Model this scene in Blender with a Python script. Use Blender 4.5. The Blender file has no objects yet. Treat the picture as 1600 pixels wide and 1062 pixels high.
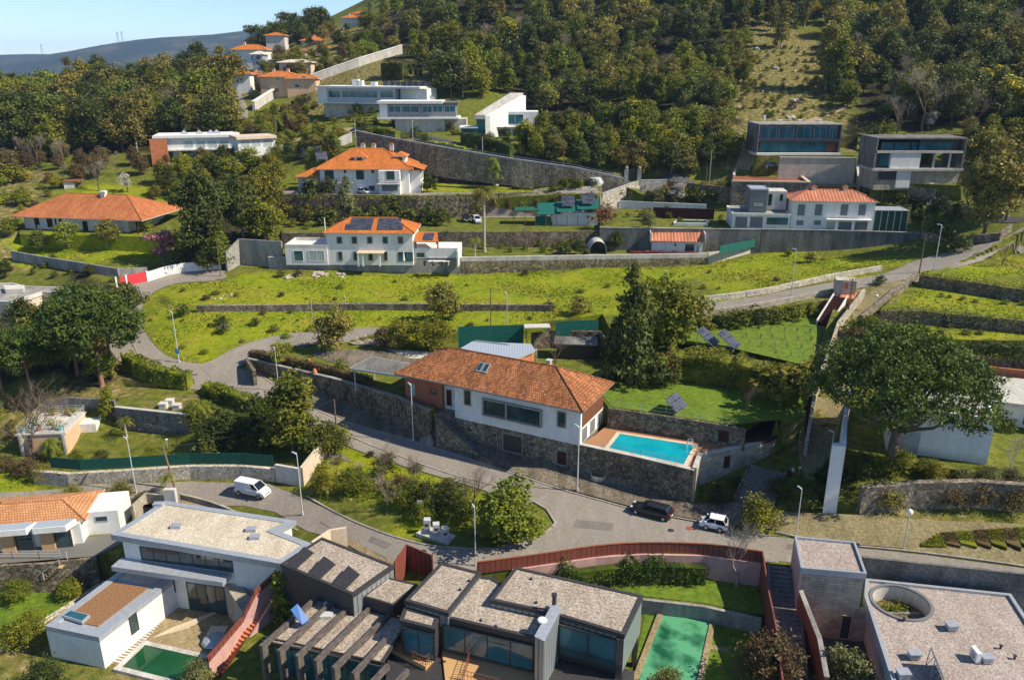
import bpy, bmesh, math, random
import numpy as np
from mathutils import Vector, Matrix
sc = bpy.context.scene
R = math.radians
# ---------------------------------------------------------------- camera
FPX, PITCH, CZ = 1250.0, R(19.0), 48.7
cam = bpy.data.cameras.new('camera'); cam.sensor_width = 36; cam.lens = 36*FPX/1600
cam.clip_start = 1; cam.clip_end = 20000
co = bpy.data.objects.new('camera', cam); sc.collection.objects.link(co)
co.location = (0, 0, CZ); co.rotation_euler = (math.pi/2-PITCH, 0, 0); sc.camera = co
# ---------------------------------------------------------------- world, sun
SUN_EL, SUN_AZ = R(43), R(100)          # azimuth clockwise from +Y (the view direction)
w = bpy.data.worlds.new('World'); sc.world = w; w.use_nodes = True
nt = w.node_tree; bg = nt.nodes['Background']
sky = nt.nodes.new('ShaderNodeTexSky'); sky.sky_type = 'NISHITA'; sky.sun_disc = False
sky.sun_elevation = SUN_EL; sky.sun_rotation = SUN_AZ; sky.altitude = 1200; sky.air_density = 0.85; sky.dust_density = 0.0; sky.ozone_density = 4.0
nt.links.new(sky.outputs[0], bg.inputs[0]); bg.inputs[1].default_value = 0.115
sl = bpy.data.lights.new('sun', 'SUN'); sl.energy = 4.8; sl.angle = R(0.5); sl.color = (1, .90, .73)
so = bpy.data.objects.new('sun', sl); sc.collection.objects.link(so)
sd = Vector((math.sin(SUN_AZ)*math.cos(SUN_EL), math.cos(SUN_AZ)*math.cos(SUN_EL), math.sin(SUN_EL)))
so.rotation_euler = sd.to_track_quat('Z', 'Y').to_euler()
vs = sc.view_settings; vs.view_transform = 'Standard'; vs.look = 'None'; vs.gamma = 1; vs.exposure = 0.55
# ---------------------------------------------------------------- projection helpers
cp, sp = math.cos(PITCH), math.sin(PITCH)
def ray(px, py):
    u = (px-800)/FPX; v = (py-531)/FPX
    return Vector((u, cp-v*sp, -sp-v*cp))
def atz(px, py, z):
    d = ray(px, py); t = (z-CZ)/d.z; return Vector((d.x*t, d.y*t, z))
def atd(px, py, dep):
    d = ray(px, py); return Vector((d.x*dep, d.y*dep, CZ+d.z*dep))
def proj(p):
    x, y, z = p[0], p[1], p[2]-CZ
    dep = y*cp-z*sp; up = y*sp+z*cp
    return 800+FPX*x/dep, 531-FPX*up/dep, dep
# ---------------------------------------------------------------- ground height
CTRL = [ # px, py, z
(800,870,-.3),(1050,862,0),(1015,805,0),(1115,830,0),(1300,850,.3),(1420,865,.4),(1590,893,.5),(1500,830,1.3),(1250,815,.8),(1400,810,1.5),(1590,810,2.2),
(650,870,-.6),(560,830,-1.5),(473,805,-2.4),(390,775,-2.8),(300,765,-3.2),(100,768,-3.5),(0,775,-3.6),(-80,775,-3.6),
(860,790,-.1),(760,740,0),(650,695,.2),(550,650,1.1),(450,612,2.4),(380,590,3.1),(330,578,3.4),(280,575,3.6),(240,560,4.1),(218,520,5.0),(225,470,6.4),(270,440,7.6),(340,432,8.2),
(700,800,-.6),(600,740,-.4),(530,690,.2),
(960,770,-.1),(1080,785,-.1),(1190,780,.8),(1120,760,.6),(1230,720,2.4),(1250,690,3.3),(1280,600,7.0),(1300,540,8.9),(1345,470,11.2),(1380,440,12.4),
(1100,485,10),(1180,470,10.6),(1259,458,11.4),(1300,447,11.8),(1459,415,13.5),(1540,392,15.6),(1590,372,17.6),(1640,360,19),
(640,560,5.0),(560,525,6.0),(480,530,5.4),(420,545,4.6),(350,560,4.2),
(300,530,5.4),(280,490,6.8),(400,500,6.4),(600,480,7.3),(800,490,7.8),(900,520,7.6),(700,520,6.6),
(300,450,8.0),(450,440,8.3),(600,428,8.2),(800,424,8.2),(1000,424,8.6),(1110,420,9),(1200,400,10.2),(1300,396,11),(1420,396,12.6),(1200,440,10.2),(1000,460,9),(1350,420,12),
(560,520,6),(900,540,8),(1000,560,7.2),
(1340,790,2.0),(1500,770,3.0),(1620,760,3.5),
(150,720,-1.2),(70,714,-2.2),(112,710,-2.1),(136,690,-1.8),(190,686,-1.7),(285,696,-1.4),(95,655,-.2),(50,740,-2.5),(300,700,-.2),(400,690,.4),(240,692,-1.4),(250,603,2.4),(120,622,2.4),(380,640,2.0),(200,600,3.2),(60,600,3.2),(100,560,4.0),(0,560,4),(160,520,5),(60,450,7),(0,480,6.5),(0,410,9),(150,425,9.5),(250,425,8.6),
(100,400,10.4),(0,360,14),(140,385,11),(250,390,10.6),(300,300,18.1),(400,310,17.1),(200,300,18),(100,300,18),(0,300,18),(350,420,9),(400,400,10),(330,350,14.3),(420,352,14.5),
(330,262,22.1),(150,262,22),(0,262,21.6),(250,240,24.2),(420,262,22.1),(430,235,25.5),(120,235,24.5),(200,330,15.7),(60,330,15.7),
(0,225,25.9),(600,312,18),(800,312,18),(460,300,19),
(900,300,19.5),(1000,303,17.5),(1100,312,16.5),(1060,284,20.2),(985,284,21),(1150,292,20),(1250,300,19),(1420,296,20),(1500,330,18),(1560,340,18.4),(1480,345,17),(1600,320,20),
(900,262,24),(800,280,21.5),(700,264,23.5),(620,246,26),(900,281,21),(640,205,30.2),(800,248,26),(700,232,28),(600,214,30),(540,196,31.5),(470,200,29),(1130,270,22.6),
(1060,255,25),(1000,225,29),
]
CD = [ # px, py, depth
(650,180,245),(560,172,262),(770,215,224),(850,200,235),(950,190,235),(900,160,262),(900,100,300),(900,0,370),(900,-70,440),(700,100,300),(750,140,262),(650,60,335),(700,0,385),
(1200,240,205),(1300,200,222),(1300,160,240),(1200,100,275),(1300,60,305),(1300,0,345),(1200,0,345),(1200,-70,420),(1450,150,240),(1450,200,218),(1420,262,200),(1250,262,202),(1550,100,270),(1550,200,215),(1600,0,330),(1600,-70,410),(1700,150,240),(1700,260,190),(1700,0,320),
(1550,260,196),(1050,150,255),(1050,60,310),(1050,0,350),(1050,-70,430),
(600,22,405),(560,38,400),(500,60,395),(470,72,380),(350,100,420),(400,100,370),(400,140,305),(450,148,292),(380,165,275),(520,110,310),(480,130,298),(420,180,250),
(560,120,285),(620,85,310),
(300,130,330),(300,180,275),(200,150,340),(200,200,270),(100,150,350),(100,200,270),(0,170,330),(-100,170,330),(-100,230,260),(0,205,270),
(200,115,480),(400,70,520),(560,-10,520),(700,-90,520),
]
CX = [(-60,30,-9),(0,30,-9),(60,30,-9),(-110,60,-8),(110,60,-5),(160,90,8),(-160,110,2),(-200,200,14),(-240,330,20),(240,200,30),(250,330,100),(-40,50,-8),(110,100,6)]
pts = []
for a in CTRL: p = atz(*a); pts.append((p.x, p.y, p.z))
for a in CD: p = atd(*a); pts.append((p.x, p.y, p.z))
pts += CX
P = np.array(pts, float); S = 100.0
def phi(r2): return r2*np.log(r2+1e-9)*.5
def rbf_fit(P, lam=.002):
    xy = P[:, :2]/S; n = len(xy)
    d2 = ((xy[:, None]-xy[None])**2).sum(-1)
    A = np.zeros((n+3, n+3)); A[:n, :n] = phi(d2)+lam*np.eye(n); A[:n, n] = 1; A[:n, n+1:] = xy; A[n, :n] = 1; A[n+1:, :n] = xy.T
    return np.linalg.solve(A, np.concatenate([P[:, 2], [0, 0, 0]]))
W_ = rbf_fit(P)
def rbf(x, y):
    x = np.asarray(x, float).ravel()/S; y = np.asarray(y, float).ravel()/S; n = len(P)
    out = np.zeros(len(x))
    for i in range(0, len(x), 20000):
        xx, yy = x[i:i+20000], y[i:i+20000]
        d2 = (xx[:, None]-P[None, :, 0]/S)**2+(yy[:, None]-P[None, :, 1]/S)**2
        out[i:i+20000] = phi(d2)@W_[:n]+W_[n]+W_[n+1]*xx+W_[n+2]*yy
    return out
def inpoly(x, y, poly):
    r = np.zeros(x.shape, bool); n = len(poly)
    for i in range(n):
        x1, y1 = poly[i][0], poly[i][1]; x2, y2 = poly[(i+1) % n][0], poly[(i+1) % n][1]
        if y1 == y2: continue
        c = ((y1 > y) != (y2 > y)) & (x < (x2-x1)*(y-y1)/(y2-y1)+x1)
        r ^= c
    return r
def polyz(z, *px): return [atz(a, b, z) for a, b in px]
# flat sites cut into the hill: (z, pixel outline at that z)
GARD = polyz(5.0, (385,560),(450,576),(520,592),(612,618),(672,643),(690,628),(730,612),(860,600),(960,600),(960,560),(940,520),(830,528),(720,534),(650,545),(600,532),(500,545),(430,548))
MH_A, MH_B = atz(711,652,4.2), atz(906,696,4.2)
ux = (MH_B-MH_A).normalized(); uy = Vector((-ux.y, ux.x, 0))
HOUSEP = [MH_A-ux*8.7+uy*.2, MH_A+uy*.2, MH_A+uy*2, MH_B-ux*.3+uy*2, MH_B+uy*10, MH_A-ux*3+uy*14, MH_A-ux*8.7+uy*8]
DECK = polyz(4.2, (900,694),(1085,734),(1093,714),(1148,702),(1200,690),(1258,664),(1200,660),(1147,690),(950,664),(925,690))
LAWN = polyz(6.75, (951,637),(1147,666),(1200,660),(1258,655),(1264,620),(1268,590),(1180,560),(1040,536),(960,560),(900,600),(935,615))
ULAWN = polyz(8.6, (1030,535),(1140,545),(1255,572),(1272,560),(1300,500),(1285,492),(1150,505),(1085,512))
SOLT = polyz(10.5, (420,408),(720,408),(1105,402),(1190,390),(1190,384),(935,384),(720,386),(560,386),(440,386))
ORCH = polyz(13.8, (440,364),(720,362),(937,361),(937,338),(700,338),(440,340))
R15 = polyz(15.0, (937,357),(1190,360),(1437,366),(1440,342),(1430,333),(1240,332),(1140,331),(937,322))
VILLA = polyz(19.0, (440,305),(650,307),(860,300),(900,296),(800,291),(720,286),(660,282),(480,282),(440,288))
HSLAB = polyz(27.3, (1178,243),(1338,243),(1338,231),(1178,231))
H2SLAB = polyz(22.5, (1360,284),(1500,290),(1500,272),(1370,270))
T1 = polyz(14.0, (1437,429),(1600,452),(1680,462),(1700,400),(1600,395),(1500,412))
T2 = polyz(12.0, (1375,484),(1440,485),(1600,500),(1700,510),(1700,462),(1600,456),(1440,434),(1420,440))
T3 = polyz(10.0, (1335,545),(1600,556),(1700,565),(1700,515),(1600,503),(1440,488),(1375,487))
WV = polyz(4.5, (1318,700),(1380,716),(1545,742),(1720,748),(1720,590),(1345,580),(1335,620))
LLOW = polyz(-7.2, (-60,1085),(-60,905),(150,905),(190,870),(380,930),(420,960),(400,1110),(0,1110))
FENCE = polyz(0, (632,905),(700,897),(745,893),(800,886),(870,876),(930,867),(1000,862),(1100,864),(1190,876))
RW = polyz(.3, (1200,874),(1240,876),(1345,883),(1450,896),(1600,913),(1800,938))
BLK = polyz(-4.6, (400,1200),(330,1080),(430,930))+[FENCE[0]]+FENCE[2:5]+polyz(-4.6,(915,935),(1200,985),(1215,1200))
LWN3 = FENCE[3:]+polyz(-3.0, (1200,965),(1100,945),(925,925),(900,935),(800,925))
RGT = polyz(-4.6, (1215,1200))+RW+polyz(-4.6,(1800,1200))
LHS = polyz(-3.6, (-60,865),(200,865),(215,800),(160,785),(-60,790))
CLIMB = polyz(2.2, (180,636),(293,648),(315,620),(290,607),(190,604))
BUNG = polyz(13.9, (30,366),(255,370),(262,352),(240,344),(30,344))
ML = polyz(25.0, (240,252),(440,252),(450,236),(240,236))
PLAT = [(-1.0,[(0,0,0)]*3)]
PLAT = [(5.0,GARD),(4.2,HOUSEP),(8.6,ULAWN),(6.75,LAWN),(4.2,DECK),(10.5,SOLT),(13.8,ORCH),(15.0,R15),(19.0,VILLA),(27.3,HSLAB),(22.5,H2SLAB),
        (10.0,T3),(12.0,T2),(14.0,T1),(4.5,WV),(2.2,CLIMB),(-7.2,LLOW),(-4.6,BLK),(-3.0,LWN3),(-4.6,RGT),(-3.6,LHS),(13.9,BUNG)]
def Hraw(x, y):
    sh = np.shape(x); x = np.asarray(x, float).ravel(); y = np.asarray(y, float).ravel()
    h = rbf(x, y)
    for z, poly in PLAT:
        m = inpoly(x, y, poly); h[m] = z
    return h.reshape(sh)
def axis(segs):
    out = []
    for a, b, s in segs: out += list(np.arange(a, b, s))
    return np.array(out+[segs[-1][1]])
GX = axis([(-260,-110,1.6),(-110,110,.6),(110,280,1.6)]); GY = axis([(24,56,1.2),(56,210,.6),(210,300,1.2),(300,520,2.4)])
XX, YY = np.meshgrid(GX, GY)
HH = Hraw(XX, YY)
rng = np.random.default_rng(5)
# pull grid points next to a site's edge onto that edge, so steps in the ground are clean vertical faces
XS, YS = XX.copy(), YY.copy(); cell = np.where((np.abs(XX) < 110) & (YY > 56) & (YY < 210), .62, 1.7)
for z_, poly in PLAT:
    x, y = XX.ravel(), YY.ravel(); px_ = [p[0] for p in poly]; py_ = [p[1] for p in poly]
    k_ = np.nonzero((x > min(px_)-2) & (x < max(px_)+2) & (y > min(py_)-2) & (y < max(py_)+2))[0]; x, y = x[k_], y[k_]; c_ = cell.ravel()[k_]
    best = np.full(len(x), 1e9); qx = x.copy(); qy = y.copy(); ox = 0*x; oy = 0*y
    for i in range(len(poly)):
        ax, ay = poly[i][0], poly[i][1]; bx, by = poly[(i+1)%len(poly)][0], poly[(i+1)%len(poly)][1]; ex, ey = bx-ax, by-ay; L_ = ex*ex+ey*ey+1e-9
        t = np.clip(((x-ax)*ex+(y-ay)*ey)/L_, 0, 1); hx, hy = ax+t*ex, ay+t*ey; d = np.hypot(x-hx, y-hy); m = d < best
        best[m] = d[m]; qx[m] = hx[m]; qy[m] = hy[m]
    m = best < c_; dd = np.maximum(best, 1e-3); sx_ = qx+(x-qx)/dd*.03; sy_ = qy+(y-qy)/dd*.03
    XS.ravel()[k_[m]] = sx_[m]; YS.ravel()[k_[m]] = sy_[m]
def Hg(x, y):
    x = np.atleast_1d(np.asarray(x, float)); y = np.atleast_1d(np.asarray(y, float))
    i = np.clip(np.searchsorted(GX, x)-1, 0, len(GX)-2); j = np.clip(np.searchsorted(GY, y)-1, 0, len(GY)-2)
    fx = np.clip((x-GX[i])/(GX[i+1]-GX[i]), 0, 1); fy = np.clip((y-GY[j])/(GY[j+1]-GY[j]), 0, 1)
    return (HH[j, i]*(1-fx)+HH[j, i+1]*fx)*(1-fy)+(HH[j+1, i]*(1-fx)+HH[j+1, i+1]*fx)*fy
def H(x, y): return float(Hg(x, y)[0])
TS = np.arange(40, 560, .25)
def G(px, py, dz=0):
    d = ray(px, py); x = d.x*TS; y = d.y*TS; z = CZ+d.z*TS
    h = Hg(x, y); k = np.nonzero(z <= h+dz)[0]
    if len(k) == 0: t = 450.
    else:
        k = k[0]
        if k > 0:
            a = z[k-1]-h[k-1]-dz; b = z[k]-h[k]-dz; t = TS[k-1]+(TS[k]-TS[k-1])*a/(a-b) if a != b else TS[k]
        else: t = TS[0]
    return Vector((d.x*t, d.y*t, H(d.x*t, d.y*t)))
# ---------------------------------------------------------------- materials
MT = {}
def mat(name, c1, c2=None, scale=1.0, rough=.85, bump=0.0, detail=4, spec=.3, metal=0.0, coord='UV', c3=None, kind='noise', stretch=(1,1,1), rnd=0.0, trans=0.0, lo=.35, hi=.65, stain=0.0, bscale=None):
    m = bpy.data.materials.new(name); m.use_nodes = True; n = m.node_tree; N = n.nodes; L = n.links
    b = N['Principled BSDF']; b.inputs['Roughness'].default_value = rough; b.inputs['Metallic'].default_value = metal
    b.inputs['Specular IOR Level'].default_value = spec
    MT[name] = m
    tc = N.new('ShaderNodeTexCoord'); mp = N.new('ShaderNodeMapping'); mp.inputs['Scale'].default_value = stretch
    L.new(tc.outputs[coord], mp.inputs[0]); vec = mp.outputs[0]
    def rgb(c): return (c[0], c[1], c[2], 1)
    if c2 is None: c2 = c1
    col = None; hgt = None
    if kind == 'noise':
        t = N.new('ShaderNodeTexNoise'); t.inputs['Scale'].default_value = scale; t.inputs['Detail'].default_value = detail; L.new(vec, t.inputs[0])
        r = N.new('ShaderNodeValToRGB'); L.new(t.outputs[0], r.inputs[0]); e = r.color_ramp.elements
        e[0].position = lo; e[0].color = rgb(c1); e[1].position = hi; e[1].color = rgb(c2)
        if c3: q = e.new((lo+hi)/2); q.color = rgb(c3)
        col = r.outputs[0]; hgt = t.outputs[0]
    elif kind == 'stone':
        t = N.new('ShaderNodeTexVoronoi'); t.inputs['Scale'].default_value = scale; L.new(vec, t.inputs[0])
        t2 = N.new('ShaderNodeTexVoronoi'); t2.feature = 'DISTANCE_TO_EDGE'; t2.inputs['Scale'].default_value = scale; L.new(vec, t2.inputs[0])
        r = N.new('ShaderNodeValToRGB'); sx = N.new('ShaderNodeSeparateColor'); L.new(t.outputs['Color'], sx.inputs[0]); L.new(sx.outputs[0], r.inputs[0])
        e = r.color_ramp.elements; e[0].color = rgb(c1); e[1].color = rgb(c2)
        if c3: q = e.new(.5); q.color = rgb(c3)
        r2 = N.new('ShaderNodeValToRGB'); L.new(t2.outputs[0], r2.inputs[0]); r2.color_ramp.elements[0].color = (.25,.25,.25,1); r2.color_ramp.elements[1].position = .09
        mx = N.new('ShaderNodeMix'); mx.data_type = 'RGBA'; mx.blend_type = 'MULTIPLY'; mx.inputs[0].default_value = 1
        L.new(r.outputs[0], mx.inputs[6]); L.new(r2.outputs[0], mx.inputs[7]); col = mx.outputs[2]; hgt = r2.outputs[0]
    elif kind in ('brick', 'tile'):
        t = N.new('ShaderNodeTexBrick'); t.inputs['Scale'].default_value = scale; L.new(vec, t.inputs[0])
        t.inputs['Color1'].default_value = rgb(c1); t.inputs['Color2'].default_value = rgb(c2); t.inputs['Mortar'].default_value = rgb(c3 or [x*.35 for x in c1])
        t.inputs['Mortar Size'].default_value = .02 if kind == 'brick' else .035; t.inputs['Mortar Smooth'].default_value = .4
        if kind == 'brick': t.inputs['Brick Width'].default_value = .9; t.inputs['Row Height'].default_value = .4
        else: t.inputs['Brick Width'].default_value = .3; t.inputs['Row Height'].default_value = .4; t.offset = .5
        t.inputs['Bias'].default_value = -.1
        col = t.outputs[0]; inv = N.new('ShaderNodeMath'); inv.operation = 'SUBTRACT'; inv.inputs[0].default_value = 1; L.new(t.outputs[1], inv.inputs[1]); hgt = inv.outputs[0]
    elif kind == 'plank':   # straight boards / seams across u
        t = N.new('ShaderNodeTexWave'); t.inputs['Scale'].default_value = scale; t.wave_type = 'BANDS'; t.bands_direction = 'X'; L.new(vec, t.inputs[0])
        r = N.new('ShaderNodeValToRGB'); L.new(t.outputs[0], r.inputs[0]); e = r.color_ramp.elements
        e[0].position = .02; e[0].color = rgb(c1); e[1].position = .12; e[1].color = rgb(c2); col = r.outputs[0]; hgt = r.outputs[0]
    # wear: big soft noise
    if stain:
        t = N.new('ShaderNodeTexNoise'); t.inputs['Scale'].default_value = .35; t.inputs['Detail'].default_value = 8; t.inputs['Roughness'].default_value = .7
        mp2 = N.new('ShaderNodeMapping'); mp2.inputs['Scale'].default_value = (1.6, .45, 1); L.new(tc.outputs[coord], mp2.inputs[0]); L.new(mp2.outputs[0], t.inputs[0])
        r = N.new('ShaderNodeValToRGB'); L.new(t.outputs[0], r.inputs[0]); e = r.color_ramp.elements; k = 1-stain
        e[0].position = .38; e[0].color = (k, k*.98, k*.93, 1); e[1].position = .62; e[1].color = (1, 1, 1, 1)
        mx = N.new('ShaderNodeMix'); mx.data_type = 'RGBA'; mx.blend_type = 'MULTIPLY'; mx.inputs[0].default_value = 1
        L.new(col, mx.inputs[6]); L.new(r.outputs[0], mx.inputs[7]); col = mx.outputs[2]
    if rnd:
        oi = N.new('ShaderNodeObjectInfo'); hs = N.new('ShaderNodeHueSaturation'); mr = N.new('ShaderNodeMapRange')
        mr.inputs['To Min'].default_value = 1-rnd; mr.inputs['To Max'].default_value = 1+rnd; L.new(oi.outputs['Random'], mr.inputs[0]); L.new(mr.outputs[0], hs.inputs['Value'])
        mr2 = N.new('ShaderNodeMapRange'); mr2.inputs['To Min'].default_value = .5-rnd*.06; mr2.inputs['To Max'].default_value = .5+rnd*.06
        ma = N.new('ShaderNodeMath'); ma.operation = 'FRACT'; mb = N.new('ShaderNodeMath'); mb.operation = 'MULTIPLY'; mb.inputs[1].default_value = 7.3
        L.new(oi.outputs['Random'], mb.inputs[0]); L.new(mb.outputs[0], ma.inputs[0]); L.new(ma.outputs[0], mr2.inputs[0]); L.new(mr2.outputs[0], hs.inputs['Hue'])
        L.new(col, hs.inputs['Color']); col = hs.outputs[0]
    L.new(col, b.inputs['Base Color'])
    if bump:
        bp = N.new('ShaderNodeBump'); bp.inputs['Strength'].default_value = bump; bp.inputs['Distance'].default_value = .05
        if bscale:
            t = N.new('ShaderNodeTexNoise'); t.inputs['Scale'].default_value = bscale; L.new(vec, t.inputs[0]); hgt = t.outputs[0]
        L.new(hgt, bp.inputs['Height']); L.new(bp.outputs[0], b.inputs['Normal'])
    if trans:
        ts = N.new('ShaderNodeBsdfTranslucent'); ms = N.new('ShaderNodeMixShader'); ms.inputs[0].default_value = trans
        L.new(col, ts.inputs[0]); L.new(b.outputs[0], ms.inputs[1]); L.new(ts.outputs[0], ms.inputs[2]); L.new(ms.outputs[0], N['Material Output'].inputs[0])
    return m
mat('white', (.72,.72,.70), (.80,.80,.78), 1.5, stain=.12)
mat('offwhite', (.58,.55,.50), (.66,.63,.58), 2, stain=.2)
mat('cream', (.62,.50,.38), (.70,.58,.45), 2, stain=.15)
mat('finm', (.075,.06,.054), (.15,.125,.11), 2, rough=.6)
mat('verge', (.17,.15,.07), (.33,.27,.14), 3.5, coord='Object', detail=10, bump=.5, stain=.3)
mat('peach', (.62,.40,.24), (.70,.48,.31), 2, stain=.12)
mat('pink', (.55,.33,.30), (.62,.38,.34), 1.5, stain=.2)
mat('grey', (.30,.31,.33), (.36,.37,.39), 2, stain=.15)
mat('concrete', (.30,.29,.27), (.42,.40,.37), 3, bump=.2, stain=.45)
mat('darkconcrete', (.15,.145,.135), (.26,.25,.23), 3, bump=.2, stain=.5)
mat('paleconcrete', (.50,.48,.44), (.62,.59,.54), 3, bump=.1, stain=.3)
mat('rubble', (.20,.155,.10), (.52,.42,.29), 2.9, kind='stone', c3=(.28,.25,.20), bump=.6, stain=.5)
mat('darkrubble', (.13,.10,.068), (.42,.335,.23), 3.1, kind='stone', c3=(.24,.195,.135), bump=.6, stain=.5)
mat('palerubble', (.55,.49,.38), (.80,.74,.62), 2.6, kind='stone', c3=(.68,.62,.50), bump=.6, stain=.3)
mat('granite', (.40,.35,.27), (.56,.50,.40), 1.3, kind='brick', bump=.4, stain=.35)
mat('brick', (.38,.11,.06), (.50,.17,.09), 4, kind='brick', c3=(.34,.25,.2), bump=.3, stain=.2)
mat('redblock', (.50,.16,.07), (.58,.22,.10), 1.2, stain=.1)
mat('oldtile', (.62,.24,.085), (.25,.10,.045), 1.0, kind='tile', c3=(.12,.05,.03), bump=.9, stain=.4)
mat('newtile', (.74,.25,.05), (.54,.15,.03), 1.0, kind='tile', c3=(.26,.06,.02), bump=.9, stain=.22)
mat('midtile', (.68,.25,.085), (.46,.14,.055), 1.0, kind='tile', c3=(.22,.07,.03), bump=.8, stain=.3)
mat('paletile', (.72,.36,.17), (.60,.28,.12), 1.0, kind='tile', c3=(.25,.10,.04), bump=.8, stain=.25)
mat('ribtile', (.66,.46,.33), (.50,.15,.07), .45, kind='plank', stain=.35)
def gravel(name, a, b_, c):
    m = mat(name, a, b_, 9, kind='stone', c3=c, bump=.3, rough=.95, stain=.22)
    for n in m.node_tree.nodes:
        if n.type == 'VALTORGB' and abs(n.color_ramp.elements[1].position-.09) < .001: n.color_ramp.elements[0].color = (.6,.6,.6,1)
gravel('gravelroof', (.22,.18,.15), (.62,.53,.44), (.44,.37,.30))
gravel('palegravel', (.46,.40,.30), (.78,.70,.56), (.66,.58,.45))
gravel('pinkgravel', (.28,.22,.195), (.58,.50,.45), (.43,.365,.33))
mat('sedum', (.16,.075,.035), (.34,.19,.09), 7, c3=(.25,.13,.06), bump=.5, detail=8)
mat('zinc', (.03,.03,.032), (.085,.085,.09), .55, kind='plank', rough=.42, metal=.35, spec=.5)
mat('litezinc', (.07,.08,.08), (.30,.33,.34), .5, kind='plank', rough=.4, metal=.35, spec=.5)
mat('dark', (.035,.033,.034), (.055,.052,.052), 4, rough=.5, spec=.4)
mat('parapet', (.10,.10,.105), (.17,.17,.18), 2, rough=.5, spec=.4)
mat('greymetal', (.36,.39,.43), (.44,.47,.51), 2, rough=.45, metal=.3, spec=.5)
mat('bluemetal', (.30,.36,.42), (.50,.56,.62), .8, kind='plank', rough=.4, metal=.3, spec=.5)
mat('lampmetal', (.55,.56,.57), (.66,.67,.68), 3, rough=.4, metal=.2)
mat('globe', (.80,.80,.78), rough=.3)
mat('wood', (.07,.028,.014), (.17,.07,.034), 1.2, kind='plank', rough=.6)
mat('timber', (.42,.24,.10), (.58,.37,.18), 4, stretch=(1,8,1), rough=.8)
mat('palewood', (.52,.42,.28), (.68,.57,.42), 4, stretch=(1,6,1))
mat('rust', (.20,.06,.03), (.32,.11,.05), 4, rough=.8)
mat('bark', (.10,.07,.05), (.22,.16,.11), 3, coord='Object', bump=.4, stretch=(3,3,.6))
mat('pinebark', (.20,.10,.06), (.34,.19,.12), 3, coord='Object', bump=.4, stretch=(3,3,.6))
mat('palebark', (.30,.26,.21), (.48,.43,.36), 3, coord='Object', bump=.3)
mat('redfence', (.10,.03,.025), (.23,.068,.048), .55, kind='plank', rough=.55, stain=.12)
mat('redpaint', (.62,.04,.05), (.70,.06,.07), 2, rough=.5)
mat('deepred', (.04,.011,.010), (.085,.02,.016), 4)
mat('net', (.006,.085,.068), (.012,.14,.11), 3, rough=.7)
mat('darknet', (.006,.06,.04), (.010,.10,.065), 3, rough=.7)
mat('deck', (.52,.25,.12), (.62,.33,.17), 2.5, kind='brick', c3=(.36,.18,.09), rough=.8)
mat('asphalt', (.16,.145,.13), (.22,.20,.18), 3, detail=10, bump=.15, rough=.9, stain=.12, coord='Object')
mat('paleasphalt', (.235,.21,.18), (.30,.27,.235), 3.1, detail=10, bump=.15, rough=.9, stain=.13, coord='Object')
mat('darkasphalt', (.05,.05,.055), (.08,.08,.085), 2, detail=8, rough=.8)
mat('cobble', (.17,.14,.10), (.34,.28,.20), 5, kind='stone', c3=(.24,.20,.15), bump=.3, stain=.5, coord='Object')
mat('kerb', (.30,.27,.23), (.44,.40,.34), 3, bump=.2, stain=.3)
mat('paint', (.72,.72,.70), (.80,.80,.78), 4)
mat('paleblock', (.52,.46,.37), (.64,.58,.48), 1.3, kind='brick', bump=.3, stain=.25)
mat('lawn', (.08,.15,.008), (.16,.23,.014), 1.6, coord='Object', detail=10, bump=.5, bscale=9, stain=.2)
mat('drylawn', (.14,.135,.035), (.25,.23,.06), 1.2, coord='Object', detail=10, bump=.5, bscale=9, stain=.2)
mat('soil', (.16,.095,.045), (.27,.17,.085), 2, coord='Object', detail=10, bump=.6, stain=.3)
mat('sand', (.25,.19,.10), (.42,.33,.19), 4, coord='Object', detail=10, bump=.5, stain=.3)
mat('glass', (.012,.035,.04), (.03,.07,.08), .6, rough=.04, spec=.9)
mat('tealglass', (.015,.08,.10), (.035,.16,.19), .35, rough=.05, spec=.9)
mat('curtain', (.30,.36,.34), (.42,.48,.45), .6, kind='plank', rough=.1, spec=.9)
mat('shutter', (.10,.105,.12), (.18,.185,.20), 3, kind='plank', rough=.6)
mat('greenshutter', (.02,.06,.045), (.03,.08,.06), 3)
mat('solar', (.06,.065,.09), (.012,.014,.028), .95, kind='brick', c3=(.17,.18,.21), rough=.35, spec=.35)
mat('bluesolar', (.03,.09,.26), (.05,.14,.36), 3, kind='plank', rough=.2, spec=.7)
mat('tyre', (.02,.02,.02), rough=.8)
mat('rim', (.45,.46,.48), rough=.35, metal=.6)
mat('carwhite', (.75,.76,.78), rough=.25, spec=.6)
mat('carblack', (.015,.017,.022), rough=.2, spec=.7)
mat('carsilver', (.35,.38,.42), rough=.3, metal=.3, spec=.6)
mat('carteal', (.02,.05,.06), rough=.2, spec=.7)
mat('carred', (.35,.02,.02), rough=.3)
mat('carglass', (.01,.013,.016), rough=.05, spec=.9)
mat('lens', (.6,.6,.62), rough=.1, spec=.8)
mat('redlens', (.35,.01,.01), rough=.15, spec=.8)
mat('bluesign', (.02,.22,.55), rough=.4)
mat('pot', (.48,.16,.07), (.56,.21,.10), 4)
mat('bluepot', (.25,.45,.50), rough=.4)
mat('rock', (.26,.22,.17), (.50,.44,.36), 2, coord='Object', detail=8, bump=.6)
def water(name, a, b_, lo=.35, hi=.65, sc_=.25):
    mat(name, a, b_, sc_, rough=.03, spec=.35, bump=.05, bscale=3, coord='Object', detail=8, lo=lo, hi=hi)
water('bluewater', (.002,.23,.31), (.006,.36,.43))
water('algaewater', (.010,.09,.035), (.10,.34,.17), .36, .52, .34)
water('darkgreenwater', (.008,.06,.02), (.015,.09,.03))
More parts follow.
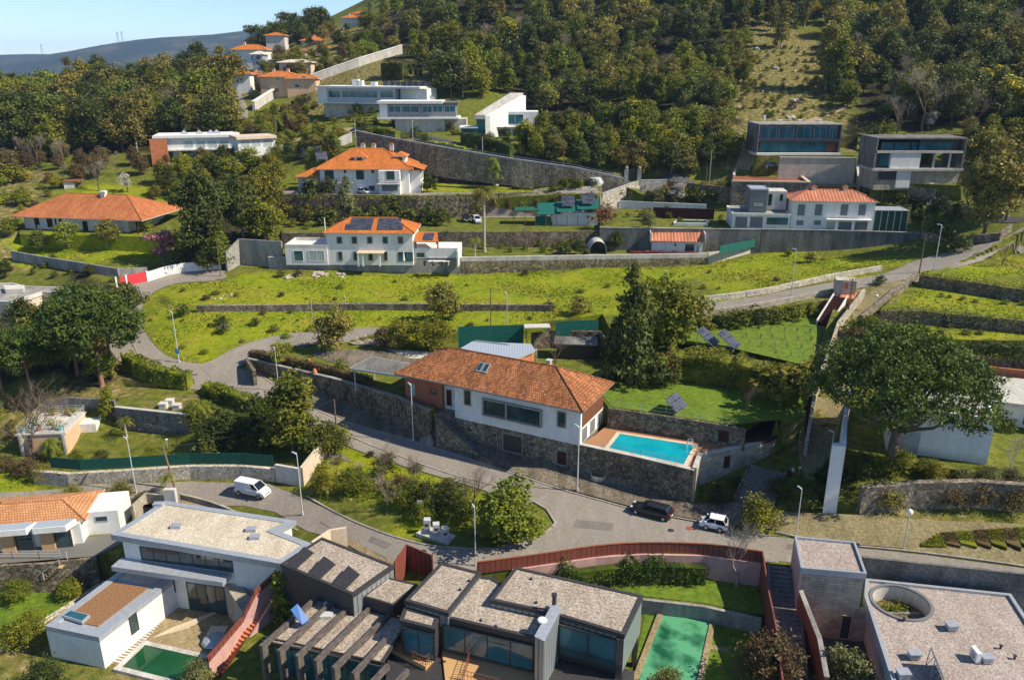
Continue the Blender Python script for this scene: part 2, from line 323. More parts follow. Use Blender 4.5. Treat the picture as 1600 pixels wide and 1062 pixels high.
def leafm(name, c1, c2, rnd=.26, sc_=.55):
    if name in ('f_dark','f_mid','f_olive','f_grey'): c1 = (c1[0]*1.55, c1[1]*1.45, c1[2]); c2 = (c2[0]*1.8, c2[1]*1.65, c2[2]*1.1)
    mat(name, c1, c2, sc_, coord='Object', rnd=rnd, trans=.22, rough=.55, spec=.25, detail=3)
leafm('f_dark', (.028,.042,.011), (.075,.092,.020))
leafm('f_mid', (.060,.085,.011), (.15,.165,.020))
leafm('f_lime', (.12,.145,.010), (.22,.225,.018))
leafm('f_olive', (.070,.074,.022), (.165,.150,.040))
leafm('f_grey', (.07,.085,.04), (.15,.16,.08))
leafm('f_pine', (.034,.066,.010), (.125,.17,.022), .1)
leafm('f_bronze', (.10,.07,.026), (.18,.125,.05))
leafm('f_yellow', (.38,.33,.008), (.58,.49,.016), .1)
leafm('f_gold', (.15,.15,.012), (.27,.25,.02))
leafm('f_pink', (.36,.13,.15), (.50,.22,.24), .05)
leafm('f_white', (.45,.42,.36), (.6,.58,.5), .05)
leafm('f_red', (.16,.05,.03), (.25,.08,.04))
leafm('f_ivy', (.03,.055,.008), (.10,.125,.014))
mat('twig', (.13,.10,.075), (.24,.19,.14), 2, coord='Object')
mat('palettwig', (.30,.25,.19), (.42,.36,.28), 2, coord='Object')
# ---------------------------------------------------------------- building library
COL = sc.collection
def thing(name, label, cat, loc=(0,0,0), group=None):
    o = bpy.data.objects.new(name, None); COL.objects.link(o); o.empty_display_size = .2
    o.location = loc; o['label'] = label; o['category'] = cat
    if group: o['group'] = group
    return o
def tag(o, label, cat, group=None, kind=None):
    if kind: o['kind'] = kind
    if label: o['label'] = label
    if cat: o['category'] = cat
    if group: o['group'] = group
    return o
def org(o):
    v = Vector((0, 0, 0))
    while o is not None: v += Vector(o.location); o = o.parent
    return v
class MB:
    def __init__(s): s.v = []; s.f = []; s.m = []; s.mats = []; s.cur = 0
    def mt(s, name):
        if name not in s.mats: s.mats.append(name)
        s.cur = s.mats.index(name); return s
    def add(s, vs_, fs):
        k = len(s.v); s.v += [tuple(a) for a in vs_]
        for f in fs: s.f.append(tuple(k+i for i in f)); s.m.append(s.cur)
        return s
    def hexa(s, b, t):      # b, t: four bottom, four top points (ccw from above)
        return s.add(list(b)+list(t), [(3,2,1,0),(4,5,6,7),(0,1,5,4),(1,2,6,5),(2,3,7,6),(3,0,4,7)])
    def box(s, x0, x1, y0, y1, z0, z1, W=None):
        W = W or (lambda x, y, z: (x, y, z))
        return s.hexa([W(x0,y0,z0),W(x1,y0,z0),W(x1,y1,z0),W(x0,y1,z0)], [W(x0,y0,z1),W(x1,y0,z1),W(x1,y1,z1),W(x0,y1,z1)])
    def prism(s, poly, z0, z1):
        n = len(poly); a = sum(poly[i][0]*poly[(i+1)%n][1]-poly[(i+1)%n][0]*poly[i][1] for i in range(n))
        if a < 0: poly = poly[::-1]
        f0 = z0 if callable(z0) else (lambda x, y: z0); f1 = z1 if callable(z1) else (lambda x, y: z1)
        b = [(p[0], p[1], f0(p[0], p[1])) for p in poly]; t = [(p[0], p[1], f1(p[0], p[1])) for p in poly]
        return s.add(b+t, [tuple(range(n))[::-1], tuple(range(n, 2*n))]+[(i, (i+1)%n, n+(i+1)%n, n+i) for i in range(n)])
    def tube(s, pts, rad, n=6, cap=True):
        pts = [Vector(p) for p in pts]
        if not isinstance(rad, (list, tuple)): rad = [rad]*len(pts)
        k = len(s.v); ref = None
        for i, p in enumerate(pts):
            d = (pts[min(i+1, len(pts)-1)]-pts[max(i-1, 0)])
            d = d.normalized() if d.length > 1e-6 else Vector((0,0,1))
            if ref is None: ref = d.orthogonal().normalized()
            ref = (ref-d*ref.dot(d)); ref = ref.normalized() if ref.length > 1e-5 else d.orthogonal().normalized()
            q = d.cross(ref)
            for j in range(n):
                a = 2*math.pi*j/n; s.v.append(tuple(p+(ref*math.cos(a)+q*math.sin(a))*rad[i]))
        for i in range(len(pts)-1):
            for j in range(n):
                s.f.append((k+i*n+j, k+i*n+(j+1)%n, k+(i+1)*n+(j+1)%n, k+(i+1)*n+j)); s.m.append(s.cur)
        if cap:
            s.f.append(tuple(k+j for j in range(n))[::-1]); s.m.append(s.cur)
            e = k+(len(pts)-1)*n; s.f.append(tuple(e+j for j in range(n))); s.m.append(s.cur)
        return s
    def ball(s, c, r, n=8, m=6, sq=1.0):
        pts = []; rad = []
        for i in range(m+1):
            a = math.pi*i/m; pts.append((c[0], c[1], c[2]-math.cos(a)*r*sq)); rad.append(max(math.sin(a)*r, .001))
        return s.tube(pts, rad, n)
    def build(s, name, parent=None, smooth=False, label=None, uv=True):
        me = bpy.data.meshes.new(name); o_ = org(parent) if parent is not None else Vector((0, 0, 0))
        if parent is None and s.v:
            a = np.array(s.v); o_ = Vector(((a[:,0].min()+a[:,0].max())/2, (a[:,1].min()+a[:,1].max())/2, a[:,2].min()))
        me.from_pydata([(v[0]-o_.x, v[1]-o_.y, v[2]-o_.z) for v in s.v], [], s.f)
        for k in s.mats: me.materials.append(MT[k])
        me.polygons.foreach_set('material_index', s.m)
        if smooth: me.polygons.foreach_set('use_smooth', [True]*len(s.f))
        me.update()
        if uv: auto_uv(me, o_)
        o = bpy.data.objects.new(name, me); COL.objects.link(o)
        if parent is not None: o.parent = parent
        else: o.location = o_
        if label: o['label'] = label
        return o
def auto_uv(me, o_):
    ul = me.uv_layers.new(name='UVMap'); n = len(me.loops); out = np.zeros(n*2)
    vs_ = me.vertices
    for p in me.polygons:
        nn = p.normal
        if abs(nn.z) > .985: u = Vector((1,0,0)); v = Vector((0,1,0))
        else: u = Vector((-nn.y, nn.x, 0)).normalized(); v = nn.cross(u)
        for li in p.loop_indices:
            c = vs_[me.loops[li].vertex_index].co+o_; out[2*li] = c.dot(u); out[2*li+1] = c.dot(v)
    ul.data.foreach_set('uv', out)
def copytree(o, loc=None, rz=0, sc_=None, label=None, parent=None, group=None):
    c = o.copy(); COL.objects.link(c)
    if parent is not None: c.parent = parent
    if loc is not None: c.location = loc; c.rotation_euler = (0, 0, rz)
    if sc_: c.scale = sc_ if isinstance(sc_, tuple) else (sc_,)*3
    if label: c['label'] = label
    if group: c['group'] = group
    for ch in o.children: copytree(ch, parent=c)
    return c
def smoothline(pts, step=1.0, closed=False):
    pts = [Vector((p[0], p[1], 0)) for p in pts]; out = []; n = len(pts)
    rngi = range(n) if closed else range(n-1)
    for i in rngi:
        if closed: p0, p1, p2, p3 = pts[i-1], pts[i], pts[(i+1)%n], pts[(i+2)%n]
        else: p0, p1, p2, p3 = pts[max(i-1,0)], pts[i], pts[i+1], pts[min(i+2,n-1)]
        k = max(1, int((p2-p1).length/step))
        for j in range(k):
            t = j/k; out.append(.5*((2*p1)+(p2-p0)*t+(2*p0-5*p1+4*p2-p3)*t*t+(3*p1-p0-3*p2+p3)*t*t*t))
    if not closed: out.append(pts[-1])
    return out
def patch(name, poly, m, off, smooth=True, step=1.2, thick=0, z=None):
    """a sheet that follows the ground inside an outline (list of world points)"""
    if smooth: poly = smoothline(poly, 2.0, True)
    bm = bmesh.new(); vs_ = [bm.verts.new((p[0], p[1], 0)) for p in poly]; f = bm.faces.new(vs_)
    if f.normal.z < 0 or True:
        bm.normal_update()
        if f.normal.z < 0: f.normal_flip()
    bmesh.ops.triangulate(bm, faces=bm.faces[:], ngon_method='EAR_CLIP')
    xs = [v.co.x for v in bm.verts]; ys = [v.co.y for v in bm.verts]
    if z is None:
        for ax, lo, hi in ((0, min(xs), max(xs)), (1, min(ys), max(ys))):
            c = math.floor(lo/step)*step+step
            while c < hi:
                pl = (c, 0, 0) if ax == 0 else (0, c, 0); no = (1,0,0) if ax == 0 else (0,1,0)
                bmesh.ops.bisect_plane(bm, geom=bm.verts[:]+bm.edges[:]+bm.faces[:], plane_co=pl, plane_no=no, dist=1e-5); c += step
    a = np.array([(v.co.x, v.co.y) for v in bm.verts]); h = Hg(a[:,0], a[:,1]) if z is None else np.full(len(a), z)
    for v, q in zip(bm.verts, h): v.co.z = q+off
    me = bpy.data.meshes.new(name); bm.normal_update()
    for f in bm.faces:
        if f.normal.z < 0: f.normal_flip()
    bm.to_mesh(me); bm.free(); me.materials.append(MT[m])
    o = bpy.data.objects.new(name, me); COL.objects.link(o); return o
def gpx(*px): return [G(a[0], a[1]) if len(a) == 2 else atz(*a) for a in px]
def wallstrip(mb, pts, th, z0, z1, both=0.0):
    """wall along world points; z0/z1 number, list or function(x,y); mitred"""
    n = len(pts); P_ = [Vector((p[0], p[1], 0)) for p in pts]; L = []; Rr = []
    for i in range(n):
        d1 = (P_[i]-P_[i-1]).normalized() if i else (P_[1]-P_[0]).normalized(); d2 = (P_[i+1]-P_[i]).normalized() if i < n-1 else d1
        d = (d1+d2); d = d.normalized() if d.length > 1e-5 else d1; nn = Vector((-d.y, d.x, 0)); k = 1/max(.5, nn.dot(Vector((-d1.y, d1.x, 0))))
        L.append(P_[i]+nn*th/2*k); Rr.append(P_[i]-nn*th/2*k)
    def ev(z, i, p): return z(p.x, p.y) if callable(z) else (z[i] if isinstance(z, (list, tuple)) else z)
    vs_ = []
    for i in range(n):
        a, b = L[i], Rr[i]; c = P_[i]; b0 = ev(z0, i, c); t = ev(z1, i, c)
        vs_ += [(a.x,a.y,b0),(b.x,b.y,b0),(b.x,b.y,t),(a.x,a.y,t)]
    fs = [(3,2,1,0)]
    for i in range(n-1):
        k = 4*i
        for a, b in ((0,1),(1,2),(2,3),(3,0)): fs.append((k+a, k+b, k+4+b, k+4+a))
    k = 4*(n-1); fs.append((k,k+1,k+2,k+3))
    return mb.add(vs_, fs)
def wall(name, label, pts, th, z0, z1, m, cat='wall', cope=None, group=None, parent=None):
    mb = MB().mt(m); wallstrip(mb, pts, th, z0, z1)
    if cope is None:
        o = mb.build(name, parent)
        return tag(o, label, cat, group) if parent is None else o
    c = thing(name, label, cat, pts[0], group) if parent is None else parent
    mb.build('wall_body' if parent is None else name, c)
    cm, ch, ov = cope; k = MB().mt(cm)
    zz = z1 if callable(z1) else None
    if zz: wallstrip(k, pts, th+ov, lambda x, y: zz(x, y)+.003, lambda x, y: zz(x, y)+ch)
    else:
        a = [q+.003 for q in z1] if isinstance(z1, (list, tuple)) else z1+.003; b = [q+ch for q in z1] if isinstance(z1, (list, tuple)) else z1+ch
        wallstrip(k, pts, th+ov, a, b)
    k.build('coping', c); return c
def inset(poly, d):
    n = len(poly); a = sum(poly[i][0]*poly[(i+1)%n][1]-poly[(i+1)%n][0]*poly[i][1] for i in range(n)); sgn = 1 if a > 0 else -1; out = []
    for i in range(n):
        p0, p1, p2 = [Vector((poly[j][0], poly[j][1], 0)) for j in ((i-1)%n, i, (i+1)%n)]
        d1 = (p1-p0).normalized(); d2 = (p2-p1).normalized(); n1 = Vector((-d1.y, d1.x, 0))*sgn; n2 = Vector((-d2.y, d2.x, 0))*sgn
        b = (n1+n2).normalized(); out.append(p1+b*d/max(.35, b.dot(n1)))
    return out
def ring(mb, poly, w_, z0, z1):
    inn = inset(poly, w_); n = len(poly)
    for i in range(n):
        j = (i+1)%n; a, b, c, d = poly[i], poly[j], inn[j], inn[i]
        q = [(a[0],a[1]),(b[0],b[1]),(c[0],c[1]),(d[0],d[1])]
        ar = sum(q[k][0]*q[(k+1)%4][1]-q[(k+1)%4][0]*q[k][1] for k in range(4))
        if ar < 0: q = q[::-1]
        mb.hexa([(x, y, z0) for x, y in q], [(x, y, z1) for x, y in q])
    return mb
def flatroof(th, poly, z, top='gravelroof', edge='parapet', slab=.35, par=.28, w_=.32, over=.0, name='roof'):
    """flat roof: slab, gravel or other bed, parapet"""
    p = inset(poly, -over) if over else poly
    r = MB().mt(edge).prism(p, z-slab, z-.06).build(name, th)
    MB().mt(top).prism(inset(p, w_-.01), z-.055, z+.02).build('roof_bed', r)
    ring(MB().mt(edge), p, w_, z-.057, z+par).build('parapet', r)
    return r
def wplane(P0, P1, px, py):
    d = ray(px, py); n = Vector((P1.y-P0.y, -(P1.x-P0.x), 0)); t = n.dot(Vector((P0.x, P0.y, 0)))/n.dot(Vector((d.x, d.y, 0)))
    h = Vector((d.x*t, d.y*t, CZ+d.z*t)); u = Vector((P1.x-P0.x, P1.y-P0.y, 0)); L = u.length
    return (h-Vector((P0.x, P0.y, h.z))).dot(u/L), h.z
def win(th, P0, P1, x0, x1, z0, z1, glass='glass', frame='dark', nx=1, ny=1, fw=.08, proud=.06, name='window', inside=False):
    """framed window on the vertical wall through P0->P1 (outside on the right hand of P0->P1)"""
    u = Vector((P1.x-P0.x, P1.y-P0.y, 0)).normalized(); n = Vector((u.y, -u.x, 0))
    def W(x, y, z): q = Vector((P0.x, P0.y, 0))+u*x+n*(-y); return (q.x, q.y, z)
    x0, x1 = min(x0,x1), max(x0,x1); z0, z1 = min(z0,z1), max(z0,z1)
    f = MB().mt(frame)
    f.box(x0,x1,-proud,-.003,z0,z0+fw,W).box(x0,x1,-proud,-.003,z1-fw,z1,W).box(x0,x0+fw,-proud,-.003,z0+fw,z1-fw,W).box(x1-fw,x1,-proud,-.003,z0+fw,z1-fw,W)
    for i in range(1, nx): c = x0+(x1-x0)*i/nx; f.box(c-fw*.4,c+fw*.4,-proud*.95,-.003,z0+fw,z1-fw,W)
    for i in range(1, ny): c = z0+(z1-z0)*i/ny; f.box(x0+fw,x1-fw,-proud*.9,-.003,c-fw*.35,c+fw*.35,W)
    o = f.build(name, th)
    MB().mt(glass).box(x0+fw*.6,x1-fw*.6,-proud*.45,-.004,z0+fw*.6,z1-fw*.6,W).build('pane', o)
    return o
def winpx(th, P0, P1, a, b, c, d, **k):
    m = (a+c)/2; q = (b+d)/2
    x0, _ = wplane(P0, P1, a, q); x1, _ = wplane(P0, P1, c, q); _, z1 = wplane(P0, P1, m, b); _, z0 = wplane(P0, P1, m, d)
    return win(th, P0, P1, x0, x1, z0, z1, **k)
def railing(th, pts, h, m='lampmetal', name='railing', step=1.5, bars=2, r=.025):
    mb = MB().mt(m); pts = [Vector(p) for p in pts]
    for k in range(bars+1):
        hh = h*(k+1)/(bars+1) if k < bars else h
        mb.tube([p+Vector((0,0,hh)) for p in pts], r, 4)
    for a, b in zip(pts[:-1], pts[1:]):
        n = max(1, int((b-a).length/step))
        for i in range(n+1): p = a.lerp(b, i/n); mb.tube([p, p+Vector((0,0,h))], r, 4)
    return mb.build(name, th)
class Fr:   # local frame: A->B is the front foot line, y goes back, z up
    def __init__(s, A, B, z):
        s.A = Vector((A.x, A.y, z)); s.u = Vector((B.x-A.x, B.y-A.y, 0)); s.L = s.u.length; s.u /= s.L; s.n = Vector((-s.u.y, s.u.x, 0)); s.z = z
    def W(s, x, y, z): q = s.A+s.u*x+s.n*y; return (q.x, q.y, s.z+z)
    def P(s, x, y, z=0): return Vector(s.W(x, y, z))
    def x(s, px, py, y=0): return wplane(s.P(0,y), s.P(s.L,y), px, py)
    def edge(s, face, D):
        return {'f': (s.P(0,0), s.P(s.L,0)), 'r': (s.P(s.L,0), s.P(s.L,D)), 'l': (s.P(0,D), s.P(0,0)), 'b': (s.P(s.L,D), s.P(0,D))}[face]
def hiproof(th, F, x0, x1, y0, y1, z, h, m='newtile', over=.5, gable=False, cap=True, edge='offwhite', name='roof', hipk=1.0):
    x0 -= over; x1 += over; y0 -= over; y1 += over; W = F.W; w_ = y1-y0; L = x1-x0
    if L >= w_:
        k = 0 if gable else min(w_/2*hipk, L/2-.01); r0, r1 = (x0+k, (y0+y1)/2), (x1-k, (y0+y1)/2)
        quads = [((x0,y0),(x1,y0),r1,r0), ((x1,y1),(x0,y1),r0,r1)]; tris = [((x1,y0),(x1,y1),r1), ((x0,y1),(x0,y0),r0)]
    else:
        k = 0 if gable else min(L/2*hipk, w_/2-.01); r0, r1 = ((x0+x1)/2, y0+k), ((x0+x1)/2, y1-k)
        quads = [((x1,y0),(x1,y1),r1,r0), ((x0,y1),(x0,y0),r0,r1)]; tris = [((x0,y0),(x1,y0),r0), ((x1,y1),(x0,y1),r1)]
    mb = MB().mt(m)
    def zz(p): return z+h if p in (r0, r1) else z
    for q in quads+([] if gable else tris):
        mb.add([W(p[0], p[1], zz(p)) for p in q], [tuple(range(len(q)))])
    mb.mt(edge)
    if gable:
        for q in tris: mb.add([W(p[0], p[1], zz(p)) for p in q], [(0,1,2)])
    mb.box(x0+.02,x1-.02,y0+.02,y1-.02,z-.14,z-.01,W)
    r = mb.build(name, th)
    if cap:
        c = MB().mt(m); c.tube([W(r0[0],r0[1],z+h+.02), W(r1[0],r1[1],z+h+.02)], .11, 6)
        if not gable:
            for a, b in (((x0,y0),r0),((x1,y0),r0 if L < w_ else r1),((x1,y1),r1),((x0,y1),r1 if L < w_ else r0)):
                c.tube([W(a[0],a[1],z+.04), W(b[0],b[1],z+h+.03)], .10, 6)
        c.build('ridge_tiles', r)
    return r
def chimney(th, F, x, y, z, h, w_=.7, m='offwhite', top='newtile'):
    o = MB().mt(m).box(x-w_/2,x+w_/2,y-w_/2,y+w_/2,z,z+h,F.W).build('chimney', th)
    MB().mt(top).box(x-w_/2-.1,x+w_/2+.1,y-w_/2-.1,y+w_/2+.1,z+h+.003,z+h+.12,F.W).box(x-w_/3,x+w_/3,y-w_/3,y+w_/3,z+h+.12,z+h+.3,F.W).build('chimney_cap', o); return o
# ---------------------------------------------------------------- foliage
def leafmesh(name, seed, lobes, n, size, fm, clump=14, spread=.55, fill=.25, droop=0.0, flat=0.0, mix=None, aspect=1.6):
    """many leaf-sized faces in clumps over the volume of the lobes (cx,cy,cz,rx,ry,rz)"""
    rg = np.random.default_rng(seed); lb = np.array(lobes, float)
    area = (lb[:,3]*lb[:,4]+lb[:,4]*lb[:,5]+lb[:,3]*lb[:,5]); pr = area/area.sum()
    nc = max(1, n//clump); li = rg.choice(len(lb), nc, p=pr); d = rg.normal(size=(nc,3)); d /= np.linalg.norm(d, axis=1)[:,None]
    low = d[:,2] < -.5; d[low, 2] *= .4
    rad = np.where(rg.random(nc) < fill, rg.uniform(.35,.85,nc), rg.uniform(.86,1.1,nc)); cen = lb[li,:3]+d*lb[li,3:6]*rad[:,None]
    csz = rg.uniform(.6,1.5,nc)*spread
    ci = rg.integers(0, nc, n); off = rg.normal(size=(n,3))*csz[ci][:,None]*.5; off[:,2] *= .7
    c = cen[ci]+off; out = d[ci]
    nrm = out*.7+rg.normal(size=(n,3))*.75+np.array([0,0,.35]); nrm[:,2] += flat*2; nrm /= np.linalg.norm(nrm,axis=1)[:,None]
    t = rg.normal(size=(n,3)); t[:,2] -= droop*3; t -= nrm*(t*nrm).sum(1)[:,None]; t /= np.linalg.norm(t,axis=1)[:,None]+1e-9; b = np.cross(nrm, t)
    s = size*rg.uniform(.6,1.35,n)[:,None]; a = t*s*aspect*.5; e = b*s*.42
    V = np.stack([c-a, c+e-a*.1, c+a, c-e-a*.1], 1).reshape(-1,3)
    me = bpy.data.meshes.new(name); me.vertices.add(4*n); me.vertices.foreach_set('co', V.ravel())
    me.loops.add(4*n); me.loops.foreach_set('vertex_index', np.arange(4*n)); me.polygons.add(n)
    me.polygons.foreach_set('loop_start', np.arange(n)*4); me.polygons.foreach_set('loop_total', np.full(n,4))
    me.materials.append(MT[fm])
    if mix:
        me.materials.append(MT[mix[0]]); top = rg.random(nc)+.5*(d[:,2]-.2) > 1-mix[1]; me.polygons.foreach_set('material_index', (top[ci] & (rg.random(n) < .85)).astype(int))
    me.update(calc_edges=True); return me
def lobes_of(seed, kind, h, w_):
    r = random.Random(seed); L = []
    if kind == 'round':
        for i in range(11):
            a = r.uniform(0, 6.28); q = r.uniform(.1,.62)*w_; z = h*r.uniform(.2,.82); s = w_*r.uniform(.32,.50)*(1.1-.45*abs(z/h-.5))
            L.append((math.cos(a)*q, math.sin(a)*q, z, s, s, s*.8))
        L.append((0,0,h*.5,w_*.62,w_*.62,h*.34)); L.append((w_*.05,0,h*.84,w_*.34,w_*.34,h*.16))
    elif kind == 'tall':
        for i in range(12):
            z = h*r.uniform(.15,.93); q = w_*.45*(1.15-z/h)*r.uniform(.3,1.3); a = r.uniform(0,6.28); s = w_*r.uniform(.25,.42)
            L.append((math.cos(a)*q, math.sin(a)*q, z, s, s, s*1.1))
        L.append((0,0,h*.5,w_*.45,w_*.45,h*.42))
    elif kind == 'conifer':
        for i in range(26):
            z = h*(.05+.9*i/25); q = w_*(1-i/26.)**.8; m = max(3, int(7*(1-i/30)))
            a = r.uniform(0,6.28); L.append((math.cos(a)*q*.55, math.sin(a)*q*.55, z, q*.55+.25, q*.55+.25, h*.045))
        L.append((0,0,h*.35,w_*.6,w_*.6,h*.3))
    elif kind == 'column': L = [(0,0,h*.5,w_,w_,h*.5),(0,0,h*.3,w_*1.05,w_*1.05,h*.28)]
    elif kind == 'umbrella':
        for i in range(60):
            a = i*2.4; q = w_*math.sqrt((i+.5)/60)*.86; z = h*(.87-.45*(q/w_)**2.4+r.uniform(-.05,.04)); s = w_*r.uniform(.18,.25)
            L.append((math.cos(a)*q, math.sin(a)*q, z, s, s, s*.62))
            if i%2: L.append((math.cos(a)*q*.9, math.sin(a)*q*.9, z-.1*h, s*.9, s*.9, s*.5))
    elif kind == 'shrub':
        for i in range(6):
            a = r.uniform(0,6.28); q = w_*.45*r.random(); L.append((math.cos(a)*q, math.sin(a)*q, h*r.uniform(.35,.6), w_*.5, w_*.5, h*.42))
        L.append((0,0,h*.42,w_*.75,w_*.75,h*.45))
    elif kind == 'open':
        for i in range(16):
            a = r.uniform(0,6.28); q = w_*r.uniform(.25,.9); z = h*r.uniform(.35,.95); s = w_*r.uniform(.18,.3)
            L.append((math.cos(a)*q*(1.1-.5*z/h), math.sin(a)*q*(1.1-.5*z/h), z, s, s, s*.7))
    return L
def trunkmesh(name, seed, h, r0, lobes, m, fork=.35, nl=6, lean=.04):
    r = random.Random(seed); mb = MB().mt(m); top = h*.75; dx, dy = r.uniform(-lean,lean)*h, r.uniform(-lean,lean)*h
    def tp(t): return Vector((dx*t*t, dy*t*t, top*t))
    mb.tube([tp(t) for t in (-.02,.0,.05,.25,.5,.75,1)], [r0*1.5,r0*1.3,r0*1.05,r0*.85,r0*.65,r0*.4,r0*.15], 7)
    for i in range(nl):
        l = lobes[r.randrange(len(lobes))]; t = min(.9, max(fork, l[2]/h*.6+r.uniform(-.1,.05))); s = tp(t); e = Vector(l[:3])
        md = s.lerp(e,.5)+Vector((r.uniform(-.2,.2),r.uniform(-.2,.2),-.08*(e-s).length))
        mb.tube([s, md, e], [r0*.42,r0*.28,r0*.08], 5)
    return mb
PROTO = {}
def proto(key, shape, h, w_, fm, n, size, bark='bark', r0=.22, mix=None, seed=1, clump=14, spread=.55, fill=.25, fork=.3, droop=0, nl=6, flat=0, trunk=True, cname='crown'):
    lb = lobes_of(seed, shape, h, w_)
    PROTO[key] = dict(lb=lb, me=leafmesh('crown', seed, lb, n, size, fm, clump, spread, fill, droop, flat, mix), h=h, tr=None, col=fm)
    if trunk: PROTO[key]['tr'] = (trunkmesh('trunk', seed, h, r0, lb, bark, fork, nl))
def _mesh_of(mb, name):
    o = mb.build(name, None, smooth=True, uv=False); me = o.data; l = Vector(o.location); me.transform(Matrix.Translation(l)); bpy.data.objects.remove(o); return me
RT = random.Random(77)
def tree(key, name, label, cat, loc, h, wk=1.0, group=None, rz=None):
    p = PROTO[key]
    if p['tr'] is not None and not isinstance(p['tr'], bpy.types.Mesh): p['tr'] = _mesh_of(p['tr'], 'trunk')
    s = h/p['h']; t = thing(name, label, cat, (loc[0], loc[1], loc[2]-.05), group); t.rotation_euler = (0,0,RT.uniform(0,6.28) if rz is None else rz); t.scale = (s*wk, s*wk, s)
    c = bpy.data.objects.new('crown' if p['tr'] else 'foliage', p['me']); COL.objects.link(c); c.parent = t
    if p['tr']: k = bpy.data.objects.new('trunk', p['tr']); COL.objects.link(k); k.parent = t
    return t
def baremesh(seed, h, r0, m, depth=5, spread=.6, up=.35, nb=3, twig='twig'):
    r = random.Random(seed); mb = MB().mt(m); tw = MB().mt(twig)
    def br(p, d, L, rad, k):
        q = p.copy(); pts_ = [p.copy()]; dd = d.copy()
        for i in range(2):
            dd = (dd+Vector((r.uniform(-.2,.2), r.uniform(-.2,.2), r.uniform(-.05,.15)))).normalized(); q = q+dd*L/2; pts_.append(q.copy())
        (mb if k > 1 else tw).tube(pts_, [rad, rad*.8, rad*.6], 5 if k > 2 else 3, cap=False)
        if k == 0: return
        for i in range(nb+(1 if k <= 2 else 0)):
            nd = (dd+Vector((r.uniform(-1,1), r.uniform(-1,1), r.uniform(-.4,.8)+up))*spread).normalized()
            br(q if i < 2 else pts_[1], nd, L*r.uniform(.62,.88), rad*.52, k-1)
    L0 = h*.3; br(Vector((0,0,-.1)), Vector((0,0,1)), L0, r0, depth); return mb, tw
def bare(key, seed, h, r0, m='bark', twig='twig', **k):
    mb, tw = baremesh(seed, h, r0, m, twig=twig, **k); PROTO[key] = dict(h=h, bare=(_mesh_of(mb, 'trunk'), _mesh_of(tw, 'twigs')))
def baretree(key, name, label, loc, h, cat='tree', group=None, wk=1.0, rz=None):
    p = PROTO[key]; s = h/p['h']; t = thing(name, label, cat, (loc[0], loc[1], loc[2]), group); t.rotation_euler = (0,0,RT.uniform(0,6.28) if rz is None else rz); t.scale = (s*wk,s*wk,s)
    for me, nm in zip(p['bare'], ('trunk', 'twigs')): o = bpy.data.objects.new(nm, me); COL.objects.link(o); o.parent = t
    return t
def hedge(name, label, pts, w_, h, fm, n, size=.22, z=None, top_noise=.12, group=None, seed=3, cat='hedge', rough_=.12, core=True):
    """clipped or rough hedge along world points"""
    rg = np.random.default_rng(seed); P_ = [Vector((p[0],p[1],0)) for p in pts]; seg = [(a, b, (b-a).length) for a, b in zip(P_[:-1], P_[1:])]; tot = sum(s[2] for s in seg)
    t = rg.random(n)*tot; cum = np.cumsum([0]+[s[2] for s in seg]); k = np.clip(np.searchsorted(cum, t)-1, 0, len(seg)-1)
    ax = np.array([[s[0].x, s[0].y] for s in seg]); dx = np.array([[(s[1]-s[0]).x/s[2], (s[1]-s[0]).y/s[2]] for s in seg]); u = (t-cum[k])[:,None]
    base = ax[k]+dx[k]*u; side = np.stack([-dx[k][:,1], dx[k][:,0]],1)
    f = rg.random(n); per = 2*h+w_; q = f*per; s_ = np.where(q < h, -w_/2, np.where(q < h+w_, q-h-w_/2, w_/2)); zz = np.where(q < h, q, np.where(q < h+w_, h, per-q))
    wob = .5+.5*np.sin(t*1.3+np.sin(t*.7)*2+seed); s_ = s_*(1+rough_*wob); zz = zz*(1+top_noise*(wob-.5)*2)
    nx = np.where((q >= h) & (q < h+w_), 0, np.sign(s_)); nrm = side*nx[:,None]; nrm = np.concatenate([nrm, (nx == 0)[:,None]*1.0], 1)+rg.normal(size=(n,3))*.55; nrm /= np.linalg.norm(nrm,axis=1)[:,None]
    c2 = base+side*s_[:,None]+rg.normal(size=(n,2))*rough_*.8; g = Hg(c2[:,0], c2[:,1]) if z is None else np.full(n, z)
    if z is None: gb = Hg(base[:,0], base[:,1]); g = gb
    c = np.concatenate([c2, (g+zz)[:,None]],1)+rg.normal(size=(n,3))*[.0,.0,rough_*.6]
    tt = rg.normal(size=(n,3)); tt -= nrm*(tt*nrm).sum(1)[:,None]; tt /= np.linalg.norm(tt,axis=1)[:,None]; b = np.cross(nrm, tt); sz = size*rg.uniform(.6,1.4,n)[:,None]
    V = np.stack([c-tt*sz*.7, c+b*sz*.4, c+tt*sz*.7, c-b*sz*.4],1).reshape(-1,3); o_ = np.array([V[:,0].mean(), V[:,1].mean(), V[:,2].min()]); V = V-o_
    mb = MB().mt(fm)
    if core: wallstrip(mb, smoothline(P_, 1.5), w_*.86, (lambda x, y: H(x,y)-.1) if z is None else z-.1, (lambda x, y: H(x,y)+h*.93) if z is None else z+h*.93)
    CV = np.array(mb.v)-o_ if mb.v else np.zeros((0,3)); m0 = len(CV)
    me = bpy.data.meshes.new(name); fs = [tuple(f_) for f_ in mb.f]+[(m0+4*i, m0+4*i+1, m0+4*i+2, m0+4*i+3) for i in range(n)]
    me.from_pydata(np.concatenate([CV, V]).tolist(), [], fs); me.materials.append(MT[fm]); me.update()
    o = bpy.data.objects.new(name, me); COL.objects.link(o); o.location = o_; return tag(o, label, cat, group)
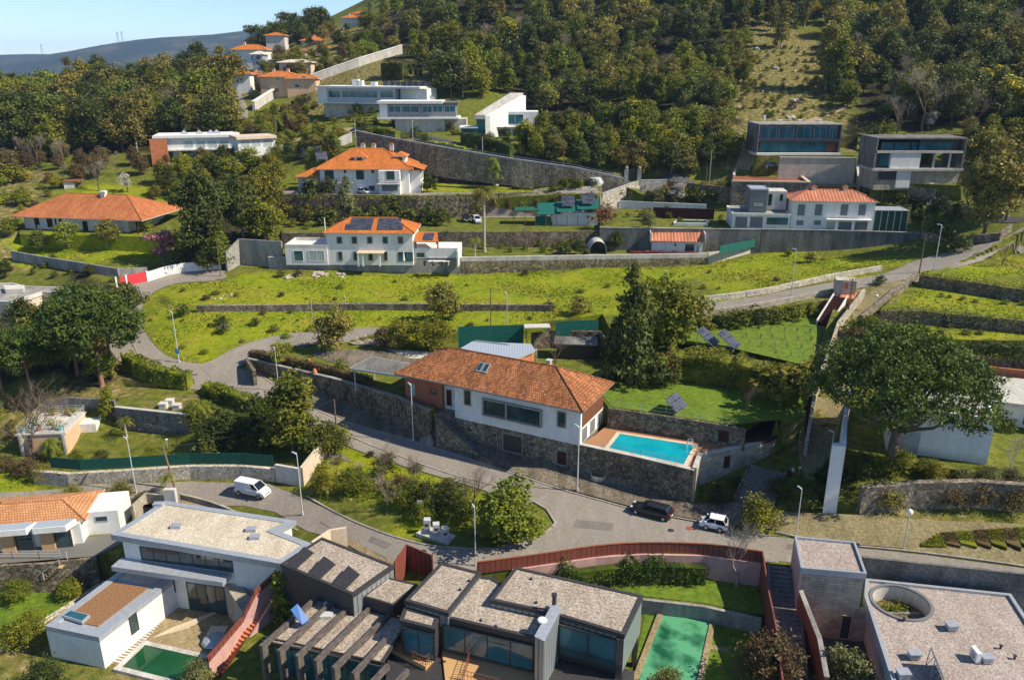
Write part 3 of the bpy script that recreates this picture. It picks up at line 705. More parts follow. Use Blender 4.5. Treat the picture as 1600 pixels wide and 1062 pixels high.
# ---------------------------------------------------------------- ground sheet
def sdf(poly, x, y):
    m = inpoly(x, y, poly); d = np.full(x.shape, 1e9); n = len(poly)
    for i in range(n):
        ax, ay = poly[i][0], poly[i][1]; bx, by = poly[(i+1)%n][0], poly[(i+1)%n][1]; ex, ey = bx-ax, by-ay; L = ex*ex+ey*ey+1e-9
        t = np.clip(((x-ax)*ex+(y-ay)*ey)/L, 0, 1); d = np.minimum(d, np.hypot(x-ax-t*ex, y-ay-t*ey))
    return np.where(m, d, -d)
def cover(polys, soft):
    x = XX.ravel(); y = YY.ravel(); out = np.zeros(len(x))
    nz = np.sin(x*.35+1.3*np.sin(y*.21))*1.2+np.sin(y*.5+1.7*np.sin(x*.3))*1.0+np.sin(x*1.3+y*.9)*.5
    for p in polys: out = np.maximum(out, np.clip((sdf(p, x, y)+nz*soft*.6)/soft+.5, 0, 1))
    return out
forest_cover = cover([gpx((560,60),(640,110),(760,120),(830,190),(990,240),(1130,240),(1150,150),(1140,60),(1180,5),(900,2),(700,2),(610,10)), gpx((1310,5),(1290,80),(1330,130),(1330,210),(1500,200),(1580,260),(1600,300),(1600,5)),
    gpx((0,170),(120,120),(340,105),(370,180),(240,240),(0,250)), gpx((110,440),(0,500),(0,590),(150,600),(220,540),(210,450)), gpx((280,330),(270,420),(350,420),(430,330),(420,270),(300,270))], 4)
dry_cover = cover([gpx((1145,20),(1130,150),(1110,220),(1150,262),(1330,240),(1325,130),(1290,70),(1180,10)), gpx((400,230),(500,130),(620,90),(700,130),(640,200),(560,160),(430,180)), gpx((0,640),(0,700),(120,690),(100,620)),
    gpx((1200,800),(1600,815),(1600,880),(1230,835)), gpx((960,280),(1140,262),(1130,310),(960,300)), gpx((1230,700),(1290,700),(1350,480),(1400,435),(1330,440),(1290,560)), gpx((0,960),(0,1062),(200,1062),(70,1000)),
    gpx((1200,560),(1320,470),(1380,430),(1300,440)), gpx((350,170),(380,100),(560,20),(640,90),(500,130),(400,150)), gpx((-50,290),(60,260),(60,420),(-50,430)), gpx((20,520),(200,560),(310,640),(100,640))], 3)
mead_cover = cover([gpx((228,470),(240,430),(440,430),(720,420),(1110,412),(1200,385),(1440,400),(1380,430),(1260,440),(1100,475),(1090,430),(940,520),(720,530),(560,520),(440,535),(380,548),(260,560),(220,520)),
    gpx((1440,430),(1600,445),(1600,400),(1500,415)), gpx((1375,490),(1620,503),(1620,458),(1430,432)), gpx((1320,552),(1620,562),(1620,505),(1380,485)), gpx((480,700),(560,690),(700,740),(830,800),(750,850),(600,810),(480,770)), gpx((-10,745),(90,755),(110,775),(-10,780)),
    gpx((110,290),(280,285),(280,320),(110,310)), gpx((0,360),(260,375),(270,415),(60,415),(0,380)), gpx((650,275),(850,280),(900,292),(760,303),(640,303))], 2.5)
def ground_material():
    m = bpy.data.materials.new('ground'); m.use_nodes = True; n = m.node_tree; N = n.nodes; L = n.links; b = N['Principled BSDF']
    b.inputs['Roughness'].default_value = .95; b.inputs['Specular IOR Level'].default_value = .1; tc = N.new('ShaderNodeTexCoord'); MT['ground'] = m
    def noise(s, d=8, rg_=.6):
        t = N.new('ShaderNodeTexNoise'); t.inputs['Scale'].default_value = s; t.inputs['Detail'].default_value = d; t.inputs['Roughness'].default_value = rg_; L.new(tc.outputs['Object'], t.inputs[0]); return t.outputs[0]
    def ramp(src, *st):
        r = N.new('ShaderNodeValToRGB'); L.new(src, r.inputs[0]); e = r.color_ramp.elements
        e[0].position, e[0].color = st[0][0], (*st[0][1],1); e[1].position, e[1].color = st[-1][0], (*st[-1][1],1)
        for p, c in st[1:-1]: q = e.new(p); q.color = (*c,1)
        return r.outputs[0]
    def mix(f, a, c, mode='MIX'):
        x = N.new('ShaderNodeMix'); x.data_type = 'RGBA'; x.blend_type = mode
        if isinstance(f, float): x.inputs[0].default_value = f
        else: L.new(f, x.inputs[0])
        L.new(a, x.inputs[6]); L.new(c, x.inputs[7]); return x.outputs[2]
    n1 = noise(.18); n2 = noise(.9, 10); n3 = noise(5, 6, .7); n4 = noise(.06)
    base = ramp(n2, (.3,(.065,.085,.016)),(.5,(.13,.15,.020)),(.7,(.22,.19,.055)))
    mead = ramp(n1, (.33,(.32,.25,.06)),(.42,(.28,.28,.018)),(.52,(.21,.26,.008)),(.66,(.12,.21,.005)))
    mead2 = ramp(n2, (.33,(.08,.13,.008)),(.46,(.20,.25,.010)),(.62,(.32,.30,.025)),(.73,(.32,.23,.08)))
    mead = mix(.55, mead, mead2)
    dry = ramp(n2, (.3,(.06,.07,.018)),(.45,(.14,.135,.035)),(.57,(.24,.19,.075)),(.74,(.44,.36,.22)))
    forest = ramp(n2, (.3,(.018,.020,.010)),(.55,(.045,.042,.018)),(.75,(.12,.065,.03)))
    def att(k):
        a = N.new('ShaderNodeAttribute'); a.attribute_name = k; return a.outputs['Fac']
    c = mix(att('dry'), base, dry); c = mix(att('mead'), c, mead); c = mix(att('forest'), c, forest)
    fine = ramp(n3, (.3,(.55,.55,.5)),(.6,(1.1,1.1,1.05))); c = mix(1.0, c, fine, 'MULTIPLY')
    L.new(c, b.inputs['Base Color']); bp = N.new('ShaderNodeBump'); bp.inputs['Strength'].default_value = .45; bp.inputs['Distance'].default_value = .2
    ad = N.new('ShaderNodeMath'); ad.operation = 'ADD'; L.new(n2, ad.inputs[0]); L.new(n3, ad.inputs[1]); L.new(ad.outputs[0], bp.inputs['Height']); L.new(bp.outputs[0], b.inputs['Normal'])
ground_material()
def grid_mesh(name, X, Y, Z, m):
    ny, nx = X.shape; me = bpy.data.meshes.new(name); me.vertices.add(nx*ny); me.vertices.foreach_set('co', np.stack([X,Y,Z],-1).ravel())
    i = np.arange((ny-1)*(nx-1)); r = i//(nx-1); c = i%(nx-1); a = r*nx+c; F_ = np.stack([a,a+1,a+nx+1,a+nx],1).ravel(); k = len(i)
    me.loops.add(4*k); me.loops.foreach_set('vertex_index', F_); me.polygons.add(k); me.polygons.foreach_set('loop_start', np.arange(k)*4); me.polygons.foreach_set('loop_total', np.full(k,4))
    me.polygons.foreach_set('use_smooth', np.ones(k,bool)); me.materials.append(MT[m]); me.update(calc_edges=True)
    o = bpy.data.objects.new(name, me); COL.objects.link(o); return o
rough_ = (np.sin(XX*1.1+2*np.sin(YY*.7))*np.sin(YY*1.3+1.5*np.sin(XX*.9)))*.10+rng.normal(size=XX.shape)*.05
flatm = np.zeros(XX.size, bool)
for z, poly in PLAT: flatm |= inpoly(XX.ravel(), YY.ravel(), poly)
rough_[flatm.reshape(XX.shape)] = 0
STREET = gpx((345,432),(290,434),(250,441),(218,455),(198,475),(192,500),(198,530),(222,560),(262,580),(320,589),(352,592),(385,601,3.0),(440,622,2.3),(500,652,1.2),(560,678,.4),(640,706,.1),(700,724,0),(780,748,0),(850,772,0))
BRANCH = [G(322,584),G(352,570),G(383,552),G(430,537),G(480,529),G(540,524),G(620,522)]
LINES = [STREET, BRANCH, gpx((1600,365),(1540,392),(1459,424),(1380,437),(1259,462),(1092,484)), gpx((-40,790),(100,782),(300,772),(400,776),(500,812),(600,865)), gpx((600,865),(740,875),(900,850),(1000,830),(1200,850),(1600,895))]
for ln_ in LINES:
    q_ = np.array([(p.x, p.y) for p in smoothline(ln_, 2.0)]); near = np.full(XX.size, 1e9); fx_, fy_ = XX.ravel(), YY.ravel()
    for a_, b_ in q_: near = np.minimum(near, np.hypot(fx_-a_, fy_-b_))
    rough_ *= np.clip((near.reshape(XX.shape)-4.5)/3, 0, 1)
    if ln_ is STREET: k_ = np.clip((near-3.2)/2.5, 0, 1); forest_cover *= k_; mead_cover *= np.clip((near-2.5)/1.5, 0, 1)
wild = np.maximum(forest_cover, dry_cover).reshape(XX.shape); ZZ = HH+rough_*(.15+wild*.9)*(YY > 60)
ROADMASK = []
g = grid_mesh('ground', XS, YS, ZZ, 'ground'); g.data.polygons.foreach_set('use_smooth', np.zeros(len(g.data.polygons), bool)); tag(g, None, None, kind='structure')
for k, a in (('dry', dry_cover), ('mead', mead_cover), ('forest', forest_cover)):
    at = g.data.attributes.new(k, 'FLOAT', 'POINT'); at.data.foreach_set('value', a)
# far land: the same sheet carried on to the horizon, with the ridges seen at the left
mat('farland', (.010,.022,.012), (.11,.085,.05), .006, coord='Object', detail=14, c3=(.022,.036,.016), lo=.36, hi=.72)
def far_h(x, y):
    r = np.hypot(x, y); base = -42+0*x
    hill = lambda cx, cy, sx, sy, h: h*np.exp(-((x-cx)/sx)**2-((y-cy)/sy)**2)
    h = base+hill(-1300,3950,1000,700,192)+hill(-300,4500,1100,900,120)+hill(-2700,4600,900,800,100)+hill(-3700,4300,900,900,80)+hill(1600,2400,1200,1200,200)
    h += 9*np.sin(x/130+2*np.sin(y/210))*np.sin(y/170)*np.clip((y-1200)/1500,0,1)
    return h
rr = np.concatenate([np.linspace(0,1,14)])
fx = np.concatenate([np.arange(-6000,-500,110), np.arange(-500,600,40), np.arange(600,6001,150)]); fy = np.concatenate([np.arange(-1500,0,150), np.arange(0,900,40), np.arange(900,8000,100)])
FX, FY = np.meshgrid(fx, fy); FZ = far_h(FX, FY)
inx = np.clip(FX, GX[0], GX[-1]); iny = np.clip(FY, GY[0], GY[-1]); dist = np.hypot(FX-inx, FY-iny)
edge_h = Hg(inx.ravel(), iny.ravel()).reshape(FX.shape); k = np.exp(-dist/130.0)
FZ = FZ*(1-k)+edge_h*k-.5
inside = (FX > GX[0]+30) & (FX < GX[-1]-30) & (FY > GY[0]+8) & (FY < GY[-1]-30); FZ[inside] -= 30
fg = grid_mesh('hills', FX, FY, FZ, 'farland'); tag(fg, None, None, kind='structure')
# ---------------------------------------------------------------- roads
def ribbon(name, line, wdt, m, off, kind='structure', z=None):
    ln = smoothline(line, 1.0); mb = MB().mt(m); n = len(ln); vs_ = []; K = 6
    for i, p in enumerate(ln):
        d = (ln[min(i+1,n-1)]-ln[max(i-1,0)]).normalized(); nn = Vector((-d.y,d.x,0))
        w_ = wdt if not callable(wdt) else wdt(i/(n-1))
        for j in range(K+1): q = p+nn*w_*(.5-j/K); vs_.append((q.x,q.y,H(q.x,q.y)+off))
    fs = [(i*(K+1)+j+1, i*(K+1)+j, (i+1)*(K+1)+j, (i+1)*(K+1)+j+1) for i in range(n-1) for j in range(K)]
    mb.add(vs_, [f[::-1] for f in fs]); o = mb.build(name, None, uv=False)
    me = o.data
    if me.polygons[0].normal.z < 0: me.flip_normals()
    o['kind'] = kind; return o
road = patch('road', gpx((1610,375),(1590,392),(1540,404),(1480,422),(1420,440),(1300,458),(1200,478),(1092,488),(1092,477),(1180,464),(1290,443),(1380,428),(1440,405),(1520,385),(1570,372),(1600,355)), 'paleasphalt', .07)
tag(road, None, None, kind='structure')
# main street, crossing and the loop round the planted island
tag(patch('road', gpx((200,478),(203,520),(212,552),(245,578),(290,588),(340,598),(372,606),(372,592),(398,585),(430,605),(500,645),(560,668),(640,690),(720,716),(800,742),(870,765),(960,788),(1000,800),(1140,826),(1300,853),(1450,868),(1610,890),(1610,912,.5),(1450,894,.3),(1345,881,.3),(1200,872,.2),(1100,863,0),(1000,861,0),(930,865,0),(870,874,0),(800,884,0),(745,891,0),(690,892,-.2),(640,889,-.6),(560,850),(500,815),(520,800),(640,846),(700,856),(770,858),(830,845),(868,818),(855,795),(790,762),(700,738),(600,702),(520,668),(440,628),(370,614),(300,600),(230,584),(190,560),(176,520),(180,480)), 'paleasphalt', .07, smooth=False), None, None, kind='structure')
tag(patch('road', gpx((520,800),(500,816),(560,850),(480,830),(430,800),(380,790),(340,790),(200,806),(60,806),(-60,806),(-60,770),(40,768),(150,756),(300,752),(420,756),(470,776)), 'paleasphalt', .062, smooth=False), None, None, kind='structure')
tag(patch('road', gpx((180,480),(200,458),(235,438),(275,430),(345,425),(350,436),(300,437),(262,441),(228,454),(212,468),(203,482)), 'paleasphalt', .066), None, None, kind='structure')
tag(patch('pavement', polyz(5.0,(386,563),(450,578),(520,594),(612,620),(668,643))+[MH_A-ux*3,MH_B]+polyz(4.2,(1000,717),(1087,737))+gpx((1180,785),(1210,828),(1140,822),(1000,796),(940,780),(870,761),(800,738),(720,712),(640,686),(560,664),(500,641),(430,601),(398,581)), 'cobble', .16, smooth=False), None, None, kind='structure')
tag(patch('pavement', gpx((1200,800),(1330,805),(1600,820),(1610,886),(1450,865),(1300,850),(1215,832)), 'verge', .12, smooth=False), None, None, kind='structure')
tag(patch('pavement', gpx((545,842),(600,872),(640,889),(625,893),(590,878),(540,850)), 'sand', .1, smooth=False), None, None, kind='structure')
tag(patch('path', gpx((1245,700),(1275,615),(1305,530),(1340,470),(1390,436),(1425,432),(1400,470),(1375,500),(1335,560),(1318,640),(1295,720),(1260,760)), 'verge', .05, smooth=False), None, None, kind='structure')
def kerb(px, label, wdt=.22, h=.17):
    wall('kerb', label, smoothline(gpx(*px), 1.5), wdt, lambda x,y: H(x,y)-.1, lambda x,y: H(x,y)+h, 'kerb', cat='kerb')
kerb([(372,606),(398,583),(430,603),(500,643),(560,666),(640,688),(720,714),(800,740),(870,763),(940,783),(1000,798),(1140,824)], 'long stone kerb between main street and shaded cobbled pavement')
kerb([(520,670),(600,704),(700,740),(790,764),(855,797),(868,818),(830,845),(770,858),(700,856),(640,846),(560,818),(480,776)], 'curving stone kerb round the planted island')
tag(ribbon('road', STREET, lambda t: 6.2, 'paleasphalt', .10), None, None, kind='structure'); tag(ribbon('road', BRANCH, 5.0, 'paleasphalt', .13), None, None, kind='structure')
kerb([(205,480),(206,520),(217,555),(245,575),(290,578),(335,564),(372,549),(425,532),(475,524)], 'low kerb along meadow at the bend of the road')
kerb([(1212,832),(1300,850),(1450,865),(1610,887)], 'kerb along sandy verge beside the straight road at right')
# far lanes on the hill
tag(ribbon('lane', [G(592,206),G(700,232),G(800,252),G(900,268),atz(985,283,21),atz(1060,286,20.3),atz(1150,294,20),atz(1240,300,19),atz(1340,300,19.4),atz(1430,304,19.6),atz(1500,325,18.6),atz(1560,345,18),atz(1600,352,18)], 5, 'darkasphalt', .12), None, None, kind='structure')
tag(ribbon('lane', [G(440,303),G(560,302),G(700,304),G(820,306),G(900,300),G(980,290)], 5, 'paleasphalt', .1), None, None, kind='structure')
tag(ribbon('lane', [G(372,190),G(372,170),G(365,150),G(368,130)], 6, 'paleasphalt', .3), None, None, kind='structure')
tag(ribbon('lane', [G(395,225),G(480,215),G(545,205),G(590,206)], 5, 'sand', .3), None, None, kind='structure')
tag(ribbon('track', [G(1260,192),G(1290,182),G(1322,168)], 2, 'sand', .3), None, None, kind='structure')
# ---------------------------------------------------------------- walls, fences, steps
Z = lambda z, *p: polyz(z, *p)
dn = lambda k: (lambda x, y: H(x, y)-k)
up_ = lambda k: (lambda x, y: H(x, y)+k)
wall('stone_wall', 'long dark rubble wall of the garden beside the main street', Z(5.0,(386,562),(450,577),(520,593),(612,619),(672,643)), .5, -.5, 5.25, 'darkrubble', cope=('concrete',.12,.06))
t = thing('retaining_wall', 'tall dark rubble wall below the turquoise pool terrace', 'wall', atz(1000,716,4.2))
wall('wall_body', '', Z(4.2,(907,695),(1000,715),(1085,735)), .5, -1.5, 4.3, 'darkrubble', cope=('paleconcrete',.1,.1), parent=t)
railing(t, [p+Vector((0,0,.1)) for p in Z(4.3,(912,697),(1000,716),(1083,735))], 1.0, 'greymetal', step=2, bars=2, r=.015)
t = thing('retaining_wall', 'sunlit granite block wall curving right of the pool terrace', 'wall', atz(1150,703,4.2))
wall('wall_body', '', Z(4.2,(1085,735),(1093,714),(1148,702),(1200,690),(1258,664)), .5, -.5, 4.5, 'granite', cope=('paleconcrete',.1,.08), parent=t)
P0, P1 = Z(4.2,(1093,714),(1148,702)); winpx(t, P0-(P1-P0).cross(Vector((0,0,1))).normalized()*-.26, P1-(P1-P0).cross(Vector((0,0,1))).normalized()*-.26, 1130, 711, 1141, 731, glass='deepred', frame='concrete', name='door')
t = thing('retaining_wall', 'dark rubble wall holding the lawn behind the pool terrace', 'wall', atz(1050,665,4.2))
wall('wall_body', '', Z(6.75,(951,638),(1050,652),(1147,667),(1165,672)), .45, 4.0, 6.85, 'darkrubble', parent=t)
P0, P1 = Z(6.75,(1050,652),(1147,667)); q = (P1-P0).cross(Vector((0,0,1))).normalized()*.24; winpx(t, P0+q, P1+q, 1122, 672, 1139, 690, glass='deepred', frame='dark', name='door')
railing(t, Z(6.85,(952,637),(1050,651),(1147,666)), 1.0, 'greymetal', step=3, bars=1, r=.015)
tag(patch('terrace', Z(4.2,(907,695),(1085,735),(1093,714),(1148,702),(1200,690),(1258,664),(1200,662),(1147,690),(950,663),(930,680)), 'deck', .05, smooth=False, z=4.2), None, None, kind='structure')
o = MB().mt('deepred').prism(Z(4.6,(1146,693),(1200,689),(1256,663),(1190,660),(1160,672)), 4.3, 4.75).build('shed_roof'); tag(o, 'flat dark red roof tucked in the corner behind the granite wall', 'roof')
# field walls
wall('field_wall', 'low rubble wall running across the green meadow', gpx((308,487),(430,486),(520,484),(620,484),(740,485),(862,486)), .7, dn(.8), up_(1.2), 'rubble')
wall('field_wall', 'low rubble wall above the sloping lane at the right end of meadow', gpx((1084,474),(1140,467),(1200,458),(1300,436),(1376,423)), .5, dn(.5), up_(1.0), 'palerubble')
wall('roadside_wall', 'low brown wall between sloping lane and solar panel garden', gpx((1091,495),(1160,485),(1215,476),(1265,466),(1300,459)), .4, dn(1.5), up_(.9), 'granite')
wall('terrace_wall', 'dark upper field terrace wall at right edge near the wooden pole', Z(14,(1437,430),(1500,438),(1600,453),(1680,463)), .5, 10.5, 14.05, 'darkrubble')
wall('terrace_wall', 'mossy dark middle terrace wall right of the sloping path', Z(12,(1376,485),(1440,486),(1600,501),(1700,511)), .5, 8.5, 12.05, 'darkrubble')
wall('terrace_wall', 'overgrown lowest terrace wall behind the umbrella pine', Z(10,(1336,546),(1600,557),(1700,566)), .5, 3.5, 10.05, 'darkrubble')
# walls of the middle terraces
wall('terrace_wall', 'weathered parapet wall in front of the house with dark solar roof', Z(10.5,(420,408),(560,409),(720,409)), .5, 5, 11.3, 'concrete', cope=('paleconcrete',.15,.1))
wall('terrace_wall', 'long rubble wall with pale top band above the meadow', Z(10.5,(721,409),(900,406),(1105,403)), .5, 5, 10.6, 'rubble', cope=('paleconcrete',.9,.04))
wall('terrace_wall', 'pale wall stub climbing under the green netting', Z(10.5,(1106,403),(1186,391)), .4, 6, 11.6, 'paleconcrete')
wall('net_screen', 'bright green net screen on the wall beside the tiled shed', [p for p in Z(11.7,(1124,396),(1184,384))], .08, 11.6, 13.3, 'net', cat='net fence')
wall('retaining_wall', 'stained tall concrete wall under the white house with grey shutters', Z(15,(1190,361),(1300,363),(1437,367)), .5, 8, 15.4, 'darkconcrete', cope=('concrete',.12,.08))
wall('retaining_wall', 'stained concrete wall behind the small tiled shed', Z(15,(937,358),(1189,361)), .5, 8, 15.3, 'darkconcrete', cope=('concrete',.12,.08))
wall('orchard_wall', 'dark rubble wall behind the greenhouse and fruit trees', Z(13.8,(720,363),(800,363),(936,362)), .5, 8, 13.95, 'darkrubble')
wall('orchard_wall', 'rubble wall behind the house with dark solar roof', Z(13.8,(440,365),(719,363)), .5, 8, 13.95, 'darkrubble')
wall('driveway_wall', 'long dark rubble wall below the villa driveway', Z(19,(440,306),(560,307),(650,308),(780,304),(862,301)), .5, 13, 19.3, 'darkrubble', cope=('concrete',.15,.06))
wall('driveway_wall', 'curving stone wall below the parked white van', [atz(862,301,19),atz(900,298,19.6),atz(940,291,20.2)], .5, 13, [19.3,19.9,20.5], 'rubble', cope=('paleconcrete',.2,.06))
wall('gate_wall', 'pale stone wall stepping down from the ornate green gate', [atz(941,304,18.6),atz(970,294,19.8),atz(1000,284,21),atz(1042,284,21)], .5, [13,14,15,15], [18.8,20.1,21.3,21.4], 'palerubble', cope=('paleconcrete',.15,.06))
wall('lane_wall', 'long dark retaining wall of the lane above the villa', [atz(556,208,31.2),atz(600,217,30),atz(700,235,28),atz(800,252,26),atz(900,266,24),atz(975,283,21.4)], .6, [24,23,21,20,18,17], [31.8,30.6,28.6,26.6,24.6,22], 'rubble', cope=('concrete',.12,.06))
t = thing('lane_railing', 'wire railing on top of the long lane wall above the villa', 'railing', atz(700,235,28))
railing(t, [atz(600,217,30.7),atz(700,235,28.7),atz(800,252,26.7),atz(900,266,24.7),atz(970,282,22.2)], 1.2, 'greymetal', step=4, bars=2, r=.04)
wall('lane_wall', 'dark rubble wall under the lane right of the green gate', [atz(1045,285,20.6),atz(1150,297,19.9),atz(1235,305,19.6)], .5, 15, [21,20.4,20], 'darkrubble')
wall('lane_wall', 'pale stone wall below the car court of the right glass house', gpx((1345,299),(1420,300),(1462,305)), .4, dn(1), up_(1.2), 'rubble')
wall('bank_wall', 'rough stone wall at the field corner near the big conifers', gpx((1440,372),(1480,385),(1560,376),(1578,362)), .5, dn(1), up_(1.6), 'rubble')
wall('hill_wall', 'long white topped wall climbing the hillside to the forest', [G(397,174),G(430,152),G(480,133),G(560,105),G(628,84)], .9, dn(2), up_(3.0), 'paleconcrete', cope=('white',.25,.3))
wall('garden_wall', 'pale wall of the house court with raised flat concrete block, left of stained lane', [G(425,240),G(470,245),G(500,243),G(550,222)], .6, dn(1), up_(2.6), 'paleconcrete')
# left
wall('garden_wall', 'long weathered concrete wall below the bungalow lawn', gpx((20,405),(60,413),(150,428),(186,434),(232,432)), .35, dn(1), up_(1.9), 'concrete')
t = thing('gate_wall', 'white wall curving from the red gate to the lane end', 'wall', G(230,440))
wall('wall_body', '', gpx((231,440),(262,430),(290,425),(346,420)), .35, dn(.6), up_(1.9), 'white', parent=t)
t = thing('gate', 'bright red sheet metal gate between white pillars', 'gate', G(210,444)); a, b = G(183,450), G(231,440)
wall('gate_leaf', '', [a.lerp(b,.38), a.lerp(b,.97)], .1, dn(0), up_(2.1), 'redpaint', parent=t); wall('gate_leaf', '', [a.lerp(b,.14), a.lerp(b,.28)], .1, dn(0), up_(2.0), 'redpaint', parent=t)
for k in (0, .32, 1): wall('pillar', '', [a.lerp(b,k-.025), a.lerp(b,k+.025)], .35, dn(.3), up_(2.2), 'white', parent=t)
wall('retaining_wall', 'tall stained concrete wall left of the white terrace house', [G(355,424),G(377,412),G(443,412)], .4, dn(1), [12.6,14.6,14.6], 'concrete')
wall('rubble_wall', 'whitewashed rubble wall along the lower lane', gpx((56,752),(110,757),(200,752),(300,745),(380,745),(432,750)), .6, dn(1), up_(1.7), 'palerubble')
wall('net_screen', 'dark green net screen above the whitewashed rubble wall', gpx((84,748),(130,752),(200,749),(300,742),(380,742),(430,746)), .06, up_(1.7), up_(3.2), 'darknet', cat='net fence')
wall('garden_wall', 'plain white wall piece at the corner of the lower lane', gpx((433,751),(472,758)), .4, dn(1), up_(2.4), 'offwhite')
wall('garden_wall', 'sunlit beige wall rising from the lower lane to the street', gpx((473,759),(490,737),(510,711)), .4, dn(1), up_(2.6), 'cream')
wall('garden_wall', 'grey wall behind the bare tree above the peach terrace house', gpx((70,640),(110,634),(158,637),(182,640)), .4, dn(1), up_(1.4), 'darkconcrete')
wall('corner_wall', 'dark mossy wall at the street corner under the clipped hedge', [atz(398,586,4.5),atz(386,562,5.0),atz(396,553,5)], .5, 1, 5.25, 'darkrubble')
t = thing('climbing_wall', 'dark board marked concrete wall dotted with small climbing holds', 'wall', atz(180,636,2.2))
a, b = Z(2.2,(180,637),(293,649)); wall('wall_body', '', [a,b], .4, -3, 2.35, 'darkconcrete', parent=t, cope=('paleconcrete',.1,.15))
q = (b-a).cross(Vector((0,0,1))).normalized()*.22; rr_ = random.Random(3); L_ = (b-a).length
for i in range(26):
    k = rr_.uniform(.03,.95); p = a.lerp(b,k)+q+Vector((0,0,rr_.uniform(-3.0,-.5))); MB().mt(rr_.choice(['rock','f_gold','cream','dark'])).ball(p,.15,6,4).build('climbing_hold', t)
lad = MB().mt('lampmetal'); 
for dz in (0,.4): lad.tube([a.lerp(b,.38)+q*1.3+Vector((0,0,-2.2+dz)), a.lerp(b,.76)+q*1.3+Vector((0,0,-2.5+dz))], .03, 4)
for i in range(12): p = a.lerp(b,.39+.03*i)+q*1.3+Vector((0,0,-2.22-.024*i)); lad.tube([p, p+Vector((0,0,.4))], .02, 4)
tag(lad.build('ladder'), 'metal ladder hung sideways on the dark climbing wall', 'ladder')
# foreground
wall('retaining_wall', 'rose concrete wall with ivy behind the lawn of the dark house', [FENCE[i] for i in range(3, 9)], .5, -4.9, -.15, 'pink')
fl = smoothline([FENCE[i] for i in range(2, 9)], 1.6)
t = thing('metal_fence', 'long curved red sheet metal fence beside the road', 'fence', fl[0])
mb = MB().mt('redfence'); wallstrip(mb, fl, .12, -.2, [1.15]*len(fl)); mb.build('panels', t); mb = MB().mt('rust'); wallstrip(mb, fl, .2, 1.153, 1.2); mb.build('top_rail', t)
t = thing('metal_fence', 'short tall red fence panels by the garage entrance', 'fence', FENCE[0])
pp = Z(.5,(617,900),(636,872),(676,884),(676,890)); mb = MB().mt('redfence'); wallstrip(mb, pp, .12, [-4.6]*4, [2.2,2.2,1.8,1.8]); mb.build('panels', t)
wall('metal_fence', 'straight red fence descending beside the dark steps', [atz(1190,876,0),atz(1201,940,-.6),atz(1212,990,-1),atz(1222,1070,-1.5)], .14, -4.9, [1.15,.3,-.3,-.9], 'redfence', cat='fence')
wall('lawn_wall', 'low board marked wall between upper lawn and the green pool', Z(-3,(800,925),(900,935),(925,928),(1100,948),(1190,968)), .35, -4.9, -2.85, 'concrete')
wall('court_wall', 'brown rusty wall below the granite tower', [atz(1249,938,-.3),atz(1259,960,-1),atz(1279,1010,-1.6),atz(1290,1070,-2)], .35, -5, [.8,-.1,-.8,-1.2], 'rust', cope=('concrete',.12,.1))
wall('road_wall', 'stained grey concrete wall between straight road and gravel roof house', [RW[i] for i in range(2, 6)], .35, -5, [1.4,1.5,1.6,1.7], 'darkconcrete')
wall('white_wall', 'tall narrow white wall standing beside the umbrella pine', [atz(1319,691,9.6),atz(1322,640,9.6),atz(1330,604,9.6)], .45, 0, 9.6, 'white')
o = MB().mt('white').prism([atz(1300,697,9.6),atz(1322,698,9.6),atz(1322,693,9.6),atz(1301,692,9.6)], .3, 9.66).build('white_pier'); tag(o, 'blank white slab facing the steps below the umbrella pine', 'wall')
wall('bank_wall', 'overgrown dry stone wall below the white villa at right', gpx((1340,800),(1420,792),(1520,790),(1640,800)), .8, dn(1), up_(3.2), 'rubble')
wall('path_wall', 'sunlit stone wall along left side of the climbing path', [atz(1260,692,4.6),atz(1276,600,8.5),atz(1297,545,10),atz(1310,505,11),atz(1350,455,12.5)], .4, 0, [4.9,8.8,10.2,11.2,12.9], 'granite')
wall('path_wall', 'rough stone wall along right side of the climbing path', gpx((1345,505),(1375,480),(1405,455),(1432,438)), .5, dn(1), up_(1.3), 'rubble')
def steps(name, label, A, B, wdt, n, m='concrete', side='darkconcrete'):
    """straight flight from the foot A up to the head B"""
    d = Vector((B.x-A.x, B.y-A.y, 0)); L = d.length; d /= L; nn = Vector((-d.y, d.x, 0)); t = thing(name, label, 'stairs', A)
    mb = MB().mt(m)
    for i in range(n):
        p = A+d*L*i/n; q = A+d*L*(i+1)/n; z1 = A.z+(B.z-A.z)*(i+1)/n; c = [p-nn*wdt/2, q-nn*wdt/2, q+nn*wdt/2, p+nn*wdt/2]
        if nn.cross(d).z > 0: c = c[::-1]
        mb.hexa([(v.x,v.y,A.z-.8) for v in c], [(v.x,v.y,z1) for v in c])
    mb.build('steps', t)
    for s_ in (-1, 1):
        w2 = MB().mt(side); a = A+nn*s_*(wdt/2+.12); b = B+nn*s_*(wdt/2+.12); wallstrip(w2, [a, b], .2, A.z-.9, [A.z+.35, B.z+.35]); w2.build('side_wall', t)
    return t
steps('garden_steps', 'red tiled steps climbing to the orange landing by the lane', atz(1287,505,9.1), atz(1313,463,12.1), 2, 16, 'deepred', 'white')
o = MB().mt('redblock').prism(Z(12.1,(1312,464),(1338,468),(1342,458),(1318,455)), 8.5, 12.15).build('landing'); tag(o, 'small orange tiled landing at the head of the red steps', 'landing')
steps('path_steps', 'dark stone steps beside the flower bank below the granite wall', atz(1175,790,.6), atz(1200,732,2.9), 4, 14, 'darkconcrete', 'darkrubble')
steps('yard_steps', 'long flight of shadowed black steps between red fence and granite tower', atz(1236,1080,-4.4), atz(1222,884,.1), 2.6, 26, 'darkconcrete', 'darkconcrete')
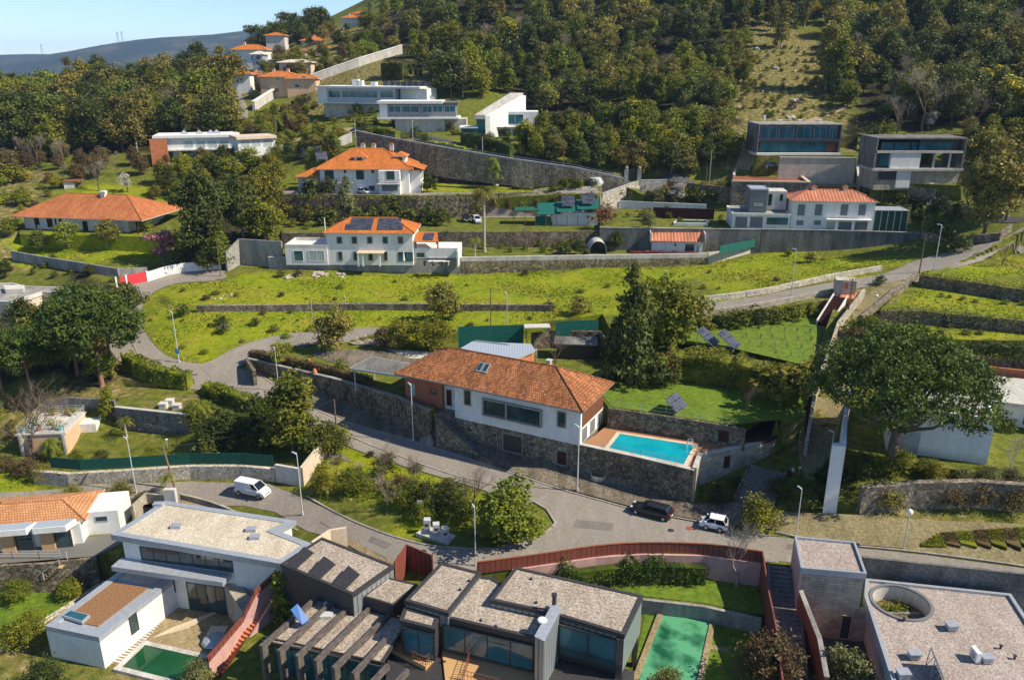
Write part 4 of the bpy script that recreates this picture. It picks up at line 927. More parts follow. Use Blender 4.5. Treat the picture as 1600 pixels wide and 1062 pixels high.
steps('wall_steps', 'sunlit stone steps descending beside the pink wall', atz(345,1052,-7), atz(420,930,-2.5), 1.6, 20, 'pot', 'pink')
wall('pink_wall', 'pink rendered wall with red metal top stepping uphill', [atz(327,1046,-5.9),atz(380,985,-4.6),atz(400,945,-2.3),atz(434,912,-1.6)], .2, -8, [-5,-3.6,-1.2,-.6], 'pink', cope=('redfence',.6,.05))
# ---------------------------------------------------------------- houses
def house(name, label, A, B, z, cat='house', group=None):
    F = Fr(A, B, z); t = thing(name, label, cat, F.A, group); return t, F
def bx(t, F, part, m, x0, x1, y0, y1, z0, z1): return MB().mt(m).box(x0,x1,y0,y1,z0,z1,F.W).build(part, t)
def wrow(t, E, xs, w_, z0, z1, zb, **k):
    for x in xs: win(t, E[0], E[1], x-w_/2, x+w_/2, zb+z0, zb+z1, **k)
def solar(t, F, x0, x1, y0, y1, z0, z1, nx, ny, m='solar', name='solar_panel'):
    """sloping array, front edge low"""
    for i in range(nx):
        a = x0+(x1-x0)*i/nx+.03; b = x0+(x1-x0)*(i+1)/nx-.03
        for j in range(ny):
            s0, s1 = j/ny, (j+1)/ny; c0, c1 = y0+(y1-y0)*s0+.03, y0+(y1-y0)*s1-.03; h0, h1 = z0+(z1-z0)*s0, z0+(z1-z0)*s1
            MB().mt(m).hexa([F.W(a,c0,h0),F.W(b,c0,h0),F.W(b,c1,h1),F.W(a,c1,h1)], [F.W(a,c0,h0+.06),F.W(b,c0,h0+.06),F.W(b,c1,h1+.06),F.W(a,c1,h1+.06)]).build(name, t)
# ===== main house: white, old tile roof, stone base
t, F = house('tiled_house', 'large white house with mottled old tile roof and stone ground floor above the main street', MH_A, MH_B, 4.2)
L, D = F.L, 7.4; E = F.edge('f', D)
bx(t,F,'stone_base','rubble',-.2,L+.02,.03,9,-5,-.02)
wl = bx(t,F,'wall','white',0,L,0,D,0,5.0)
bx(t,F,'side_band','white',L-.05,L+.02,.3,D+.3,0,2.2)
hiproof(t,F,-8.3,L,-.2,D+1.6,5.0,3.0,'oldtile',over=.7,edge='parapet',hipk=1.15)
for a,b,c,d in ((724,608,737,634),):
    winpx(t,E[0],E[1],a,b,c,d,frame='palewood',glass='glass',fw=.15)
o = MB().mt('concrete'); x0,_ = F.x(757,630); x1,_ = F.x(845,645); o.box(x0-.2,x1+.2,-.35,-.01,1.35,1.55,F.W).box(x0-.2,x1+.2,-.35,-.01,3.6,3.8,F.W); xm,_ = F.x(792,640)
o.box(x0-.2,x0,-.35,-.01,1.555,3.595,F.W).box(x1,x1+.2,-.35,-.01,1.555,3.595,F.W).box(xm-.1,xm+.1,-.35,-.01,1.555,3.595,F.W); o.build('window_surround', t)
win(t,E[0],E[1],x0+.02,xm-.12,5.8,7.75,glass='glass',frame='dark'); win(t,E[0],E[1],xm+.12,x1-.02,5.8,7.75,glass='glass',frame='dark',nx=2)
winpx(t,E[0],E[1],870,642,885,668,frame='concrete',glass='glass',fw=.18)
q = F.n*.0
for a,b,c,d,g_ in ((785,678,817,707,'dark'),(869,703,887,727,'deepred')): 
    Pa, Pb = F.P(-.2,.03), F.P(L,.03); winpx(t,Pa,Pb,a,b,c,d,frame='concrete',glass=g_,fw=.15,name='garage_door' if g_=='dark' else 'door')
for a,b in ((733,671),(772,680),(831,694)): winpx(t,F.P(-.2,.03),F.P(L,.03),a-3,b-2,a+3,b+1.5,frame='dark',glass='dark',name='vent')
Er = F.edge('r', D); wp = MB().mt('wood').box(L+.01,L+.1,.5,D-.1,2.3,4.95,F.W).build('wood_cladding', t)
for y in (1.3,3.9,6.4): win(t,Er[0],Er[1],y-.7,y+.7,4.35,6.2,glass='shutter',frame='concrete',proud=.1)
for (a,b) in ((748,578),(757,578)):
    p = F.x(a+2,b+6,2.2)[0]; zz = 6.85
    MB().mt('greymetal').hexa([F.W(p-.35,1.6,zz-.42),F.W(p+.35,1.6,zz-.42),F.W(p+.35,2.9,zz+.32),F.W(p-.35,2.9,zz+.32)],[F.W(p-.35,1.6,zz-.26),F.W(p+.35,1.6,zz-.26),F.W(p+.35,2.9,zz+.48),F.W(p-.35,2.9,zz+.48)]).build('skylight', t)
    MB().mt('glass').hexa([F.W(p-.27,1.7,zz-.2),F.W(p+.27,1.7,zz-.2),F.W(p+.27,2.8,zz+.43),F.W(p-.27,2.8,zz+.43)],[F.W(p-.27,1.7,zz-.19),F.W(p+.27,1.7,zz-.19),F.W(p+.27,2.8,zz+.44),F.W(p-.27,2.8,zz+.44)]).build('skylight_pane', t)
ch = MB().mt('paleconcrete').box(L*.62,L*.62+.5,4.6,5.1,7.4,8.5,F.W).build('chimney', t); MB().mt('lampmetal').box(L*.62-.1,L*.62+.6,4.5,5.2,8.5,8.6,F.W).build('chimney_cap', ch)
bx(t,F,'gutter','parapet',-8.9,L+.7,-.98,-.86,4.86,5.0)
# brick wing and entry
bw = bx(t,F,'brick_wall','brick',-8.6,-2.6,1.0,9,.3,4.3); win(t,F.P(-8.6,1.0),F.P(-2.6,1.0),.9,1.7,5.6,7.4,glass='curtain',frame='concrete'); win(t,F.P(-8.6,1.0),F.P(-2.6,1.0),4.2,5.2,6.4,7.2,glass='glass',frame='dark')
bx(t,F,'entry_wall','white',-2.59,-.02,1.6,8,.2,4.9); win(t,F.P(-2.6,1.6),F.P(0,1.6),.3,1.2,4.9,7.3,glass='deepred',frame='concrete',name='door'); win(t,F.P(-2.6,1.6),F.P(0,1.6),1.5,2.3,6.2,7.4,glass='glass',frame='palewood')
bx(t,F,'landing','rubble',-8.8,-.01,-.3,1.59,-5,.2)
st = MB().mt('darkconcrete')
for i in range(14): st.box(-1.6+i*.42,-1.6+(i+1)*.42,-1.7,-.32,-5,-.2-i*.27,F.W)
st.build('stair', t); MB().mt('rubble').hexa([F.W(-1.8,-2.0,-5),F.W(4.6,-2.0,-5),F.W(4.6,-1.72,-5),F.W(-1.8,-1.72,-5)],[F.W(-1.8,-2.0,.5),F.W(4.6,-2.0,-3.5),F.W(4.6,-1.72,-3.5),F.W(-1.8,-1.72,.5)]).build('stair_wall', t)
bx(t,F,'rear_parapet','paleconcrete',3,L-3.5,D+1.9,D+2.2,3,5.6)
# carport
cpz = 8.3; poly = Z(cpz,(545,575),(582,556),(662,572),(636,588)); t = thing('carport', 'flat grey bitumen carport roof beside the brick wing', 'carport', (poly[0].x,poly[0].y,5))
r = MB().mt('greymetal').prism(poly,cpz-.25,cpz).build('roof', t); MB().mt('darkconcrete').prism(inset(poly,.2),cpz+.005,cpz+.03).build('roof_bed', r)
for a in inset(poly,.5): MB().mt('lampmetal').tube([(a.x,a.y,4.9),(a.x,a.y,cpz-.26)],.08,6).build('post', t)
# zinc roofed building behind
zp = Z(8.6,(690,561),(738,533),(830,537),(836,546),(800,562),(770,566)); t = thing('metal_roof_building', 'low building with pale blue metal roof behind the mottled tile roof', 'building', (zp[0].x,zp[0].y,5.5))
MB().mt('bluemetal').prism(zp,8.2,8.6).build('roof', t); MB().mt('redblock').prism(inset(zp,.4),4,8.19).build('wall', t)
rs = Z(8.7,(742,532),(795,538)); MB().mt('greymetal').tube([rs[0],rs[1]],.12,4).build('ridge', t)
w2 = Z(8.2,(808,562),(830,546)); MB().mt('redblock').prism([w2[0],w2[1],w2[1]+Vector((.4,.2,0)),w2[0]+Vector((.4,.2,0))],5,8.1).build('block_wall', t)
fr_ = Z(8.0,(800,556),(839,546),(839,552)); MB().mt('lampmetal').tube([fr_[0],fr_[1]],.08,4).tube([fr_[1],fr_[1]-Vector((0,0,2.5))],.08,4).build('pergola', t)
MB().mt('greymetal').prism(Z(8.0,(700,553),(798,563),(800,556),(730,545)),7.5,7.99).build('gutter_roof', t)
# ===== house with dark solar roof
t, F = house('solar_roof_house', 'white two storey house with orange hip roof covered by dark solar panels', atz(513,410,10.5), atz(646,411,10.5), 10.5)
L, D = F.L, 8.5; E = F.edge('f', D); bx(t,F,'wall','white',0,L,0,D,-.5,6.2); hiproof(t,F,0,L,0,D,6.2,2.3,'newtile',over=.55)
for c in (521,615,711,807,903): winpx(t,E[0],E[1],c/4+395.5,265+418/4,c/4+404.5,265+464/4,glass='greenshutter' if c<903 else 'wood',frame='concrete',fw=.17)
for c in (528,624,718,810): winpx(t,E[0],E[1],c/4+396,265+511/4,c/4+403.5,265+570/4,glass='glass',frame='concrete',fw=.15,name='door')
winpx(t,E[0],E[1],622,394,645,408,glass='tealglass',frame='dark',nx=2)
for x0,x1,n in ((2.6,8.8,5),(10.6,16.4,5)):
    xx = [F.x(a,350,0)[0] for a in ((537,579) if x0<5 else (587,628))]
    k = 2.3/(D/2+.55); solar(t,F,xx[0],xx[1],.3,2.1,6.2+.85*k+.06,6.2+2.65*k+.06,6,1); solar(t,F,xx[0]+(.8 if x0<5 else 0),xx[1]-(0 if x0<5 else .6),2.15,3.9,6.2+2.7*k+.06,6.2+4.45*k+.06,5,1)
MB().mt('white').tube([F.W(-.4,1,3),F.W(-.4,1,9)],.12,6).build('flue', t)
x1,_ = F.x(447,400); bx(t,F,'left_wing','white',x1,-.01,-.3,7,-.5,3.0); r = ring(MB().mt('offwhite'),[F.P(x1,-.3),F.P(-.02,-.3),F.P(-.02,7),F.P(x1,7)],.25,13.503,14.2).build('parapet', t)
Pa,Pb = F.P(x1,-.3), F.P(0,-.3)
for a,c in ((459,474),(482,507)): winpx(t,Pa,Pb,a,391.5,c,408,glass='curtain' if a>470 else 'tealglass',frame='white',nx=2 if a>470 else 1)
x2,_ = F.x(717,397); bx(t,F,'right_wing','white',L+.02,x2,1.2,7,-.5,2.9); Pa,Pb = F.P(L,1.2), F.P(x2,1.2); winpx(t,Pa,Pb,651,395,663,408,glass='glass',frame='dark')
bx(t,F,'wing_end','white',x2-.3,x2,-1.5,1.19,-.5,2.9)
MB().mt('newtile').hexa([F.W(L+.2,.5,4.2),F.W(L+5.2,.5,4.2),F.W(L+4.4,5,5.3),F.W(L+.2,5,5.3)],[F.W(L+.2,.5,4.35),F.W(L+5.2,.5,4.35),F.W(L+4.4,5,5.45),F.W(L+.2,5,5.45)]).build('porch_roof', t)
for x,y in ((L+5,.7),(L+4.2,4.8),(L+.5,.7)): MB().mt('wood').box(x-.12,x+.12,y-.12,y+.12,2.9,4.2,F.W).build('porch_post', t)
solar(t,F,L+1.9,L+4.0,1.0,4.2,4.55,5.33,2,1)
pg = MB().mt('white')
a,_ = F.x(560,408,-2.2); b,_ = F.x(597,408,-2.2)
for x,y in ((a,-2.2),(a+.9,-2.2),(b-.5,-2.2)): pg.box(x-.15,x+.15,y-.15,y+.15,-.2,2.4,F.W)
pg.mt('palewood').box(a-.3,b+.3,-2.4,-.02,2.403,2.55,F.W); pg.build('pergola', t)
tb = thing('table', 'white outdoor table on the terrace of the solar roof house', 'table', F.P(L+5.2,-1.2)); MB().mt('white').box(L+3.2,L+7.6,-1.8,-.8,.72,.8,F.W).build('tabletop', tb)
for x in (L+3.5,L+7.3): MB().mt('white').box(x-.1,x+.1,-1.6,-1,0,.715,F.W).build('leg', tb)
c0 = thing('chair', 'black chair at the white terrace table', 'chair', (0,0,0), 'chairs at the terrace table')
for part, q in (('seat',(-.25,.25,-.25,.25,.4,.46)),('backrest',(-.25,.25,.22,.27,.463,.95)),('legs',(-.2,.2,-.2,.2,0,.395))): MB().mt('dark').box(*q).build(part, c0)
for i in range(7):
    p = F.P(L+2.6+i*.9,-.4 if i%2 else -2.2); (setattr(c0,'location',p) if i == 0 else copytree(c0, p, .6*i))
um = thing('parasol', 'closed white parasol on the terrace', 'parasol', F.P(L-1.6,-2)); MB().mt('lampmetal').tube([F.P(L-1.6,-2),F.P(L-1.6,-2,3)],.04,5).build('pole', um); MB().mt('white').tube([F.P(L-1.6,-2,1),F.P(L-1.6,-2,1.6),F.P(L-1.6,-2,2.9)],[.28,.2,.05],8).build('canopy', um)
# ===== orange roof villa
t, F = house('orange_roof_villa', 'white villa with bright orange dormered roof and three chimneys', atz(502,303,19), atz(640,303,19), 19)
L, D = F.L, 12.5; E = F.edge('f', D); bx(t,F,'wall','white',0,L,0,D,-.5,6.0); hiproof(t,F,0,L,0,D,6.0,4.2,'newtile',over=1.1,hipk=1.1)
x0,_ = F.x(592,290,-2.5); x1,_ = F.x(625,290,-2.5); bx(t,F,'front_bay','white',x0,x1,-2.5,-.01,-.5,5.8)
bx(t,F,'side_bay','white',L+.01,L+2.5,2,9,-.5,5.6); MB().mt('newtile').add([F.W(L,1,6.7),F.W(L+3.6,.9,5.6),F.W(L+3.6,10,5.6),F.W(L,9.6,6.7)],[(0,1,2,3)]).box(L+.1,L+3.5,1,9.9,5.45,5.58,F.W).build('side_roof', t)
Pb_ = (F.P(x0,-2.5), F.P(x1,-2.5)); winpx(t,*Pb_,596,285,622,299,glass='shutter',frame='offwhite',name='garage_door'); winpx(t,*Pb_,603,267,617,281,glass='greenshutter',frame='offwhite',name='balcony_door')
rl = railing(t,[F.P(x0-.3,-3.4,2.9),F.P(x1+.3,-3.4,2.9)],1.0,'dark',step=.6); bx(t,F,'balcony','offwhite',x0-.3,x1+.3,-3.5,-2.52,2.7,2.88)
for a,b,c,d in ((507,266,522,281),(556,266,569,281)): winpx(t,E[0],E[1],a,b,c,d,glass='greenshutter',frame='offwhite',name='balcony_door')
for a,b,c,d in ((537,265,541,271),(580,265,585,271),(535,289,541,296),(576,290,586,298),(512,290,524,301)): winpx(t,E[0],E[1],a,b,c,d,glass='glass',frame='offwhite')
bx(t,F,'balcony','offwhite',x0-11,x0-6.4,-1.2,-.02,2.7,2.88); railing(t,[F.P(x0-11,-1.15,2.9),F.P(x0-6.4,-1.15,2.9)],1.0,'dark',step=.6)
bx(t,F,'balcony','offwhite',.2,4.2,-1.2,-.02,2.7,2.88); railing(t,[F.P(.2,-1.15,2.9),F.P(4.2,-1.15,2.9)],1.0,'dark',step=.6)
Er = F.edge('r', D); win(t,F.P(L+2.5,2),F.P(L+2.5,9),1,2.4,22,24,glass='greenshutter',frame='offwhite'); win(t,F.P(L+2.5,2),F.P(L+2.5,9),4,5.4,22,24,glass='greenshutter',frame='offwhite')
for px_ in (566,583,611): xx,_ = F.x(px_,228,D/2); chimney(t,F,xx,D/2+.8,9.6,1.5,1.0)
for px_,yy in ((562,2.6),(625,3.4)):
    xx,_ = F.x(px_,248,yy); bx(t,F,'dormer','white',xx-1.3,xx+1.3,yy-.4,yy+4,6.9,8.6); hiproof(t,F,xx-1.3,xx+1.3,yy-.4,yy+4,8.6,1.0,'newtile',over=.5,name='dormer_roof',cap=False)
    win(t,F.P(xx-1.3,yy-.4),F.P(xx+1.3,yy-.4),.6,2.0,26.2,27.5,glass='greenshutter',frame='white',name='dormer_window')
bx(t,F,'left_wing','offwhite',-6.5,-.02,4,11,-.5,3.6); hiproof(t,F,-6.5,-.1,4,11,3.6,1.6,'newtile',over=.5,name='wing_roof')
# ===== bungalow at the left
t, F = house('tiled_bungalow', 'low spreading white bungalow with orange tiled hip roof and red shutters', atz(40,357,13.9), atz(205,363,13.9), 13.9)
L, D = F.L, 14; E = F.edge('f', D); bx(t,F,'wall','white',0,L*.98,0,D,-2.2,3.0); hiproof(t,F,-.6,L+3,-.6,D,3.0,4.0,'midtile',over=1.3)
hiproof(t,F,-.5,9,D-1,D+6,2.8,1.8,'midtile',over=.8,name='rear_roof'); chimney(t,F,L*.62,D*.45,6.4,1.2,1.1,'white','white')
for a,b,c,d in ((53,338,62,352),(73,340,83,356),(129,345,138,361),(92,341,98,352)): winpx(t,E[0],E[1],a,b,c,d,glass='deepred',frame='white',name='door')
for x in (-.8,4,9,L+2.6): MB().mt('deepred').box(x-.12,x+.12,-1.5,-1.26,-1,2.85,F.W).build('porch_post', t)
bx(t,F,'terrace_base','white',6,L+.5,-1.8,-.02,-2.8,-.1); bx(t,F,'side_wall','white',L*.98+.01,L+5,-.5,-.2,-3.5,-.3)
sk = MB().mt('white').ball(F.W(L*.66,D*.4,7.8),.5,8,6,.4).build('satellite_dish', t)
# pale house far left
t = thing('flat_roof_house', 'beige flat roofed house behind the pine group at left edge', 'house', atz(30,480,5)); pp = Z(9.6,(-60,470),(-40,445),(20,444),(40,449),(112,451),(108,461),(66,458),(18,474)); MB().mt('cream').prism(inset(pp,.2),4,9.3).build('wall', t); flatroof(t,pp,9.7,'concrete','offwhite',slab=.5,par=.2)
Pa,Pb = Z(9.3,(18,475),(66,459)); winpx(t,Pa,Pb,41,468,52,484,glass='glass',frame='offwhite',name='door'); Pa,Pb = Z(9.3,(66,458),(108,462)); winpx(t,Pa,Pb,87,464,97,474,glass='glass',frame='concrete')
Pa,Pb = Z(9.3,(-40,471),(18,475)); winpx(t,Pa,Pb,-6,477,10,492,glass='deepred',frame='dark',name='garage_door')
bx_ = Z(10.4,(5,446),(38,446),(36,452),(8,453)); MB().mt('offwhite').prism(bx_,9.75,10.5).build('roof_box', t)
# ===== right white house with grey shutters
t, F = house('white_shutter_house', 'plain white two storey house with tiled roof and grey roller shutters', atz(1234,359,15), atz(1362,362,15), 15)
L, D = F.L, 8; E = F.edge('f', D); bx(t,F,'wall','white',0,L,0,D,-.3,6.3); hiproof(t,F,0,L,0,D,6.3,1.9,'ribtile',over=.5)
for a in (1246,1273,1313,1341): winpx(t,E[0],E[1],a,319,a+12,337,glass='shutter',frame='greymetal')
for a in (1244,1271.5): winpx(t,E[0],E[1],a,344,a+11.5,352,glass='shutter',frame='greymetal')
bx(t,F,'canopy','white',*[F.x(a,345)[0] for a in (1289,1360)],-1.5,-.02,2.55,2.7)
for a,c in ((1290,1304),(1309.5,1331),(1335,1357)): winpx(t,E[0],E[1],a,346,c,360,glass='shutter' if a>1300 else 'curtain',frame='white',name='door')
for x in [F.x(a,350,-1.4)[0] for a in (1307,1333,1357)]: bx(t,F,'post','white',x-.15,x+.15,-1.45,-1.15,-.2,2.54)
for a,h in ((1271,1.1),(1320,1.2)): chimney(t,F,F.x(a,300,4)[0],4,7.6,h,.9,'offwhite')
# grey modern house
t, F = house('grey_cube_house', 'modern house with dark grey cube storey over twin garage doors', atz(1143,357,15), atz(1233,359,15), 15)
L, D = F.L, 9; bx(t,F,'lower_wall','white',0,L,0,D,-.3,3.0); Pa,Pb = F.P(0,0),F.P(L,0)
for a,c in ((1148,1168),(1171,1192)): winpx(t,Pa,Pb,a,338,c,356,glass='shutter',frame='white',name='garage_door')
winpx(t,Pa,Pb,1198,340,1231,351,glass='tealglass',frame='dark',nx=4); x0,_ = F.x(1172,320,.2); x1,_ = F.x(1199,320,.2)
flatroof(t,[F.P(-.2,-.4),F.P(L,-.4),F.P(L,D),F.P(-.2,D)],18.35,'concrete','white',slab=.3,par=.15,name='lower_roof')
bx(t,F,'cube','shutter',x0,x1,.6,6,3.55,8.2); bx(t,F,'rear_block','offwhite',x1+.01,L-.3,4,D,3.55,7.6); winpx(t,F.P(x0,.6),F.P(x1,.6),1177,316,1193,323,glass='curtain',frame='dark',nx=2)
flatroof(t,[F.P(x0-.1,.5),F.P(x1+.1,.5),F.P(x1+.1,6.1),F.P(x0-.1,6.1)],23.45,'bluemetal','greymetal',slab=.2,par=.1,w_=.15,name='upper_roof')
win(t,F.P(x1,4),F.P(L-.3,4),.8,1.6,19.5,22,glass='glass',frame='dark'); win(t,F.P(x1,4),F.P(L-.3,4),3.2,3.9,20.5,22,glass='glass',frame='dark')
# greenhouse cage
t, F = house('net_greenhouse', 'dark glazed enclosure beside the shuttered white house', atz(1363,361,15), atz(1415,362,15), 15, 'greenhouse'); fr = MB().mt('greymetal')
for x in np.linspace(0,F.L,6):
    for y in (0,5): fr.box(x-.06,x+.06,y-.06,y+.06,0,4.4,F.W)
fr.box(-.1,F.L+.1,-.1,5.1,4.4,4.5,F.W); fr.build('frame', t); MB().mt('greenshutter').box(.1,F.L-.1,.1,4.9,0,4.35,F.W).build('glazing', t)
# tiled shed
t, F = house('tiled_shed', 'small white garden shed with rusty orange tile roof', atz(1018,396,10.5), atz(1097,398,10.5), 10.5, 'shed'); L, D = F.L, 4.5; bx(t,F,'wall','white',0,L,0,D,-.3,2.7)
MB().mt('ribtile').hexa([F.W(-.3,-.6,2.7),F.W(L+.3,-.6,2.7),F.W(L+.3,D,4.3),F.W(-.3,D,4.3)],[F.W(-.3,-.6,2.85),F.W(L+.3,-.6,2.85),F.W(L+.3,D,4.45),F.W(-.3,D,4.45)]).build('roof', t); E = F.edge('f', D)
MB().mt('white').box(-.45,-.31,-.6,D,2.6,4.5,F.W).box(L+.31,L+.45,-.6,D,2.6,4.5,F.W).box(-.3,L+.3,D+.01,D+.2,2.6,4.75,F.W).build('verge', t)
winpx(t,E[0],E[1],1070,381,1085,396,glass='glass',frame='greymetal',name='door'); winpx(t,E[0],E[1],1053,380,1057,385,glass='dark',frame='white'); winpx(t,E[0],E[1],1087,382,1093,397,glass='curtain',frame='white',name='door')
# polytunnel
t, F = house('polytunnel', 'small pale plastic arched greenhouse tunnel in the orchard', atz(921,397,10.5), atz(948,397,10.5), 10.5, 'greenhouse'); mb = MB().mt('offwhite'); rr2 = F.L/2; vs_=[]
for y in (0,5):
    for i in range(13): a = math.pi*i/12; vs_.append(F.W(rr2-math.cos(a)*rr2,y,math.sin(a)*rr2*1.15+.6*(math.sin(a)>0)*min(1,math.sin(a)*4)))
mb.add(vs_,[(i,i+1,14+i,13+i)[::-1] for i in range(12)]); mb.build('cover', t); fr = MB().mt('lampmetal')
for y in (0,2.5,5): MB().mt('lampmetal').tube([F.W(rr2-math.cos(math.pi*i/12)*rr2,y,math.sin(math.pi*i/12)*rr2*1.15+.62*min(1,math.sin(math.pi*i/12)*4)+.03) for i in range(13)],.04,4).build('hoop', t)
# green roofed sheds
t, F = house('netted_shed', 'long open shed with sloping green cloth roof and pale rear wall', atz(803,353,13.8), atz(936,354,13.8), 13.8, 'shed'); L = F.L
for i,(a,b,h0,h1,y0) in enumerate(((0,.30,3.2,3.3,1.5),(.27,.55,2.6,4.3,0),(.5,.78,3.2,4.7,0),(.74,1.0,3.8,5.2,.2))):
    MB().mt('net').hexa([F.W(L*a,y0,h0),F.W(L*b,y0,h0+.15),F.W(L*b,5.5,h1+.2),F.W(L*a,5.5,h1)],[F.W(L*a,y0,h0+.06),F.W(L*b,y0,h0+.21),F.W(L*b,5.5,h1+.26),F.W(L*a,5.5,h1+.06)]).build('cloth_roof', t)
for x in np.linspace(.1,L-.1,9): MB().mt('bark').box(x-.07,x+.07,.1,.24,-.1,2.5,F.W).build('post', t)
bx(t,F,'rear_wall','white',L*.45,L-.2,1.2,1.4,-.1,2.9); bx(t,F,'net_panel','darknet',L*.25,L*.44,.3,.36,-.1,2.2)
for i,k in enumerate((.56,.80)): solar(t,F,L*k,L*k+3.0,1.5,4.5,4.3+.6*i,6.2+.6*i,2,1)
# garden with small pool in front of grey house
bxs = [('garden_wall','white wall behind the small garden pool','white',(968,325),(1103,331),.3,1.8),('garden_wall','brown painted wall beside the small garden pool','deepred',(1020,340),(1115,343),.3,2.4)]
for nm,lb,m,a,b,th_,h_ in bxs: wall(nm, lb, [atz(*a,15),atz(*b,15)], th_, 14.5, 15+h_, m)
sp_ = Z(15,(1052,352),(1106,353),(1103,348),(1056,347)); t = thing('garden_pool', 'tiny raised pool in front of the brown wall', 'pool', sp_[0]); ring(MB().mt('white'),sp_,.3,14.9,15.6).build('coping', t); MB().mt('darkgreenwater').prism(inset(sp_,.25),15,15.5).build('water', t)
# ===== top right glass houses
t, F = house('glass_box_house', 'dark framed two storey glass house over a pale block wall', atz(1183,241,27.5), atz(1310,241,27.5), 27.5)
L, D = F.L, 10; bx(t,F,'core','dark',.2,L-.2,.9,D,0,6.99); E = (F.P(0,.9),F.P(L,.9))
bx(t,F,'frame_top','concrete',-.2,L+.2,0,D,7.0,7.3); bx(t,F,'frame_side','darkconcrete',L-.1,L+.2,0,D,-.2,6.99); bx(t,F,'frame_side','darkconcrete',-.2,.1,0,D,-.2,6.99); bx(t,F,'floor_slab','dark',.1,L-.1,0,D,3.0,3.7); bx(t,F,'base_slab','white',-.3,L+.3,-.6,D,-.4,.3)
for a,c in ((1189,1214),(1217,1241),(1245,1267),(1271,1292),(1296,1307)): winpx(t,*E,a,198,c,217,glass='tealglass',frame='greymetal',nx=2)
for a,c in ((1187,1217),(1217,1255),(1255,1291)): winpx(t,*E,a,222,c,238,glass='tealglass',frame='dark',nx=2)
winpx(t,*E,1291,222,1305,238,glass='wood',frame='dark'); MB().mt('white').box(L*.13,L*.13+.5,6,6.5,7.7,9.0,F.W).build('chimney', t)
for k in (.3,.55,.8): bx(t,F,'roof_vent','white',L*k,L*k+1,5,6,7.71,7.95)
wall('block_wall', 'pale block wall with thin shrubs below the glass box house', [atz(1218,246,27.2),atz(1338,247,27.2)], .5, 19, 27.1, 'paleblock', cope=('paleconcrete',.25,.3))
wall('side_wall', 'long pale side wall left of the glass box house', [atz(1146,277,22),atz(1160,235,27),atz(1170,205,31)], .5, 15, [22.6,27.4,31.5], 'paleconcrete')
wall('side_wall', 'pale boundary wall right of the glass box house', [atz(1341,285,21.5),atz(1335,235,26.5),atz(1328,200,31)], .5, 15, [22.5,28,32], 'paleconcrete')
tag(patch('yard', [G(1150,262),G(1182,262),G(1186,225),G(1163,215)], 'sand', .3, smooth=False), None, None, kind='structure')
o = MB().mt('rust').prism(Z(22.2,(1145,283),(1262,285),(1232,268),(1145,265)),17,22.1).build('planting_bed'); tag(o, 'flat rust red planting bed on the terrace above the lane', 'planting bed')
wall('ramp_wall', 'pale wall wrapping the rust red planting bed', [atz(1143,285,22),atz(1264,287,22),atz(1234,268,22.2)], .4, 16, [22.2,22.2,23.0], 'rubble', cope=('cream',.3,.3))
tag(patch('yard', Z(19.9,(1270,298),(1342,300),(1338,278),(1280,280)), 'sand', .5, smooth=False, z=20.5), None, None, kind='structure')
t, F = house('framed_glass_house', 'long house in a pale concrete frame with teal glass upper floor, farthest right', atz(1366,263,26), atz(1502,263,26), 26)
L, D = F.L, 9; bx(t,F,'core','dark',.3,L*.5,1.2,D,0,6.5); bx(t,F,'upper_core','dark',.3,L-.3,1.2,D,4.0,6.5); bx(t,F,'frame_top','darkconcrete',-.3,L+.3,0,D,6.5,6.85); bx(t,F,'floor_slab','paleconcrete',-.2,L+.2,0,D,3.4,3.9); bx(t,F,'frame_side','darkconcrete',-.3,.15,0,D,-.5,6.49); bx(t,F,'frame_side','darkconcrete',L-.1,L+.35,0,D,-.5,6.49)
E = (F.P(0,1.2),F.P(L,1.2))
for a,c in ((1376,1396),(1397,1406),(1406,1422),(1424,1433),(1436,1488)): winpx(t,*E,a,222,c,237,glass='tealglass',frame='dark',nx=1 if c-a<20 else 4)
bx(t,F,'white_panel','white',*[F.x(a,255)[0] for a in (1392,1438)],.2,1.19,-.05,3.39); winpx(t,*E,1374,242,1391,259,glass='tealglass',frame='dark')
bx(t,F,'back_wall','f_gold',L*.52,L*.9,D-.3,D,0,3.5)
for k in (.68,.86): bx(t,F,'column','paleconcrete',L*k,L*k+.4,.6,1,0,3.39)
bx(t,F,'lower_slab','paleconcrete',-.4,L+.4,-.3,D,-.6,-.05); bx(t,F,'basement','granite',.5,L,.3,D,-5,-.61)
Eb = (F.P(.5,.3),F.P(L,.3)); winpx(t,*Eb,1372,268,1400,281,glass='dark',frame='dark',name='garage_opening'); bx(t,F,'gable_panel','white',*[F.x(a,272)[0] for a in (1402,1424)],.1,.29,-4.5,-.7)
tag(patch('car_court', gpx((1345,302),(1465,305),(1450,285),(1365,284)), 'paleasphalt', .15, smooth=False), None, None, kind='structure')
